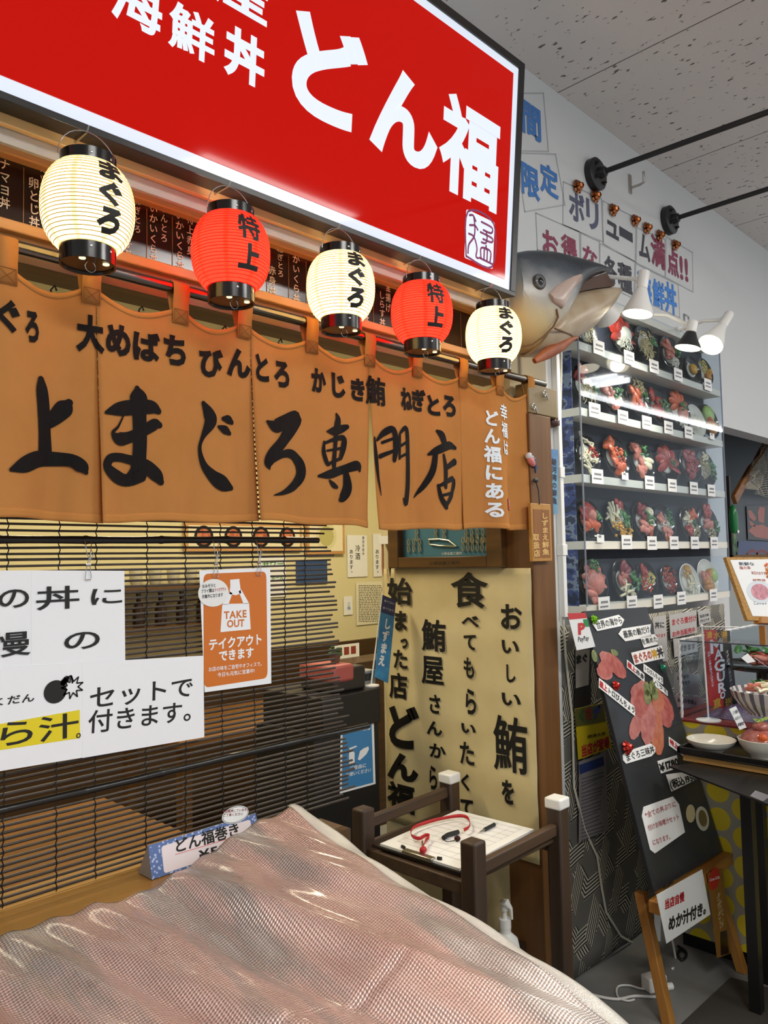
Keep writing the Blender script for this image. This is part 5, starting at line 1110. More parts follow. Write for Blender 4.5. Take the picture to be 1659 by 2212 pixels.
ROWS = [
 (sample, 300, 130, 100, 210, 'black bowl of plain whitebait at the left end of the top shelf, behind the tuna', [('no', 'shira', 0, 0, .7)]),
 (sample, 552, 150, 170, 300, 'black bowl of red tuna glowing white under the lamp on the top shelf', [('fan', 'red', 0, 0, .9), ('lu', 'white', .2, .05, .42), ('sl', 'red', -.3, .5, .5), ('no', 'white', .1, -.3, .45)]),  # white mound is the lamp's glare modelled as a pale topping
 (sample, 728, 210, 160, 280, 'black bowl of whitebait with green onion on the top shelf', [('no', 'shira', -.1, -.05, .72), ('no', 'shira', -.2, -.4, .5), G+(.35, 0, .3)]),
 (sample, 905, 280, 130, 280, 'black bowl of pink slices and greens under the dark necked lamp', [('sl', 'pink', -.3, .3, .55), ('sl', 'pink', -.1, -.2, .5), G+(.3, 0, .3), ('no', 'white', .1, -.55, .3)]),
 (sample, 1065, 395, 90, 190, 'small dark bowl on the top shelf in front of golden fried pieces', [('lu', 'uni', 0, 0, .4)]),
 (sample, 1150, 410, 110, 190, 'plate of golden fried pieces with lemon yellow shreds at the top shelf end', [('fr', 'fried', .2, -.4, .55), ('no', 'lemon', -.1, .3, .5), ('fr', 'uni', .5, -.1, .3)]),
 (sample, 285, 510, 170, 290, 'black bowl of red tuna over whitebait at the left end of the second shelf', [('sl', 'tuna', -.1, .55, .6), ('no', 'shira', 0, -.3, .6), ('lu', 'squid', .1, .05, .25), G+(.45, -.2, .3)]),
 (sample, 480, 590, 150, 260, 'black bowl of pink slices with chopped onion on the second shelf', [('sl', 'pink', -.2, .2, .6), ('sl', 'pink', -.1, -.4, .55), G+(.2, .25, .4), ('sl', 'squid', .5, -.2, .3)]),
 (sample, 670, 600, 150, 290, 'black bowl half salmon half whitebait in the middle of the second shelf', [('no', 'shira', .1, .45, .5), ('sl', 'orange', -.3, 0, .6), G+(.35, .05, .3), ('sl', 'red', -.1, -.45, .4)]),
 (sample, 812, 655, 120, 270, 'black bowl of red tuna with one green tuft on the second shelf', [('sl', 'red', -.3, .3, .6), ('sl', 'red', 0, -.4, .6), G+(.3, -.05, .4)]),
 (sample, 968, 695, 130, 250, 'black bowl of orange prawns and pink mince on the second shelf', [('fan', 'orange', 0, .3, .8), ('lu', 'pink', .2, -.15, .4), G+(.1, .2, .3), ('no', 'white', 0, -.65, .35)]),
 (sample, 1085, 765, 100, 230, 'white plate with pale shreds near the right end of the second shelf', [('no', 'white', 0, -.1, .6), ('lu', 'squid', .1, -.2, .3)], True),
 (sample, 1180, 770, 120, 240, 'dark plate of cabbage and fried cutlet at the second shelf end', [('lu', 'lime', 0, .4, .5), ('fr', 'fried', .1, -.35, .6), ('fr', 'orange', -.2, 0, .3)]),
 (sample, 305, 1000, 150, 260, 'black bowl of white squid with a mound of red roe on the third shelf', [('sq', 'squid', -.2, .2, .6), ('sq', 'squid', 0, -.5, .5), ('ro', 'roe', .35, -.05, .42)]),
 (sample, 505, 1020, 160, 310, 'black bowl of orange salmon slices heaped on the third shelf', [('sl', 'orange', -.3, .45, .6), ('sl', 'orange', 0, -.35, .65), ('ro', 'orange', .2, .0, .4), G+(.45, 0, .22)]),
 (sample, 695, 1050, 150, 290, 'black bowl of pale pink tuna folds on the third shelf', [('sl', 'pink', -.4, .3, .55), ('sl', 'pink', -.2, -.4, .55), ('sl', 'squid', .4, -.1, .5), G+(0, .35, .3)]),
 (sample, 880, 1070, 160, 300, 'bowl with red slices fanned like petals on the third shelf', [('fan', 'red', 0, -.15, .95), ('fan', 'pink', -.1, .1, .6), G+(.15, -.05, .22)]),
 (sample, 1045, 1080, 130, 300, 'black bowl of deep red tuna cubes on the third shelf', [('sl', 'tuna', -.2, .4, .6), ('sl', 'tuna', -.2, -.4, .6), ('ro', 'red', .25, 0, .45)]),
 (sample, 1155, 1110, 110, 260, 'black bowl of whitebait and shiso at the right end of the third shelf', [('no', 'shira', -.2, 0, .6), G+(.2, .1, .4), G+(.3, -.4, .3), ('sq', 'squid', 0, .5, .3)]),
 (sample, 315, 1480, 160, 280, 'black bowl of coral tuna and one green tuft on the fourth shelf', [('sl', 'red', -.1, .3, .65), ('sl', 'orange', 0, -.4, .6), ('lu', 'pink', .2, .2, .35), G+(.45, .1, .32)]),
 (sample, 530, 1480, 170, 290, 'black bowl with golden sea urchin on the fourth shelf', [('sq', 'squid', -.3, .3, .5), ('sl', 'red', .2, .6, .5), ('ro', 'uni', -.3, -.5, .45), ('ro', 'uni', .4, -.55, .4), G+(.25, 0, .45)]),
 (sample, 715, 1490, 170, 290, 'black bowl of mixed sashimi with scallop on the fourth shelf', [('sl', 'tuna', -.3, .4, .5), ('lu', 'squid', .4, .4, .28), ('sl', 'squid', .4, -.1, .35), ('sl', 'pink', -.2, -.4, .5), G+(.15, .1, .35), ('sl', 'orange', .3, -.5, .3)]),
 (sample, 855, 1505, 120, 260, 'black bowl of pink slices under shredded white radish on the fourth shelf', [('sl', 'pink', -.3, .2, .5), ('sl', 'pink', 0, -.6, .5), ('no', 'white', .1, -.1, .45), G+(.2, .4, .35), G+(.35, -.1, .25)]),
 (sample, 1045, 1510, 130, 250, 'black bowl split between squid and salmon on the fourth shelf', [('sq', 'squid', -.4, .2, .4), ('sl', 'orange', .2, .4, .55), ('sl', 'red', -.2, -.5, .5), ('no', 'shira', .35, -.45, .35), G+(.1, -.1, .25)]),
 (sample, 1175, 1510, 120, 260, 'black bowl of salmon and pink slices at the right end of the fourth shelf', [('sl', 'red', 0, .6, .55), ('sl', 'pink', -.1, -.1, .5), G+(.35, -.2, .35), ('no', 'shira', 0, -.6, .35)]),
 (sample, 342, 1930, 190, 320, 'black bowl with a rose of rolled pink tuna on the bottom shelf', [('lu', 'pink', .1, 0, .6), ('fan', 'pink', .1, 0, .75), ('sl', 'tuna', .15, 0, .35), ('sl', 'pink', -.2, -.6, .5), G+(0, .6, .3)]),
 (sample, 575, 1920, 170, 300, 'black bowl of dark red tuna with white daikon on the bottom shelf', [('sl', 'rare', .1, .55, .6), ('sl', 'pink', -.4, .2, .45), G+(.4, -.1, .45), ('sq', 'squid', -.1, -.55, .45)]),
 (sample, 732, 1910, 120, 240, 'black bowl of salmon and whitebait strips on the bottom shelf', [('sl', 'red', -.2, .4, .5), ('ro', 'orange', -.2, -.3, .5), ('no', 'lemon', .4, 0, .35)]),
 (sample, 895, 1920, 120, 220, 'black bowl filled with bright orange roe on the bottom shelf', [('ro', 'roe', 0, .1, .75), ('ro', 'roe', 0, -.2, .65), ('ro', 'orange', -.2, .3, .5)]),
 (sample, 1040, 1930, 110, 250, 'pale plate with yellow flower garnish on the bottom shelf', [('no', 'white', .1, -.4, .5), ('ro', 'uni', -.1, .55, .35), ('sq', 'squid', .2, -.1, .4)], True),
 (sample, 1170, 1900, 130, 280, 'plate of long fried prawns at the right end of the bottom shelf', [('fr', 'fried', 0, -.4, .6), ('fr', 'fried', .1, .2, .4), ('lu', 'lime', .5, .1, .4), ('sl', 'pink', -.4, 0, .4)], True),
]
for r in ROWS: r[0](*r[1:])
# price cards on the shelf edges
CARDS = [[(380, 238), (600, 312), (780, 375), (955, 435), (1170, 507)], [(350, 692), (555, 742), (728, 782), (885, 817), (1030, 852), (1200, 880)], [(370, 1170), (570, 1168), (748, 1215), (912, 1235), (1068, 1255), (1195, 1272)], [(392, 1620), (582, 1645), (765, 1652), (925, 1650), (1075, 1650), (1215, 1650)], [(418, 2095), (620, 2085), (810, 2075), (978, 2050), (1210, 2028)]]
PCD = PY(YF-.006); ordn = ('first', 'second', 'third', 'fourth', 'fifth', 'last'); rown = ('top', 'second', 'third', 'fourth', 'bottom')
for j, row in enumerate(CARDS):
    for i, (x, y) in enumerate(row):
        small = (j, i) in ((1, 5), (2, 1), (3, 0)); w, h = (.055, .030) if small else (.088, .058)
        cxx, cz = PCD.px(*c6(x, y)); t = thing('shelf_card', '%s small white price card from the left on the %s shelf edge' % (ordn[i], rown[j]), 'price card', PCD.pt(cxx, cz-h/2), 'price cards on the case shelves')
        slab(PCD, rect(cxx-w/2, cxx+w/2, cz-h/2, cz+h/2), .0012).build('card', WHITE, t, smooth=0)
        tx = MB()
        for k in range(2 if small else 5):
            a = cxx-w*.28+k*.011; tx.poly([PCD.pt(px_, pz, .0016) for px_, pz in rect(a, a+.008, cz+.004, cz+.013)])
        for k in range(0 if small else 7): a = cxx-w*.36+k*.009; tx.poly([PCD.pt(px_, pz, .0016) for px_, pz in rect(a, a+.007, cz-.012, cz-.006)])
        tx.build('printed_line', M('grey_print', '#5a5a60', .6), t, smooth=0)

# ================================================================== clip lamps
LAMPW = M('lamp_enamel', '#e8e6e0', .35); LENS = M('lit_lens', '#fff3d8', em=6)
def clip_lamp(lab, base, neck, face, r, lens_up=False, dark=False, power=9):
    """base: where the arm leaves the case, neck: top of the socket, face: centre of the lit rim"""
    base, neck, face = Vec(base), Vec(neck), Vec(face); d = (face-neck).normalized(); L = (face-neck).length
    t = thing('clip_lamp', lab, 'lamp', base, 'clip lamps over the display case')
    MB().lathe(neck, [(0, 0), (.019, 0), (.021, .004), (.021, L*.40), (.017, L*.42)], 20, d).build('socket', LAMPW, t)
    MB().lathe(neck, [(.018, L*.40), (.022, L*.44), (r*.62, L*.66), (r*.93, L*.90), (r, L), (r*.96, L), (r*.58, L*.68)], 32, d, caps=False).build('shade', M('dark_neck', '#2c2c2e', .3) if dark else LAMPW, t, smooth=60)
    MB().lathe(neck, [(r*.97, L*.985), (r*.9, L*1.0), (r*.5, L*1.02), (0, L*1.03)], 32, d).build('lens', LENS, t)
    MB().tube([base, base+(neck-base)*.5+Vec((0, 0, .01)), neck+d*L*.2], .008, 10).build('arm', LAMPW, t, smooth=60); MB().ell(neck+d*L*.2-(d.cross(Vec((1, 0, 0))).normalized())*.02, .012, .012, .012).build('joint', LAMPW, t)
    MB().box(base.x-.02, base.x+.02, base.y-.012, base.y+.012, base.z-.02, base.z+.02).build('clamp', LAMPW, t, bevel=.003)
    spot('clip_lamp_light', face+d*.012, face+d*2, power, (1, .93, .78), 110, .03)
PLm = PY(1.30)
clip_lamp('white clip lamp pointing straight down right of the tuna mouth', (2.72, 1.60, 2.57), PLm.hit(1392, 586), PLm.hit(1381, 672)+Vec((.03, .022, 0)), .056, power=13)
P2 = PY(1.50); clip_lamp('white clip lamp half hidden behind the tuna jaw', (2.80, 1.60, 2.58), P2.hit(1290, 636), P2.hit(1317, 676)+Vec((.02, .03, 0)), .060, power=8)
clip_lamp('dark necked clip lamp with bright lens, over the top shelf', (3.35, 1.60, 2.59), PLm.hit(1497, 694), PLm.hit(1496, 750)+Vec((0, .02, 0)), .053, dark=True, power=13)
clip_lamp('white clip lamp tilted at the far end of the case', (3.7, 1.60, 2.58), PLm.hit(1576, 678), PLm.hit(1550, 742)+Vec((0, .03, 0)), .055, power=14)
# brackets
p = PY(1.52).hit(1478, 695); t = thing('clip_bracket', 'small chrome bracket at the top of the case', 'bracket', p); MB().tube([p, p+Vec((0, .0, .035)), p+Vec((.05, 0, .035)), p+Vec((.05, 0, .02))], .005, 8).build('rod', CHROME, t)

# ================================================================== pillar trinkets and cables
PB = PY(1.470)
t = thing('rod_bracket', 'olive wooden block with steel eyelets at the end of the curtain rod', 'block', (2.30, 1.48, 1.99)); a = PB.px(1155, 876); b = PB.px(1211, 826)
MB().box(a[0]-.01, b[0]+.0, 1.487, 1.54, 1.986, 2.088).build('block', WOOD('olive_block', '#6b5730', '#7d683c', 0, .5), t, bevel=.003)
hk = MB()
for u, v in ((1177, 850), (1153, 878)): c = PY(1.482).hit(u, v); hk.tube([c+Vec((.009*cos(q), 0, .009*sin(q))) for q in [2*pi*i/12 for i in range(13)]], .002, 6); hk.tube([c+Vec((.009, 0, 0)), c+Vec((.022, 0, -.02))], .003, 6)
hk.build('eyelets', CHROME, t)
PSB = PY(1.478)
t = thing('wooden_plaque', 'carved wooden plaque with brown lettering hanging on the pillar', 'plaque', PSB.at(1163, 1211)); x0, z1 = PSB.px(1140, 1087); x1, z0 = PSB.px(1187, 1212)
PLW = WOOD('plaque_wood', '#a8752f', '#bd8a40', 2, .45)
slab(PSB, rect(x0, x1, z0, z1), .012).build('board', PLW, t, bevel=.002); slab(PSB, rect(x0+.012, x1-.012, z0+.012, z1-.02), .0008, .012).build('panel', WOOD('plaque_panel', '#7d4d1c', '#965f26', 2, .5), t, smooth=0)
it = colpx(PSB, 'しずまえ鮮魚', (1169, 1107), (1172, 1200), 15, .03)+colpx(PSB, '取扱店', (1150, 1152), (1153, 1204), 14, .03); lettering('lettering', it, M('pale_carving', '#d9b06a', .5), t, PSB, .0135)
MB().tube([PSB.at(1154, 1036, .004), PSB.at(1160, 1060, .006), PSB.at(1158, 1090, .014)], .0022, 6).build('cord', M('black_rubber', ''), t); MB().ell(PSB.at(1155, 1038, .004), .014, .006, .008).build('knot', M('black_rubber', ''), t)
PTR = PY(1.515); c = PTR.hit(1195, 912); t = thing('shell_bell', 'glossy brown shell shaped bell hanging on the grey trim', 'bell', c)
MB().ell(c, .026, .022, .022, None, 18, 10).build('shell', M('brown_glaze', '#4a2c22', .12, coat=.6), t); MB().ell(c+Vec((.012, -.004, -.006)), .014, .014, .012, None, 14, 8).build('lobe', M('brown_glaze', ''), t); MB().tube([c+Vec((0, 0, .018)), c+Vec((0, .002, .06))], .0016, 6).build('string', M('grey_string', '#a8a49a', .7), t)
t = thing('blue_strip_sign', 'narrow blue vertical strip sign on the grey trim by the case', 'sign', PTR.at(1195, 1110)); q = qpx(PTR, (1187, 970), (1204, 972), (1203, 1110), (1189, 1110)); slab(PTR, q, .003).build('sheet', M('strip_blue', '#2c5a9c', .4, h2='#6a9ab4', sc=9), t, smooth=0)
lettering('lettering', colpx(PTR, '駿河湾の鮮魚', (1195, 990), (1196, 1090), 11, .03), M('dark_navy_ink', '#1a2038', .5), t, PTR, .0036)
PCB = PY(1.53); f = lambda u, v, y=1.53: PY(y).hit(u, v)
tag(MB().tube([f(u, v) for u, v in ((1213, 700), (1212, 820), (1209, 950), (1211, 1100), (1213, 1250), (1216, 1330), (1222, 1420), (1236, 1550), (1240, 1700), (1262, 1790), (1290, 1850), (1300, 1920), (1309, 1970), (1341, 2022), (1382, 2046))]+[PZ(.006).hit(1427, 2084), PZ(.006).hit(1432, 2120)], .0045, 8).build('cable', M('cream_cable', '#d2cdbb', .45), smooth=60), 'long cream cable running down the trim and patterned cloth to the floor', 'cable')
tr_ = thing('cable_trunking', 'white cable trunking with two junction sleeves beside the case', 'trunking', f(1208, 1320)); x = f(1208, 1100).x
MB().box(x-.014, x+.008, 1.512, 1.535, 1.28, 2.3).build('channel', WPLAST, tr_, bevel=.002)
for z in (1.80, 1.52): MB().box(x-.018, x+.012, 1.508, 1.535, z-.02, z+.02).build('sleeve', WPLAST, tr_, bevel=.002)

# ================================================================== patterned cloth under the case, notices on it
def cloth_mat():
    mt = bpy.data.materials.new('sashiko_stripes'); mt.use_nodes = True; nt = mt.node_tree; b = nt.nodes['Principled BSDF']; b.inputs['Roughness'].default_value = .8
    g = nt.nodes.new('ShaderNodeNewGeometry'); s = nt.nodes.new('ShaderNodeSeparateXYZ'); nt.links.new(g.outputs['Position'], s.inputs[0])
    def mth(op, a, b_=None, c=None):
        n = N(nt, 'ShaderNodeMath', operation=op)
        for i, v in enumerate((a, b_, c)):
            if v is None: continue
            if isinstance(v, (int, float)): n.inputs[i].default_value = v
            else: nt.links.new(v, n.inputs[i])
        return n.outputs[0]
    X, Z = s.outputs[0], s.outputs[2]; P_ = .105
    def stripes(ang, per): return mth('LESS_THAN', mth('FRACT', mth('MULTIPLY', mth('ADD', mth('MULTIPLY', X, cos(ang)), mth('MULTIPLY', Z, sin(ang))), 1/per)), .52)
    def band(ang, per, wdt, off=0.): return mth('LESS_THAN', mth('FRACT', mth('MULTIPLY_ADD', mth('ADD', mth('MULTIPLY', X, cos(ang)), mth('MULTIPLY', Z, sin(ang))), 1/per, off)), wdt)
    a1, a2, a3 = radians(35), radians(100), radians(155)
    # three woven families of stripe bundles over a plain ground
    outv = None; base = None
    col = N(nt, 'ShaderNodeMix', data_type='RGBA'); col.inputs[6].default_value = lin('#6a6760'); col.inputs[7].default_value = lin('#6a6760'); cur = col.outputs[2]
    for ang, off, cut in ((a1, .0, a2), (a2, .3, a3), (a3, .55, a1)):
        st = stripes(ang, .0125); bd = mth('MULTIPLY', band(ang, .15, .42, off), band(cut, .19, .66, off))
        c1 = N(nt, 'ShaderNodeMix', data_type='RGBA'); c1.inputs[6].default_value = lin('#14141a'); c1.inputs[7].default_value = lin('#c2bca8'); nt.links.new(st, c1.inputs[0])
        m_ = N(nt, 'ShaderNodeMix', data_type='RGBA'); nt.links.new(bd, m_.inputs[0]); nt.links.new(cur, m_.inputs[6]); nt.links.new(c1.outputs[2], m_.inputs[7]); cur = m_.outputs[2]
    nt.links.new(cur, b.inputs['Base Color']); return mt
PCL = PY(1.54)
def clothf(a, b): x = 2.46+1.50*a; z = .012+1.235*b; return Vec((x, 1.542+.004*sin(x*23)*(1-b)+.0015*sin(z*12), z))
tag(MB().grid(clothf, 60, 20).build('patterned_cloth', cloth_mat(), smooth=180, solid=.002), 'black and grey striped pattern cloth hanging below the display case', 'cloth')
def notice(name, lab, cat, pl, q, mat, d=.002): t = thing(name, lab, cat, pl.pt(*min(q, key=lambda p: p[1]))); slab(pl, q, .0012, d).build('sheet', mat, t, smooth=0); return t
c7 = lambda x, y: (1180+x*.2887, 1280+y*.2887); c8 = lambda x, y: (1180+x*.2887, 1720+y*.2887)
PNT = PY(1.530); Q7 = lambda *p: qpx(PNT, *[c7(x, y) for x, y in p]); Q8 = lambda *p: qpx(PNT, *[c8(x, y) for x, y in p])
t = notice('dark_poster', 'dark poster with black characters on white, below the payment card', 'poster', PNT, Q7((205, 430), (330, 420), (330, 835), (210, 860)), M('poster_dark', '#26231f', .4)); slab(PNT, Q7((212, 432), (318, 425), (310, 690), (215, 715)), .0006, .0034).build('white_area', M('poster_pale', '#a8a198', .5), t, smooth=0)
lettering('lettering', [gbox(PNT, c, *[k for pr in ((c7(x0, y0)[0], c7(x1, y0)[0], c7(x0, y0)[1], c7(x0, y1)[1]),) for k in pr], .05) for c, x0, x1, y0, y1 in (('ま', 216, 256, 465, 530), ('ぐ', 262, 300, 455, 520))], BLACK, t, PNT, .0045)
t = notice('yellow_poster', 'yellow poster with coloured lettering left of the leaning menu board', 'poster', PNT, Q7((208, 870), (420, 825), (486, 1160), (235, 1250)), M('poster_yellow', '#cdb51e', .4)); slab(PNT, Q7((208, 872), (420, 828), (440, 960), (215, 1005)), .0005, .0033).build('dark_head', M('poster_olive', '#5c5a2a', .5), t, smooth=0)
for c, (x0, x1, y0, y1), k in (('く', (235, 280, 870, 970), '#2f5a2c'), ('さ', (285, 335, 855, 950), '#8f2f22'), ('デ', (340, 405, 840, 940), '#3a3f8a')):
    a, b = c7(x0, y0), c7(x1, y1); lettering('lettering', [gbox(PNT, c, a[0], b[0], a[1], b[1], .06)], M('poster_ink_'+k[1:], k, .5), t, PNT, .0042)
lettering('lettering', linepx(PNT, '当店が登場', c7(255, 1190), c7(465, 1115), 26, .05), REDINK, t, PNT, .0036); lettering('lettering', linepx(PNT, '焼津水産', c7(300, 1080), c7(440, 1050), 8, .02), M('brown_ink', '#4a3210', .5), t, PNT, .0036)
t = notice('grey_notice', 'long grey notice with a blue heading below the yellow poster', 'notice', PNT, qpx(PNT, c7(240, 1265), c7(440, 1195), c8(462, 255), c8(240, 345)), M('notice_grey', '#8d8888', .55)); slab(PNT, Q7((240, 1290), (420, 1225), (428, 1290), (245, 1360)), .0005, .0034).build('blue_heading', M('heading_blue', '#2b3f78', .5), t, smooth=0)
tx = MB(); rw = random.Random(2)
for i in range(18):
    y = 1380+i*27; a, b = c7(255, y+12), c7(255+rw.uniform(110, 170), y-40); e = PNT.px(*a); g_ = PNT.px(*b); tx.add([PNT.pt(*e, .0036), PNT.pt(*g_, .0036), PNT.pt(g_[0], g_[1]-.004, .0036), PNT.pt(e[0], e[1]-.004, .0036)], [(0, 1, 2, 3)])
tx.build('printed_lines', M('grey_print', ''), t, smooth=0)
t = notice('payment_card', 'white mobile payment card with red top and red logo by the trim', 'card', PY(1.42), qpx(PY(1.42), c7(222, 432), c7(362, 405), c7(285, 150), c7(153, 155)), WHITE)
P150 = PY(1.42); slab(P150, qpx(P150, c7(165, 203), c7(300, 190), c7(285, 150), c7(153, 155)), .0004, .0034).build('red_top', M('card_red', '#c43a3a', .4), t, smooth=0)
slab(P150, qpx(P150, c7(268, 200), c7(305, 198), c7(315, 255), c7(278, 257)), .0004, .0034).build('green_tag', M('card_green', '#2f8a4c', .4), t, smooth=0)
lettering('lettering', linepx(P150, 'PayPay', c7(230, 348), c7(312, 336), 15, .02), BLACK, t, P150, .0038)
a, b = c7(220, 225), c7(285, 315); lettering('logo', [gbox(P150, 'P', a[0]+3, b[0], a[1], b[1], .06)], M('card_red', ''), t, P150, .0038)

# ================================================================== leaning menu board on its easel
BDQ = PL((2.45, 1.20, .41), (1, 0, 0), (0, .25, .885)); B7 = lambda *p: qpx(BDQ, *[c7(x, y) for x, y in p]); B8 = lambda *p: qpx(BDQ, *[c8(x, y) for x, y in p])
bdq = qpx(BDQ, (1413, 1928), (1562, 1838), (1396, 1311), (1262, 1320)); bw = [(-.01, 0), (.515, 0), (.50, .925), (.028, .925)]
mbd = thing('menu_easel_board', 'tall black menu board with tuna photo and white word strips on a wooden easel', 'menu board', BDQ.pt(.25, 0))
slab(BDQ, [bdq[0], bdq[1], bdq[2], bdq[3]], .016, -.016).build('board', M('black_menu_board', '#17181b', .5, h2='#202124', sc=4), mbd, bevel=.002)
slab(BDQ, [bdq[0], bdq[1], bdq[2], bdq[3]], .001, .001).build('film', CLEAR('board_film', '#f2f4f6', .3, .12, .015), mbd, smooth=0)
def strip(pts, txt, p0, p1, h, ink=BLACK, bold=.02, part='word_strip', c=c7, mat=WHITE):
    q = qpx(BDQ, *[c(x, y) for x, y in pts]); o = slab(BDQ, q, .0012, .003).build(part, mat, mbd, smooth=0)
    if txt: lettering('lettering', linepx(BDQ, txt, c(*p0), c(*p1), h, bold), ink, o, BDQ, .0048)
    return o
DKI = M('soft_black_ink', '#2c2a28', .6)
strip(((375, 290), (555, 252), (577, 205), (535, 167), (362, 212), (338, 235)), '世界の海から', (365, 250), (560, 205), 18, DKI)
strip(((585, 367), (782, 330), (770, 290), (776, 238), (560, 272), (533, 312)), '最高の鮪だけ', (568, 318), (765, 275), 17, DKI)
strip(((725, 415), (826, 390), (826, 340), (800, 312), (696, 335)), 'を集めた', (705, 372), (822, 348), 14, DKI)
strip(((655, 543), (880, 492), (858, 397), (628, 452)), 'まぐろの', (645, 500), (780, 462), 22, M('soft_red_ink', '#a84a3a', .6), .05)
o = mbd; lettering('lettering', linepx(BDQ, '神', c7(782, 468), c7(820, 455), 22, .05), GOLD, mbd, BDQ, .0048); lettering('lettering', linepx(BDQ, '丼', c7(822, 458), c7(865, 440), 22, .05), DKI, mbd, BDQ, .0048)
def diag(pts, txt, p0, p1, h, nred=0):
    strip(pts, None, 0, 0, 0); a, b = Vec(p0), Vec(p1); n = len(txt); m_ = a+(b-a)*nred/n
    if nred: lettering('lettering', linepx(BDQ, txt[:nred], c7(*a), c7(*m_), h, .05), REDINK, mbd, BDQ, .0048)
    lettering('lettering', linepx(BDQ, txt[nred:], c7(*m_), c7(*b), h, .03), DKI, mbd, BDQ, .0048)
diag(((597, 562), (727, 670), (727, 612), (597, 503)), '極上赤身', (600, 535), (724, 640), 14, 2); diag(((722, 592), (867, 690), (865, 638), (722, 533)), 'トロびんちょう', (724, 563), (865, 662), 13)
diag(((795, 692), (902, 776), (900, 738), (792, 634)), 'ハラモ', (797, 665), (898, 752), 12); diag(((386, 712), (656, 926), (660, 860), (388, 640)), '極上トロびんちょう', (390, 680), (655, 890), 17, 2); diag(((912, 1146), (1022, 1227), (1065, 1190), (910, 1080)), '特上トロ', (915, 1113), (1040, 1205), 15, 2)
q = qpx(BDQ, c7(585, 1283), c7(812, 1195), c7(770, 1128), c7(562, 1215)); 
strip(((590, 1282), (780, 1225), (808, 1195), (808, 1160), (775, 1130), (590, 1190), (565, 1220), (568, 1255)), 'まぐろ三昧丼', (585, 1240), (800, 1170), 19, DKI)
strip(((852, 1355), (985, 1310), (970, 1218), (824, 1262)), '¥1780', (842, 1312), (980, 1262), 24, BLACK, .05); strip(((930, 1490), (1115, 1400), (1085, 1335), (888, 1362)), '(税込1950', (915, 1440), (1108, 1375), 22, BLACK, .04)
strip(((805, 428), (1030, 270), (985, 60), (940, 2), (720, 80), (708, 150), (770, 400)), None, 0, 0, 0, c=c8)
lettering('lettering', linepx(BDQ, '*全ての丼ぶりに', c8(730, 145), c8(960, 55), 15, .02)+linepx(BDQ, '付けお味噌汁セット', c8(750, 240), c8(985, 150), 15, .02)+linepx(BDQ, 'になります。', c8(785, 350), c8(930, 295), 15, .02), M('faded_red_ink', '#a8555a', .6), mbd, BDQ, .0048)
def blob(name, mat, pts, d, c=c7, th=.0012): return slab(BDQ, qpx(BDQ, *[c(x, y) for x, y in pts]), th, d).build(name, mat, mbd, smooth=0)
def petal(x0, y0, x1, y1, w):
    a, b = Vec((x0, y0)), Vec((x1, y1)); d = b-a; q = Vec((-d.y, d.x)).normalized()*w; return [tuple(a+d*t+q*s_*k) for s_, seq in ((1, ((0, .3), (.25, .85), (.55, 1), (.85, .75), (1, .25))), (-1, ((1, .25), (.85, .75), (.55, 1), (.25, .85), (0, .3)))) for t, k in seq]
PINK1 = M('print_tuna_pink', '#a35a54', .35, h2='#bd7a70', sc=40); PINK2 = M('print_tuna_red', '#9c463e', .35, h2='#b5665a', sc=40); PINK3 = M('print_tuna_orange', '#ad5c42', .35, h2='#bd7456', sc=40)
for p_, mt, d in (((690, 900, 640, 1100, 45), PINK1, .002), ((720, 660, 650, 860, 50), PINK1, .0021), ((760, 800, 750, 1140, 58), PINK1, .0026), ((790, 830, 840, 1215, 55), PINK3, .0024), ((830, 800, 915, 1010, 50), PINK2, .0022), ((700, 680, 640, 780, 40), PINK1, .0023), ((860, 760, 935, 960, 40), PINK2, .002), ((720, 720, 690, 930, 55), PINK2, .003), ((820, 720, 840, 900, 45), PINK3, .003)): blob('printed_slice', mt, petal(*p_), d)
for i, (x, y) in enumerate(((740, 730), (780, 720), (745, 790), (800, 760))): blob('printed_greens', M('print_green', '#5c6a3a', .4, h2='#8a8f5a', sc=60), petal(x, y-60, x+10, y+50, 26), .0036)
for p_ in ((400, 450, 560, 600, 55), (450, 460, 580, 640, 50), (380, 560, 480, 640, 50), (430, 500, 440, 640, 55)): blob('printed_mince', PINK2 if p_[0] > 420 else PINK1, petal(*p_), .0022+p_[0]*1e-6)
blob('printed_greens', M('print_green', ''), petal(345, 430, 365, 520, 20), .002); blob('printed_greens', M('print_green', ''), petal(480, 430, 530, 470, 20), .002)
blob('printed_egg', M('print_egg', '#cfc193', .4), [(1075+33*cos(a), 130+68*sin(a)) for a in [2*pi*i/20 for i in range(20)]], .002, c8); blob('printed_bowl', M('print_bowl_white', '#c9c6b4', .4), [(1163+48*cos(a)+10*sin(a), 168+92*sin(a)) for a in [2*pi*i/20 for i in range(20)]], .002, c8); blob('printed_soup', M('print_soup', '#6a5c34', .4), [(1163+30*cos(a)+8*sin(a), 165+62*sin(a)) for a in [2*pi*i/20 for i in range(20)]], .0034, c8)
for (x, y), k, r in (((340, 205), '#7fc41e', .017), ((502, 700), '#c2281c', .018), ((855, 565), '#2c8a6a', .015), ((582, 1165), '#b52a1c', .024)): bow(MB(), BDQ.at(*c7(x, y), .005), BDQ.n, r).build('bow', M('foil_'+k[1:], k, .25, .5), mbd, smooth=0)
EW = WOOD('easel_pine', '#9a6428', '#b57e3c', 2, .4, .7); EWX = WOOD('easel_rail', '#9a6428', '#b57e3c', 0, .4, .7)
es = thing('easel', 'wooden easel carrying the black menu board', 'easel', (2.7, 1.19, 0))
MB().box(2.40, 3.00, 1.165, 1.215, .362, .402).build('rail', EWX, es, bevel=.004)
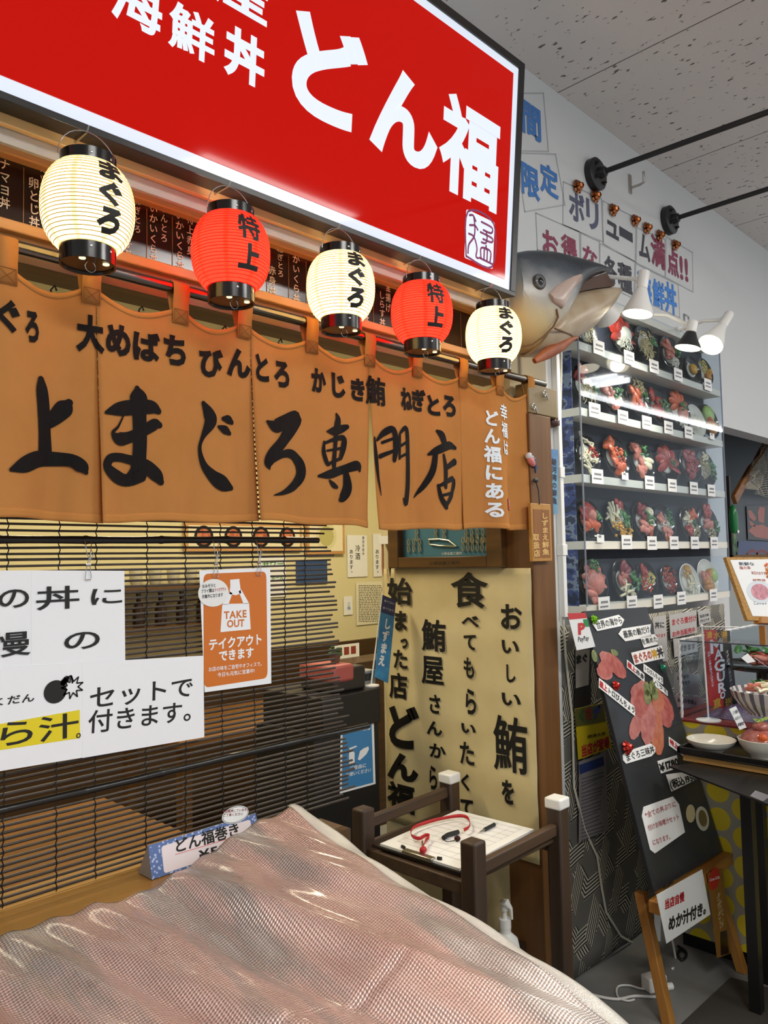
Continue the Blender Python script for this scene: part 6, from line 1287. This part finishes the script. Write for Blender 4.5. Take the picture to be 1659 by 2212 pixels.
def leg(a, b, w=.017): a, b = Vec(a), Vec(b); return MB().prism([a+Vec((x, y, 0)) for x, y in ((-w, -w), (w, -w), (w, w), (-w, w))], b-a)
leg((2.468, 1.195, 0), (2.50, 1.29, .375)).build('leg', EW, es, bevel=.003); leg((2.945, 1.14, 0), (2.93, 1.24, .375)).build('leg', EW, es, bevel=.003); leg((2.50, 1.215, .36), (2.51, 1.44, 1.2), .012).build('upright', EW, es, bevel=.003); leg((2.93, 1.22, .36), (2.92, 1.44, 1.2), .012).build('upright', EW, es, bevel=.003)
PE = PY(1.160)
t = notice('rail_card', 'white card with red and black writing hanging on the left of the easel rail', 'card', PE, qpx(PE, c8(893, 1100), c8(1222, 882), c8(1160, 545), c8(818, 737)), WHITE)
lettering('lettering', linepx(PE, 'めか汁付き。', c8(905, 958), c8(1215, 815), 31, .05, 3), BLACK, t, PE, .0036); lettering('red_lettering', linepx(PE, '当店自慢', c8(878, 812), c8(1025, 745), 22, .05), REDINK, t, PE, .0036)
t = notice('drink_poster', 'narrow brown drink poster with a round red emblem on the right of the easel', 'poster', PE, qpx(PE, c8(1275, 1210), c8(1375, 1175), c8(1318, 545), c8(1203, 575)), M('poster_brown', '#8a5f28', .4), d=.0005)
x, y = PE.px(*c8(1252, 615)); w, h = PE.size(*c8(1252, 615), 84*.2887, 165*.2887); slab(PE, oval(x, y, w/2, h/2), .0006, .002).build('red_disc', M('emblem_red', '#b8241c', .4), t, smooth=0)
lettering('lettering', linepx(PE, 'Coca-Cola', c8(1214, 625), c8(1290, 600), 9, .02), WHITE, t, PE, .0032); lettering('lettering', colpx(PE, 'よくあうおいしさ', (c8(1282, 720)), c8(1310, 980), 13, .02), M('pale_ink', '#cdb98a', .5), t, PE, .0024)
slab(PE, qpx(PE, c8(1302, 1190), c8(1362, 1175), c8(1345, 1000), c8(1298, 1015)), .0005, .002).build('bottle_picture', M('cola_dark', '#2c1a12', .3), t, smooth=0)
PBK = PY(1.34); t = notice('plain_sheet', 'white sheet behind the left easel leg', 'sheet', PBK, qpx(PBK, c8(805, 1075), c8(850, 1085), c8(850, 815), c8(802, 820)), M('white_paper', ''))

# ================================================================== counter with the yellow dotted cover
CXF = 2.97; PXF = PX(CXF); ctop = .856
cn = thing('food_counter', 'counter wrapped in grey cloth with big yellow dots', 'counter', (3.6, .8, 0))
def dots_mat():
    mt = bpy.data.materials.new('yellow_dot_cloth'); mt.use_nodes = True; nt = mt.node_tree; b = nt.nodes['Principled BSDF']; b.inputs['Roughness'].default_value = .35; b.inputs['Coat Weight'].default_value = .3
    g = nt.nodes.new('ShaderNodeNewGeometry'); s = nt.nodes.new('ShaderNodeSeparateXYZ'); nt.links.new(g.outputs['Position'], s.inputs[0])
    def mth(op, a, b_=None):
        n = N(nt, 'ShaderNodeMath', operation=op)
        for i, v in enumerate((a, b_)):
            if v is None: continue
            if isinstance(v, (int, float)): n.inputs[i].default_value = v
            else: nt.links.new(v, n.inputs[i])
        return n.outputs[0]
    Y, Z = s.outputs[1], s.outputs[2]; per = .103; row = mth('FLOOR', mth('DIVIDE', Y, per*.87)); off = mth('MULTIPLY', mth('MODULO', mth('ADD', row, 40), 2), .5)
    fy = mth('SUBTRACT', mth('FRACT', mth('DIVIDE', Y, per*.87)), .5); fz = mth('SUBTRACT', mth('FRACT', mth('ADD', mth('DIVIDE', Z, per), off)), .5)
    d = mth('SQRT', mth('ADD', mth('POWER', mth('MULTIPLY', fy, .87), 2), mth('POWER', fz, 2)))
    nt.links.new(ramp(nt, d, [(0, '#dcc42a'), (.395, '#dcc42a'), (.41, '#a29d8a')]), b.inputs['Base Color']); return mt
MB().box(CXF, 4.6, -.4, 1.395, .06, ctop).build('cover_cloth', dots_mat(), cn); MB().box(CXF+.03, 4.6, -.4, 1.38, 0, .06).build('plinth', DKMET, cn); MB().box(CXF-.002, 4.6, -.4, 1.40, ctop, ctop+.008).build('red_top', M('dark_red_cloth', '#7c2a26', .5), cn)
# acrylic guard with white twisted rail
gd = thing('acrylic_guard', 'clear acrylic guard with white posts on the dotted counter', 'guard', (3.0, 1.2, ctop)); zt = PX(3.0).px(*c7(1090, 365))[1]
py0 = -PX(3.0).px(*c7(1018, 955))[0]; py1 = -PX(3.0).px(*c7(945, 590))[0]
MB().box(2.998, 3.001, .2, min(py0, 1.38), ctop+.008, zt).build('front_sheet', ACRYL, gd); MB().box(3.0, 3.9, min(py0, 1.38)-.003, min(py0, 1.38), ctop+.008, zt).build('side_sheet', ACRYL, gd); MB().box(3.0, 3.9, .2, min(py0, 1.38), zt, zt+.003).build('top_sheet', ACRYL, gd)
def twist(a, b, r=.006):
    a, b = Vec(a), Vec(b); mb = MB(); n = 40; d = (b-a); u = d.cross(Vec((.3, .5, .8))).normalized(); w = d.normalized().cross(u)
    for ph in (0, pi): mb.tube([a+d*i/n+(u*cos(i*.9+ph)+w*sin(i*.9+ph))*r*.5 for i in range(n+1)], r*.7, 6)
    return mb
yy = min(py0, 1.38); twist((3.0, yy, ctop+.008), (3.0, yy, zt)).build('post', WPLAST, gd, smooth=60); twist((3.9, yy, ctop+.008), (3.9, yy, zt)).build('post', WPLAST, gd, smooth=60); twist((3.0, yy, zt), (3.9, yy, zt)).build('rail', WPLAST, gd, smooth=60)
MB().tube([(3.0, yy, zt), (3.0, .2, zt)], .003, 6).build('edge', M('grey_edge', '#4a4d55', .3), gd)
# notices on the cloth behind
for nm, lab, q, tx in (('stew_notice', 'grey white notice with red handwriting below the case shelf', ((925, 345), (1122, 300), (1118, 130), (915, 170)), (('まぐろ煮付け', (930, 225), (1118, 190), 15, 'r'), ('お弁当販売中', (935, 315), (1110, 275), 13, 'r'))),
    ('bowl_notice', 'grey white notice with black writing right of the menu board top', ((830, 520), (905, 510), (890, 170), (790, 185)), (('丼に', (806, 245), (880, 240), 15, 'k'), ('なります', (812, 325), (888, 318), 8, 'r'))),
    ('attached_notice', 'pale notice with grey writing beside the white post', ((955, 485), (1130, 440), (1120, 330), (945, 345)), (('付きます', (985, 420), (1110, 400), 15, 'g'),)),
    ('refill_notice', 'white notice with an oval bubble and a fish drawing', ((950, 755), (1145, 770), (1140, 612), (955, 595)), (('おかわり', (972, 640), (1065, 625), 9, 'k'), ('できます', (990, 685), (1070, 668), 9, 'k'))),
    ('closing_notice', 'pink edged notice with black handwriting at the counter back', ((965, 935), (1175, 940), (1178, 788), (958, 762)), (('本日の営業は', (975, 800), (1120, 825), 10, 'k'), ('終了いたしました', (975, 870), (1160, 885), 10, 'k'))),
    ('small_notice', 'small white notice with rounded corners under the case shelf end', ((1140, 245), (1230, 215), (1215, 120), (1130, 140)), (('当店の味', (1142, 180), (1210, 165), 7, 'k'), ('ぜひどうぞ', (1145, 215), (1215, 200), 7, 'k')))):
    P_ = PY(1.532 if nm not in ('refill_notice', 'closing_notice') else 1.41); t = notice(nm, lab, 'notice', P_, qpx(P_, *[c7(x, y) for x, y in q]), M('pink_notice_paper', '#cbb4b4', .5) if nm == 'closing_notice' else M('grey_notice_paper', '#b9b6b0', .5))
    for s_, a, b, h, k in tx: lettering('lettering', linepx(P_, s_, c7(*a), c7(*b), h, .03), {'r': REDINK, 'k': BLACK, 'g': M('grey_print', '')}[k], t, P_, .0036)
# banner stand
PBN = PL((3.04, 1.26, ctop+.008), (1, 0, 0)); b0 = PZ(ctop+.008).hit(*c7(1215, 958)); PBN = PY(b0.y)
t = thing('banner_stand', 'small red and black tuna banner on a white stand on the counter', 'banner', b0)
MB().lathe(b0, [(.045, 0), (.045, .004), (.01, .008), (.004, .014)], 28).build('base', WPLAST, t); tp_ = PBN.hit(*c7(1165, 250)); MB().tube([b0, tp_], .0035, 8).build('pole', WPLAST, t); MB().ell(tp_, .006, .006, .006).build('knob', WPLAST, t)
MB().tube([PBN.at(*c7(1150, 255)), PBN.at(*c7(1440, 258))], .0022, 8).build('crossbar', WPLAST, t)
mt_ = lambda *p: qpx(PBN, *[c7(x, y) for x, y in p])
for nm, mt, q in (('red_half', M('banner_red', '#b5241f', .45), ((1215, 845), (1330, 870), (1272, 278), (1182, 280))), ('black_half', M('banner_black', '#1b1a1c', .45), ((1330, 870), (1432, 862), (1372, 285), (1272, 278)))): slab(PBN, mt_(*q), .0012, -.0006).build(nm, mt, t, smooth=0)
it = []
for c, x0, x1, y0, y1 in (('M', 1225, 1320, 345, 450), ('A', 1255, 1318, 425, 500), ('G', 1255, 1335, 500, 590), ('U', 1275, 1335, 590, 665), ('R', 1285, 1345, 670, 745), ('O', 1300, 1338, 740, 795)): a, b = c7(x0, y0), c7(x1, y1); it.append(gbox(PBN, c, a[0], b[0], a[1], b[1], .03))
it += colpx(PBN, '日本一の清水港マグロまつり', c7(1212, 440), c7(1245, 705), 6, .02)+colpx(PBN, 'マグロ水揚量日本一', c7(1350, 430), c7(1385, 700), 6, .02)
lettering('white_lettering', it, WHINK, t, PBN, .0010)
it = [];
for c, x0, x1, y0, y1 in (('清', 1195, 1240, 290, 345), ('水', 1248, 1300, 290, 345), ('港', 1300, 1355, 285, 345), ('直', 1245, 1310, 790, 860), ('送', 1335, 1392, 785, 850)): a, b = c7(x0, y0), c7(x1, y1); it.append(gbox(PBN, c, a[0], b[0], a[1], b[1], .03))
lettering('gold_lettering', it, GOLD, t, PBN, .0010)
# sample bowls and cloth on the counter
pz = PZ(ctop+.01); pb_ = PY(1.05).hit(*c7(1580, 755)); zc_ = ctop+.06
def cl(a, b): x = 3.06+.75*a; y = .45+.85*b; e = min(a, 1-a, b, 1-b)*6; return Vec((x, y, ctop+.010+.062*min(1, e)+.006*sin(x*40)*sin(y*31)))
tag(MB().grid(cl, 40, 30).build('dotted_cloth', dot_mat('purple_dot_cloth', '#5c4a66', '#a596a8', 110, .2), smooth=180), 'folded purple cloth with pale dots under the striped bowl', 'cloth')
def bowl_at(c, R_, Hh, name, lab, mat, parts_=None, grp=None):
    t = thing(name, lab, 'bowl', c, grp); MB().lathe(c, [(0, 0), (R_*.5, 0), (R_*.52, .008), (R_*.75, Hh*.35), (R_*.93, Hh*.7), (R_, Hh), (R_*.97, Hh+.001), (R_*.88, Hh*.7), (R_*.6, Hh*.3), (0, Hh*.25)], 40).build('bowl', mat, t, smooth=50); return t
def stripe_mat():
    mt = bpy.data.materials.new('striped_bowl_glaze'); mt.use_nodes = True; nt = mt.node_tree; b = nt.nodes['Principled BSDF']; b.inputs['Roughness'].default_value = .2
    tc = nt.nodes.new('ShaderNodeTexCoord'); gr = N(nt, 'ShaderNodeTexGradient', gradient_type='RADIAL'); nt.links.new(tc.outputs['Object'], gr.inputs[0]); mu = N(nt, 'ShaderNodeMath', operation='MULTIPLY'); mu.inputs[1].default_value = 22; nt.links.new(gr.outputs['Fac'], mu.inputs[0]); fr = N(nt, 'ShaderNodeMath', operation='FRACT'); nt.links.new(mu.outputs[0], fr.inputs[0])
    nt.links.new(ramp(nt, fr.outputs[0], [(.5, '#cfcac2'), (.55, '#6a6670')]), b.inputs['Base Color']); return mt
sbp = PY(1.0).hit(*c7(1640, 745)); sbp.z = ctop+.078; sb = bowl_at(sbp, .115, .085, 'striped_bowl', 'grey striped bowl of sashimi on the purple cloth', stripe_mat()); up = Vec((0, 0, 1)); EX, EY = Vec((1, 0, 0)), Vec((0, 1, 0)); oo = sbp+Vec((0, 0, .075))
for tp_ in (('sl', 'pink', -.3, .2, .5), ('sl', 'red', .2, -.3, .5), ('sl', 'orange', .3, .3, .5), ('sq', 'squid', -.4, -.2, .4), ('gr', 'green', 0, .1, .3)): topping(*tp_, oo, EX, EY, up, .105, sb)
pl2 = sbp+Vec((.42, .14, .10)); pt2 = thing('black_platter', 'black platter heaped with red and orange sashimi behind the striped bowl', 'platter', pl2); MB().lathe(pl2, [(0, 0), (.14, 0), (.17, .02), (.165, .022), (.13, .01), (0, .008)], 40).build('platter', BOWLB, pt2); MB().lathe((pl2.x, pl2.y, ctop+.008), [(.07, 0), (.06, .01), (.035, .03), (.035, pl2.z-ctop-.02), (.06, pl2.z-ctop-.008)], 24).build('foot', BOWLB, pt2)
for tp_ in (('fan', 'orange', .0, -.1, .6), ('fan', 'red', -.3, -.3, .5), ('sl', 'pink', -.5, -.1, .4), ('gr', 'green', 0, .25, .5), ('gr', 'green', -.1, -.5, .2), ('sl', 'red', .2, .1, .4)): topping(*tp_, pl2+Vec((0, 0, .012)), EX, EY, up, .15, pt2)
t = notice('plate_tag', 'white price tag standing in the platter of red sashimi', 'tag', PY(pl2.y-.10), qpx(PY(pl2.y-.10), c7(1500, 528), c7(1560, 515), c7(1500, 455), c7(1455, 490)), WHITE)
a = BASE[t.name]; MB().tube([a+Vec((.01, .002, .01)), Vec((pl2.x-.12, pl2.y-.06, pl2.z+.015))], .0012, 6).build('pick', WPLAST, t)

# ================================================================== side table with tray, dishes
TZ = .775
tbq = [PZ(TZ).hit(*c7(*p)) for p in ((920, 1297), (1560, 1545))]; A0, B0 = tbq; dB = (B0-A0).normalized(); sd = Vec((dB.y, -dB.x, 0)); sd = sd if sd.x > 0 else -sd
st = thing('side_table', 'black metal side table with a light wooden slab top at the right edge', 'table', (2.9, .95, 0))
MB().prism([A0+Vec((0, 0, -.006)), A0+dB*.55+Vec((0, 0, -.006)), A0+dB*.55+sd*.3+Vec((0, 0, -.006)), A0+sd*.3+Vec((0, 0, -.006))], (0, 0, .006)).build('metal_top', DKMET, st)
MB().box(2.712, 2.962, .40, 1.222, TZ+.001, TZ+.024).build('wooden_slab', WOOD('pale_slab', '#b0813f', '#c99b58', 0, .45, .6), st, bevel=.002)
for x, y in ((2.715, 1.01), (2.93, .60), (2.93, 1.05)): MB().box(x-.018, x+.018, y-.018, y+.018, 0, TZ-.006).build('leg', DKMET, st, bevel=.001)
MB().obox((2.705, .70, TZ-.05), (.02, .31, 0), (.02, 0, 0), (0, 0, .044)).build('apron', DKMET, st)
TT = TZ+.026; ty = thing('serving_tray', 'black tray with low rim on the wooden slab', 'tray', (2.95, 1.0, TT)); TX0, TX1, TY0, TY1 = 2.695, 2.962, .45, 1.235
MB().box(TX0, TX1, TY0, TY1, TT, TT+.006).build('base', M('black_tray', '#121213', .25), ty, bevel=.002); rm = MB()
for r in ((TX0, TX0+.012, TY0, TY1), (TX1-.012, TX1, TY0, TY1), (TX0, TX1, TY0, TY0+.012), (TX0, TX1, TY1-.012, TY1)): rm.box(*r, TT+.004, TT+.024)
rm.build('rim', M('black_tray', ''), ty, bevel=.002)
pt = PZ(TT+.007); c = Vec((2.785, 1.150, TT+.007))
dsh = bowl_at(c, .082, .040, 'shallow_dish', 'empty shallow white dish on the black tray', M('white_glaze', '#d9d5c6', .2))
c2 = Vec((2.805, .985, TT+.007))
b2 = bowl_at(c2, .078, .062, 'white_bowl', 'white bowl heaped with minced tuna and green onion on the black tray', M('white_glaze', '')); o2 = c2+Vec((0, 0, .052))
MB().ell(o2, .070, .070, .046, None, 24, 12).build('tuna_mound', M('food_minced_tuna', '#8f4640', .3, h2='#b06a5c', sc=60, bump=.6, bsc=120, coat=.6), b2); MB().ell(o2+Vec((-.006, 0, .050)), .030, .028, .018, None, 16, 8).build('tuna_topknot', M('food_minced_tuna', ''), b2)
topping('gr', 'lime', 0, 0, .34, o2+Vec((-.004, 0, .045)), EX, EY, up, .075, b2); og = MB()
for a in (3.5, 4.7, 5.6): og.ell(o2+Vec((.060*cos(a), .060*sin(a), .022)), .016, .010, .016, (Vec((-sin(a), cos(a), 0)), Vec((cos(a), sin(a), .3)).normalized(), Vec((0, 0, 1))), 10, 6)
og.build('salmon_cubes', FM('orange'), b2)
PTG = PY(c2.y+.03); t = notice('tuna_tag', 'white handwritten tag standing behind the minced tuna bowl', 'tag', PTG, qpx(PTG, c7(1440, 1028), c7(1492, 1008), c7(1412, 850), c7(1362, 872)), WHITE)
lettering('lettering', linepx(PTG, 'とろ鉄火', c7(1385, 900), c7(1430, 885), 9, .02)+linepx(PTG, 'ねぎ入り', c7(1405, 945), c7(1450, 928), 8, .02)+linepx(PTG, '数量限定', c7(1425, 990), c7(1472, 975), 8, .02), M('dark_navy_ink', ''), t, PTG, .0036)
t = thing('steel_ladle', 'steel ladle standing between the dish and the tuna bowl', 'ladle', pt.hit(*c7(1330, 1110)))
a, b = PY(c.y+.09).hit(*c7(1335, 1095)), PY(c.y+.09).hit(*c7(1400, 940)); MB().tube([a, (a*.6+b*.4), b], [.012, .007, .009], 10).build('handle', STEEL, t); MB().ell(a+Vec((.0, -.01, -.008)), .022, .022, .010).build('scoop', STEEL, t)
P9 = PY(.86); t = notice('small_leaflet', 'pale leaflet with a red mark under the tray at the right edge', 'leaflet', P9, qpx(P9, c7(1520, 1520), c7(1680, 1590), c7(1700, 1530), c7(1560, 1480)), M('notice_grey', ''))

# ================================================================== recess on the right: net, oar, squid, crab picture, cork menu
PR = PY(2.05); R2 = lambda x, y: (1459+x*.226, 880+y*.226)
oa = PR.hit(*R2(580, 885)); ob = PR.hit(*R2(870, 350)); t = thing('wooden_oar', 'brown wooden oar hanging slanted in the grey recess', 'oar', oa); d = (ob-oa).normalized(); q = d.cross(Vec((0, 1, 0))).normalized()
MB().prism([oa-q*.035, oa+q*.035, oa+d*.42+q*.03, oa+d*.5+q*.014, oa+d*1.0+q*.014, oa+d*1.0-q*.014, oa+d*.5-q*.014, oa+d*.42-q*.03], (0, .03, 0)).build('blade_and_shaft', WOOD('oar_wood', '#7d4a1e', '#96602c', 0, .4), t, bevel=.006)
nt_ = thing('fishing_net', 'pale draped fishing net hanging over the oar', 'net', ob-Vec((0, 0, .7))); mb = MB(); rn = random.Random(9)
def npt(i, j): s_ = i/13; w = j/22; top = oa+d*(.25+.9*s_)+Vec((0, -.02-.02*sin(i*2.1), .05)); L = .10+.62*s_; return top+Vec((.03*sin(w*7+i), -.03*sin(i*1.7+w*5), -L*w))
for i in range(14): mb.tube([npt(i, j) for j in range(23)], .0018, 4)
for j in range(0, 23): mb.tube([npt(i, j+.5*(i % 2)) for i in range(14)], .0016, 4)
mb.build('mesh', M('net_cream', '#cfc4ae', .8), nt_)
hg = MB(); hg.tube([npt(0, 0)+Vec((-.03, -.01, 0)), npt(4, 0), npt(9, 0), npt(13, 0)], .007, 6); hg.build('head_rope', M('net_brown', '#8a7458', .8), nt_)
PR2 = PY(1.95); a = PR2.hit(*R2(545, 930)); b = PR2.hit(*R2(580, 1420)); t = thing('squid_lure', 'long green squid lure hanging at the edge of the recess', 'lure', b)
L = (a-b).length; MB().tube([a, a+(b-a)*.05, a+(b-a)*.2, a+(b-a)*.45, a+(b-a)*.55], [.003, .018, .027, .026, .02], 14).build('body', M('squid_green', '#1f7a3c', .25), t, smooth=70)
tn = MB()
for i in range(9): x = -.03+.0075*i; tn.tube([a+(b-a)*.53+Vec((x*.4, 0, 0)), a+(b-a)*.75+Vec((x*.9, .004*(i % 3), 0)), b+Vec((x*1.3, 0, rn.uniform(0, .05)))], [.005, .004, .001], 6)
tn.build('tentacles', M('squid_teal', '#3f8468', .35, h2='#8a9a70', sc=20), t, smooth=70); MB().ell(a+(b-a)*.53+Vec((0, -.024, 0)), .014, .006, .012).build('eye', WHITE, t)
PRB = PY(2.29); q = qpx(PRB, *[R2(x, y) for x, y in ((690, 1265), (900, 1275), (900, 935), (675, 945))]); t = notice('crab_picture', 'picture of a pink crab on a black ground in the recess', 'picture', PRB, q, M('picture_black', '#171516', .3))
lettering('crab', [(lambda P_: (P_, [tuple(range(len(P_)))]))([PRB.px(*R2(x, y)) for x, y in p]) for p in (((690, 1180), (740, 1130), (830, 1120), (895, 1160), (895, 1260), (760, 1240)), ((685, 990), (715, 980), (770, 1060), (745, 1090), (700, 1050)), ((780, 1000), (800, 950), (850, 960), (840, 1110), (790, 1090)), ((690, 1080), (735, 1100), (760, 1140), (715, 1130)))], M('crab_pink', '#b5746a', .5), t, PRB, .004)
q = qpx(PRB, *[R2(x, y) for x, y in ((590, 1415), (900, 1425), (900, 1285), (600, 1275))]); t = notice('blue_plaque', 'dark blue plaque with red crab legs below the crab picture', 'plaque', PRB, q, M('plaque_blue', '#1d2f66', .3)); 
lettering('crab_legs', [stroke([(PRB.px(*R2(x, y))[0], PRB.px(*R2(x, y))[1], .02) for x, y in p]) for p in (((680, 1405), (735, 1365), (780, 1400)), ((770, 1405), (820, 1370), (880, 1400)))], M('crab_red', '#8f3a34', .5), t, PRB, .004)
PRF = PY(2.0); fr = thing('rope_frame', 'dark board frame with a rope edge standing in the recess', 'frame', PRF.at(*R2(700, 1440)))
x0, z1 = PRF.px(*R2(495, 655)); x1 = x0+1.0; z0 = PRF.px(*R2(520, 1435))[1]
MB().box(x0, x0+.025, 1.99, 2.02, z0, z1).build('side', M('frame_dark', '#2a241e', .5), fr); MB().box(x0, x1, 1.98, 2.03, z0-.02, z0+.015).build('bottom', M('rope_brown', '#7a5c38', .8, bump=.6, bsc=200), fr)
rs = thing('recess_shelf', 'grey shelf under the rope frame in the recess', 'shelf', (4.9, 2.05, z0-.05)); MB().box(4.35, 6.4, 1.80, 2.29, z0-.06, z0-.021).build('board', M('grey_shelf', '#8c8e8e', .5), rs)
lw = MB().box(4.35, 6.4, 1.78, 2.29, 0, z0-.06); structure('wall_recess_lower', lw, M('pale_recess_panel', '#9da09e', .7))
# cork edged menu on a little easel
PK = PL(PY(1.05).hit(*R2(700, 2020)), (1, -.15, 0), (0, .25, 1)); t = thing('cork_menu', 'cork framed menu sheet on a small wooden easel at the right edge', 'menu', PK.o)
q = qpx(PK, *[R2(x, y) for x, y in ((690, 2035), (1000, 2045), (960, 1432), (482, 1432))]); slab(PK, q, .012, -.012).build('cork_board', M('cork', '#9a7238', .8, h2='#b88c4c', sc=120), t)
slab(PK, qpx(PK, *[R2(x, y) for x, y in ((735, 1995), (1000, 2005), (960, 1450), (520, 1460))]), .001, .0005).build('sheet', WHITE, t, smooth=0)
a = PK.px(*R2(805, 1765)); w, h = PK.size(*R2(805, 1765), 46, 42); slab(PK, oval(a[0], a[1], w*.62, h*.6), .0005, .0016).build('plate_picture', M('print_plate', '#d4d8dc', .4), t, smooth=0); slab(PK, oval(a[0], a[1], w*.42, h*.42), .0005, .0022).build('food_picture', M('print_pink', '#b5707c', .4, h2='#d49aa0', sc=50), t, smooth=0)
k_ = lambda s_, p0, p1, h: linepx(PK, s_, R2(*p0), R2(*p1), h, .02)
lettering('red_lettering', k_('海の幸', (605, 1535), (715, 1535), 8)+k_('本日のおすすめ', (720, 1582), (880, 1590), 8)+k_('特製丼', (735, 1655), (860, 1655), 7), M('soft_red_ink', ''), t, PK, .002); lettering('lettering', k_('新鮮な', (600, 1495), (750, 1498), 8)+k_('ございます', (740, 1870), (870, 1870), 8), M('dark_navy_ink', ''), t, PK, .002)
fl = MB()
for x, y, r in ((870, 1530, .012), (880, 1600, .012)): cc = PK.at(*R2(x, y), .004); [fl.ell(cc+PK.ex*(r*cos(i*1.26))+PK.ey*(r*sin(i*1.26)), r*.6, .002, r*.6, None, 8, 4) for i in range(5)]
fl.build('paper_flower', M('flower_yellow', '#e0a020', .5, h2='#d85a2a', sc=30), t)
e0 = PK.at(*R2(830, 2035)); MB().prism([PK.at(*R2(790, 2065), .012), PK.at(*R2(1000, 2075), .012), PK.at(*R2(1000, 2010), .012), PK.at(*R2(800, 2005), .012)], PK.n*-.03).build('easel_ledge', EWX, t); ez = e0.z-.03
for dx in (.0, .13): MB().prism([e0+Vec((dx-.008, -.01, -.02)), e0+Vec((dx+.008, -.01, -.02)), e0+Vec((dx+.008, .01, -.02)), e0+Vec((dx-.008, .01, -.02))], (0, 0, -max(.01, e0.z-.02-zt-.004))).build('easel_leg', EW, t)

# ================================================================== floor things
F0 = PZ(.001); mq = [PZ(.0).hit(*c8(*p)) for p in ((1040, 1690), (1380, 1370), (1560, 1420), (1700, 1480))]
mq = [mq[0]+(mq[0]-mq[1])*.8, mq[1], mq[1]+(mq[2]-mq[1]).normalized()*.8, mq[0]+(mq[0]-mq[1])*.8+(mq[2]-mq[1]).normalized()*.8]
tag(MB().prism([p+Vec((0, 0, .0005)) for p in mq], (0, 0, .008)).build('floor_mat', M('dark_mat', '#3a3733', .8, bump=.4, bsc=300), bevel=.002), 'dark rubber mat on the grey floor under the side table', 'mat')
c = PZ(0).hit(*c8(790, 1450)); t = thing('power_adapter', 'white power adapter lying on the floor by the left easel leg', 'adapter', c)
MB().obox(c+Vec((-.035, -.012, .001)), (.07, -.03, 0), (.02, .045, 0), (0, 0, .05)).build('body', WPLAST, t, bevel=.006); MB().tube([c+Vec((.02, -.03, .012)), c+Vec((.05, -.05, .012))], .012, 12).build('plug', WPLAST, t)
f8 = lambda x, y: PZ(.006).hit(*c8(x, y))
tag(MB().tube(spl([tuple(f8(x, y)) for x, y in ((760, 1443), (700, 1438), (620, 1415), (545, 1420), (525, 1460), (545, 1510), (610, 1530), (660, 1520))]), .0035, 8).build('adapter_cord', WPLAST, smooth=60), 'thin white looped cord on the floor beside the adapter', 'cord')
tag(MB().tube(spl([tuple(f8(x, y)) for x, y in ((300, 1470), (380, 1495), (530, 1518), (660, 1495), (780, 1500), (850, 1498), (890, 1480))]), .0048, 8).build('extension_cord', WPLAST, smooth=60), 'thick white extension cord along the floor from under the foil sheet', 'cord')
tag(MB().tube(spl([tuple(f8(x, y)) for x, y in ((1050, 1170), (1010, 1150), (985, 1180), (1010, 1225), (1045, 1200), (1040, 1160), (985, 1120))]), .005, 8).build('coiled_cable', M('black_rubber', ''), smooth=60), 'coiled black cord on the floor under the dotted counter', 'cord')
tag(MB().tube(spl([(2.62, 1.28, .38)]+[tuple(f8(x, y)) for x, y in ((965, 1200), (945, 1290))]), .004, 8).build('hanging_cable', WPLAST, smooth=60), 'white cord dropping behind the easel rail card to the floor', 'cord')
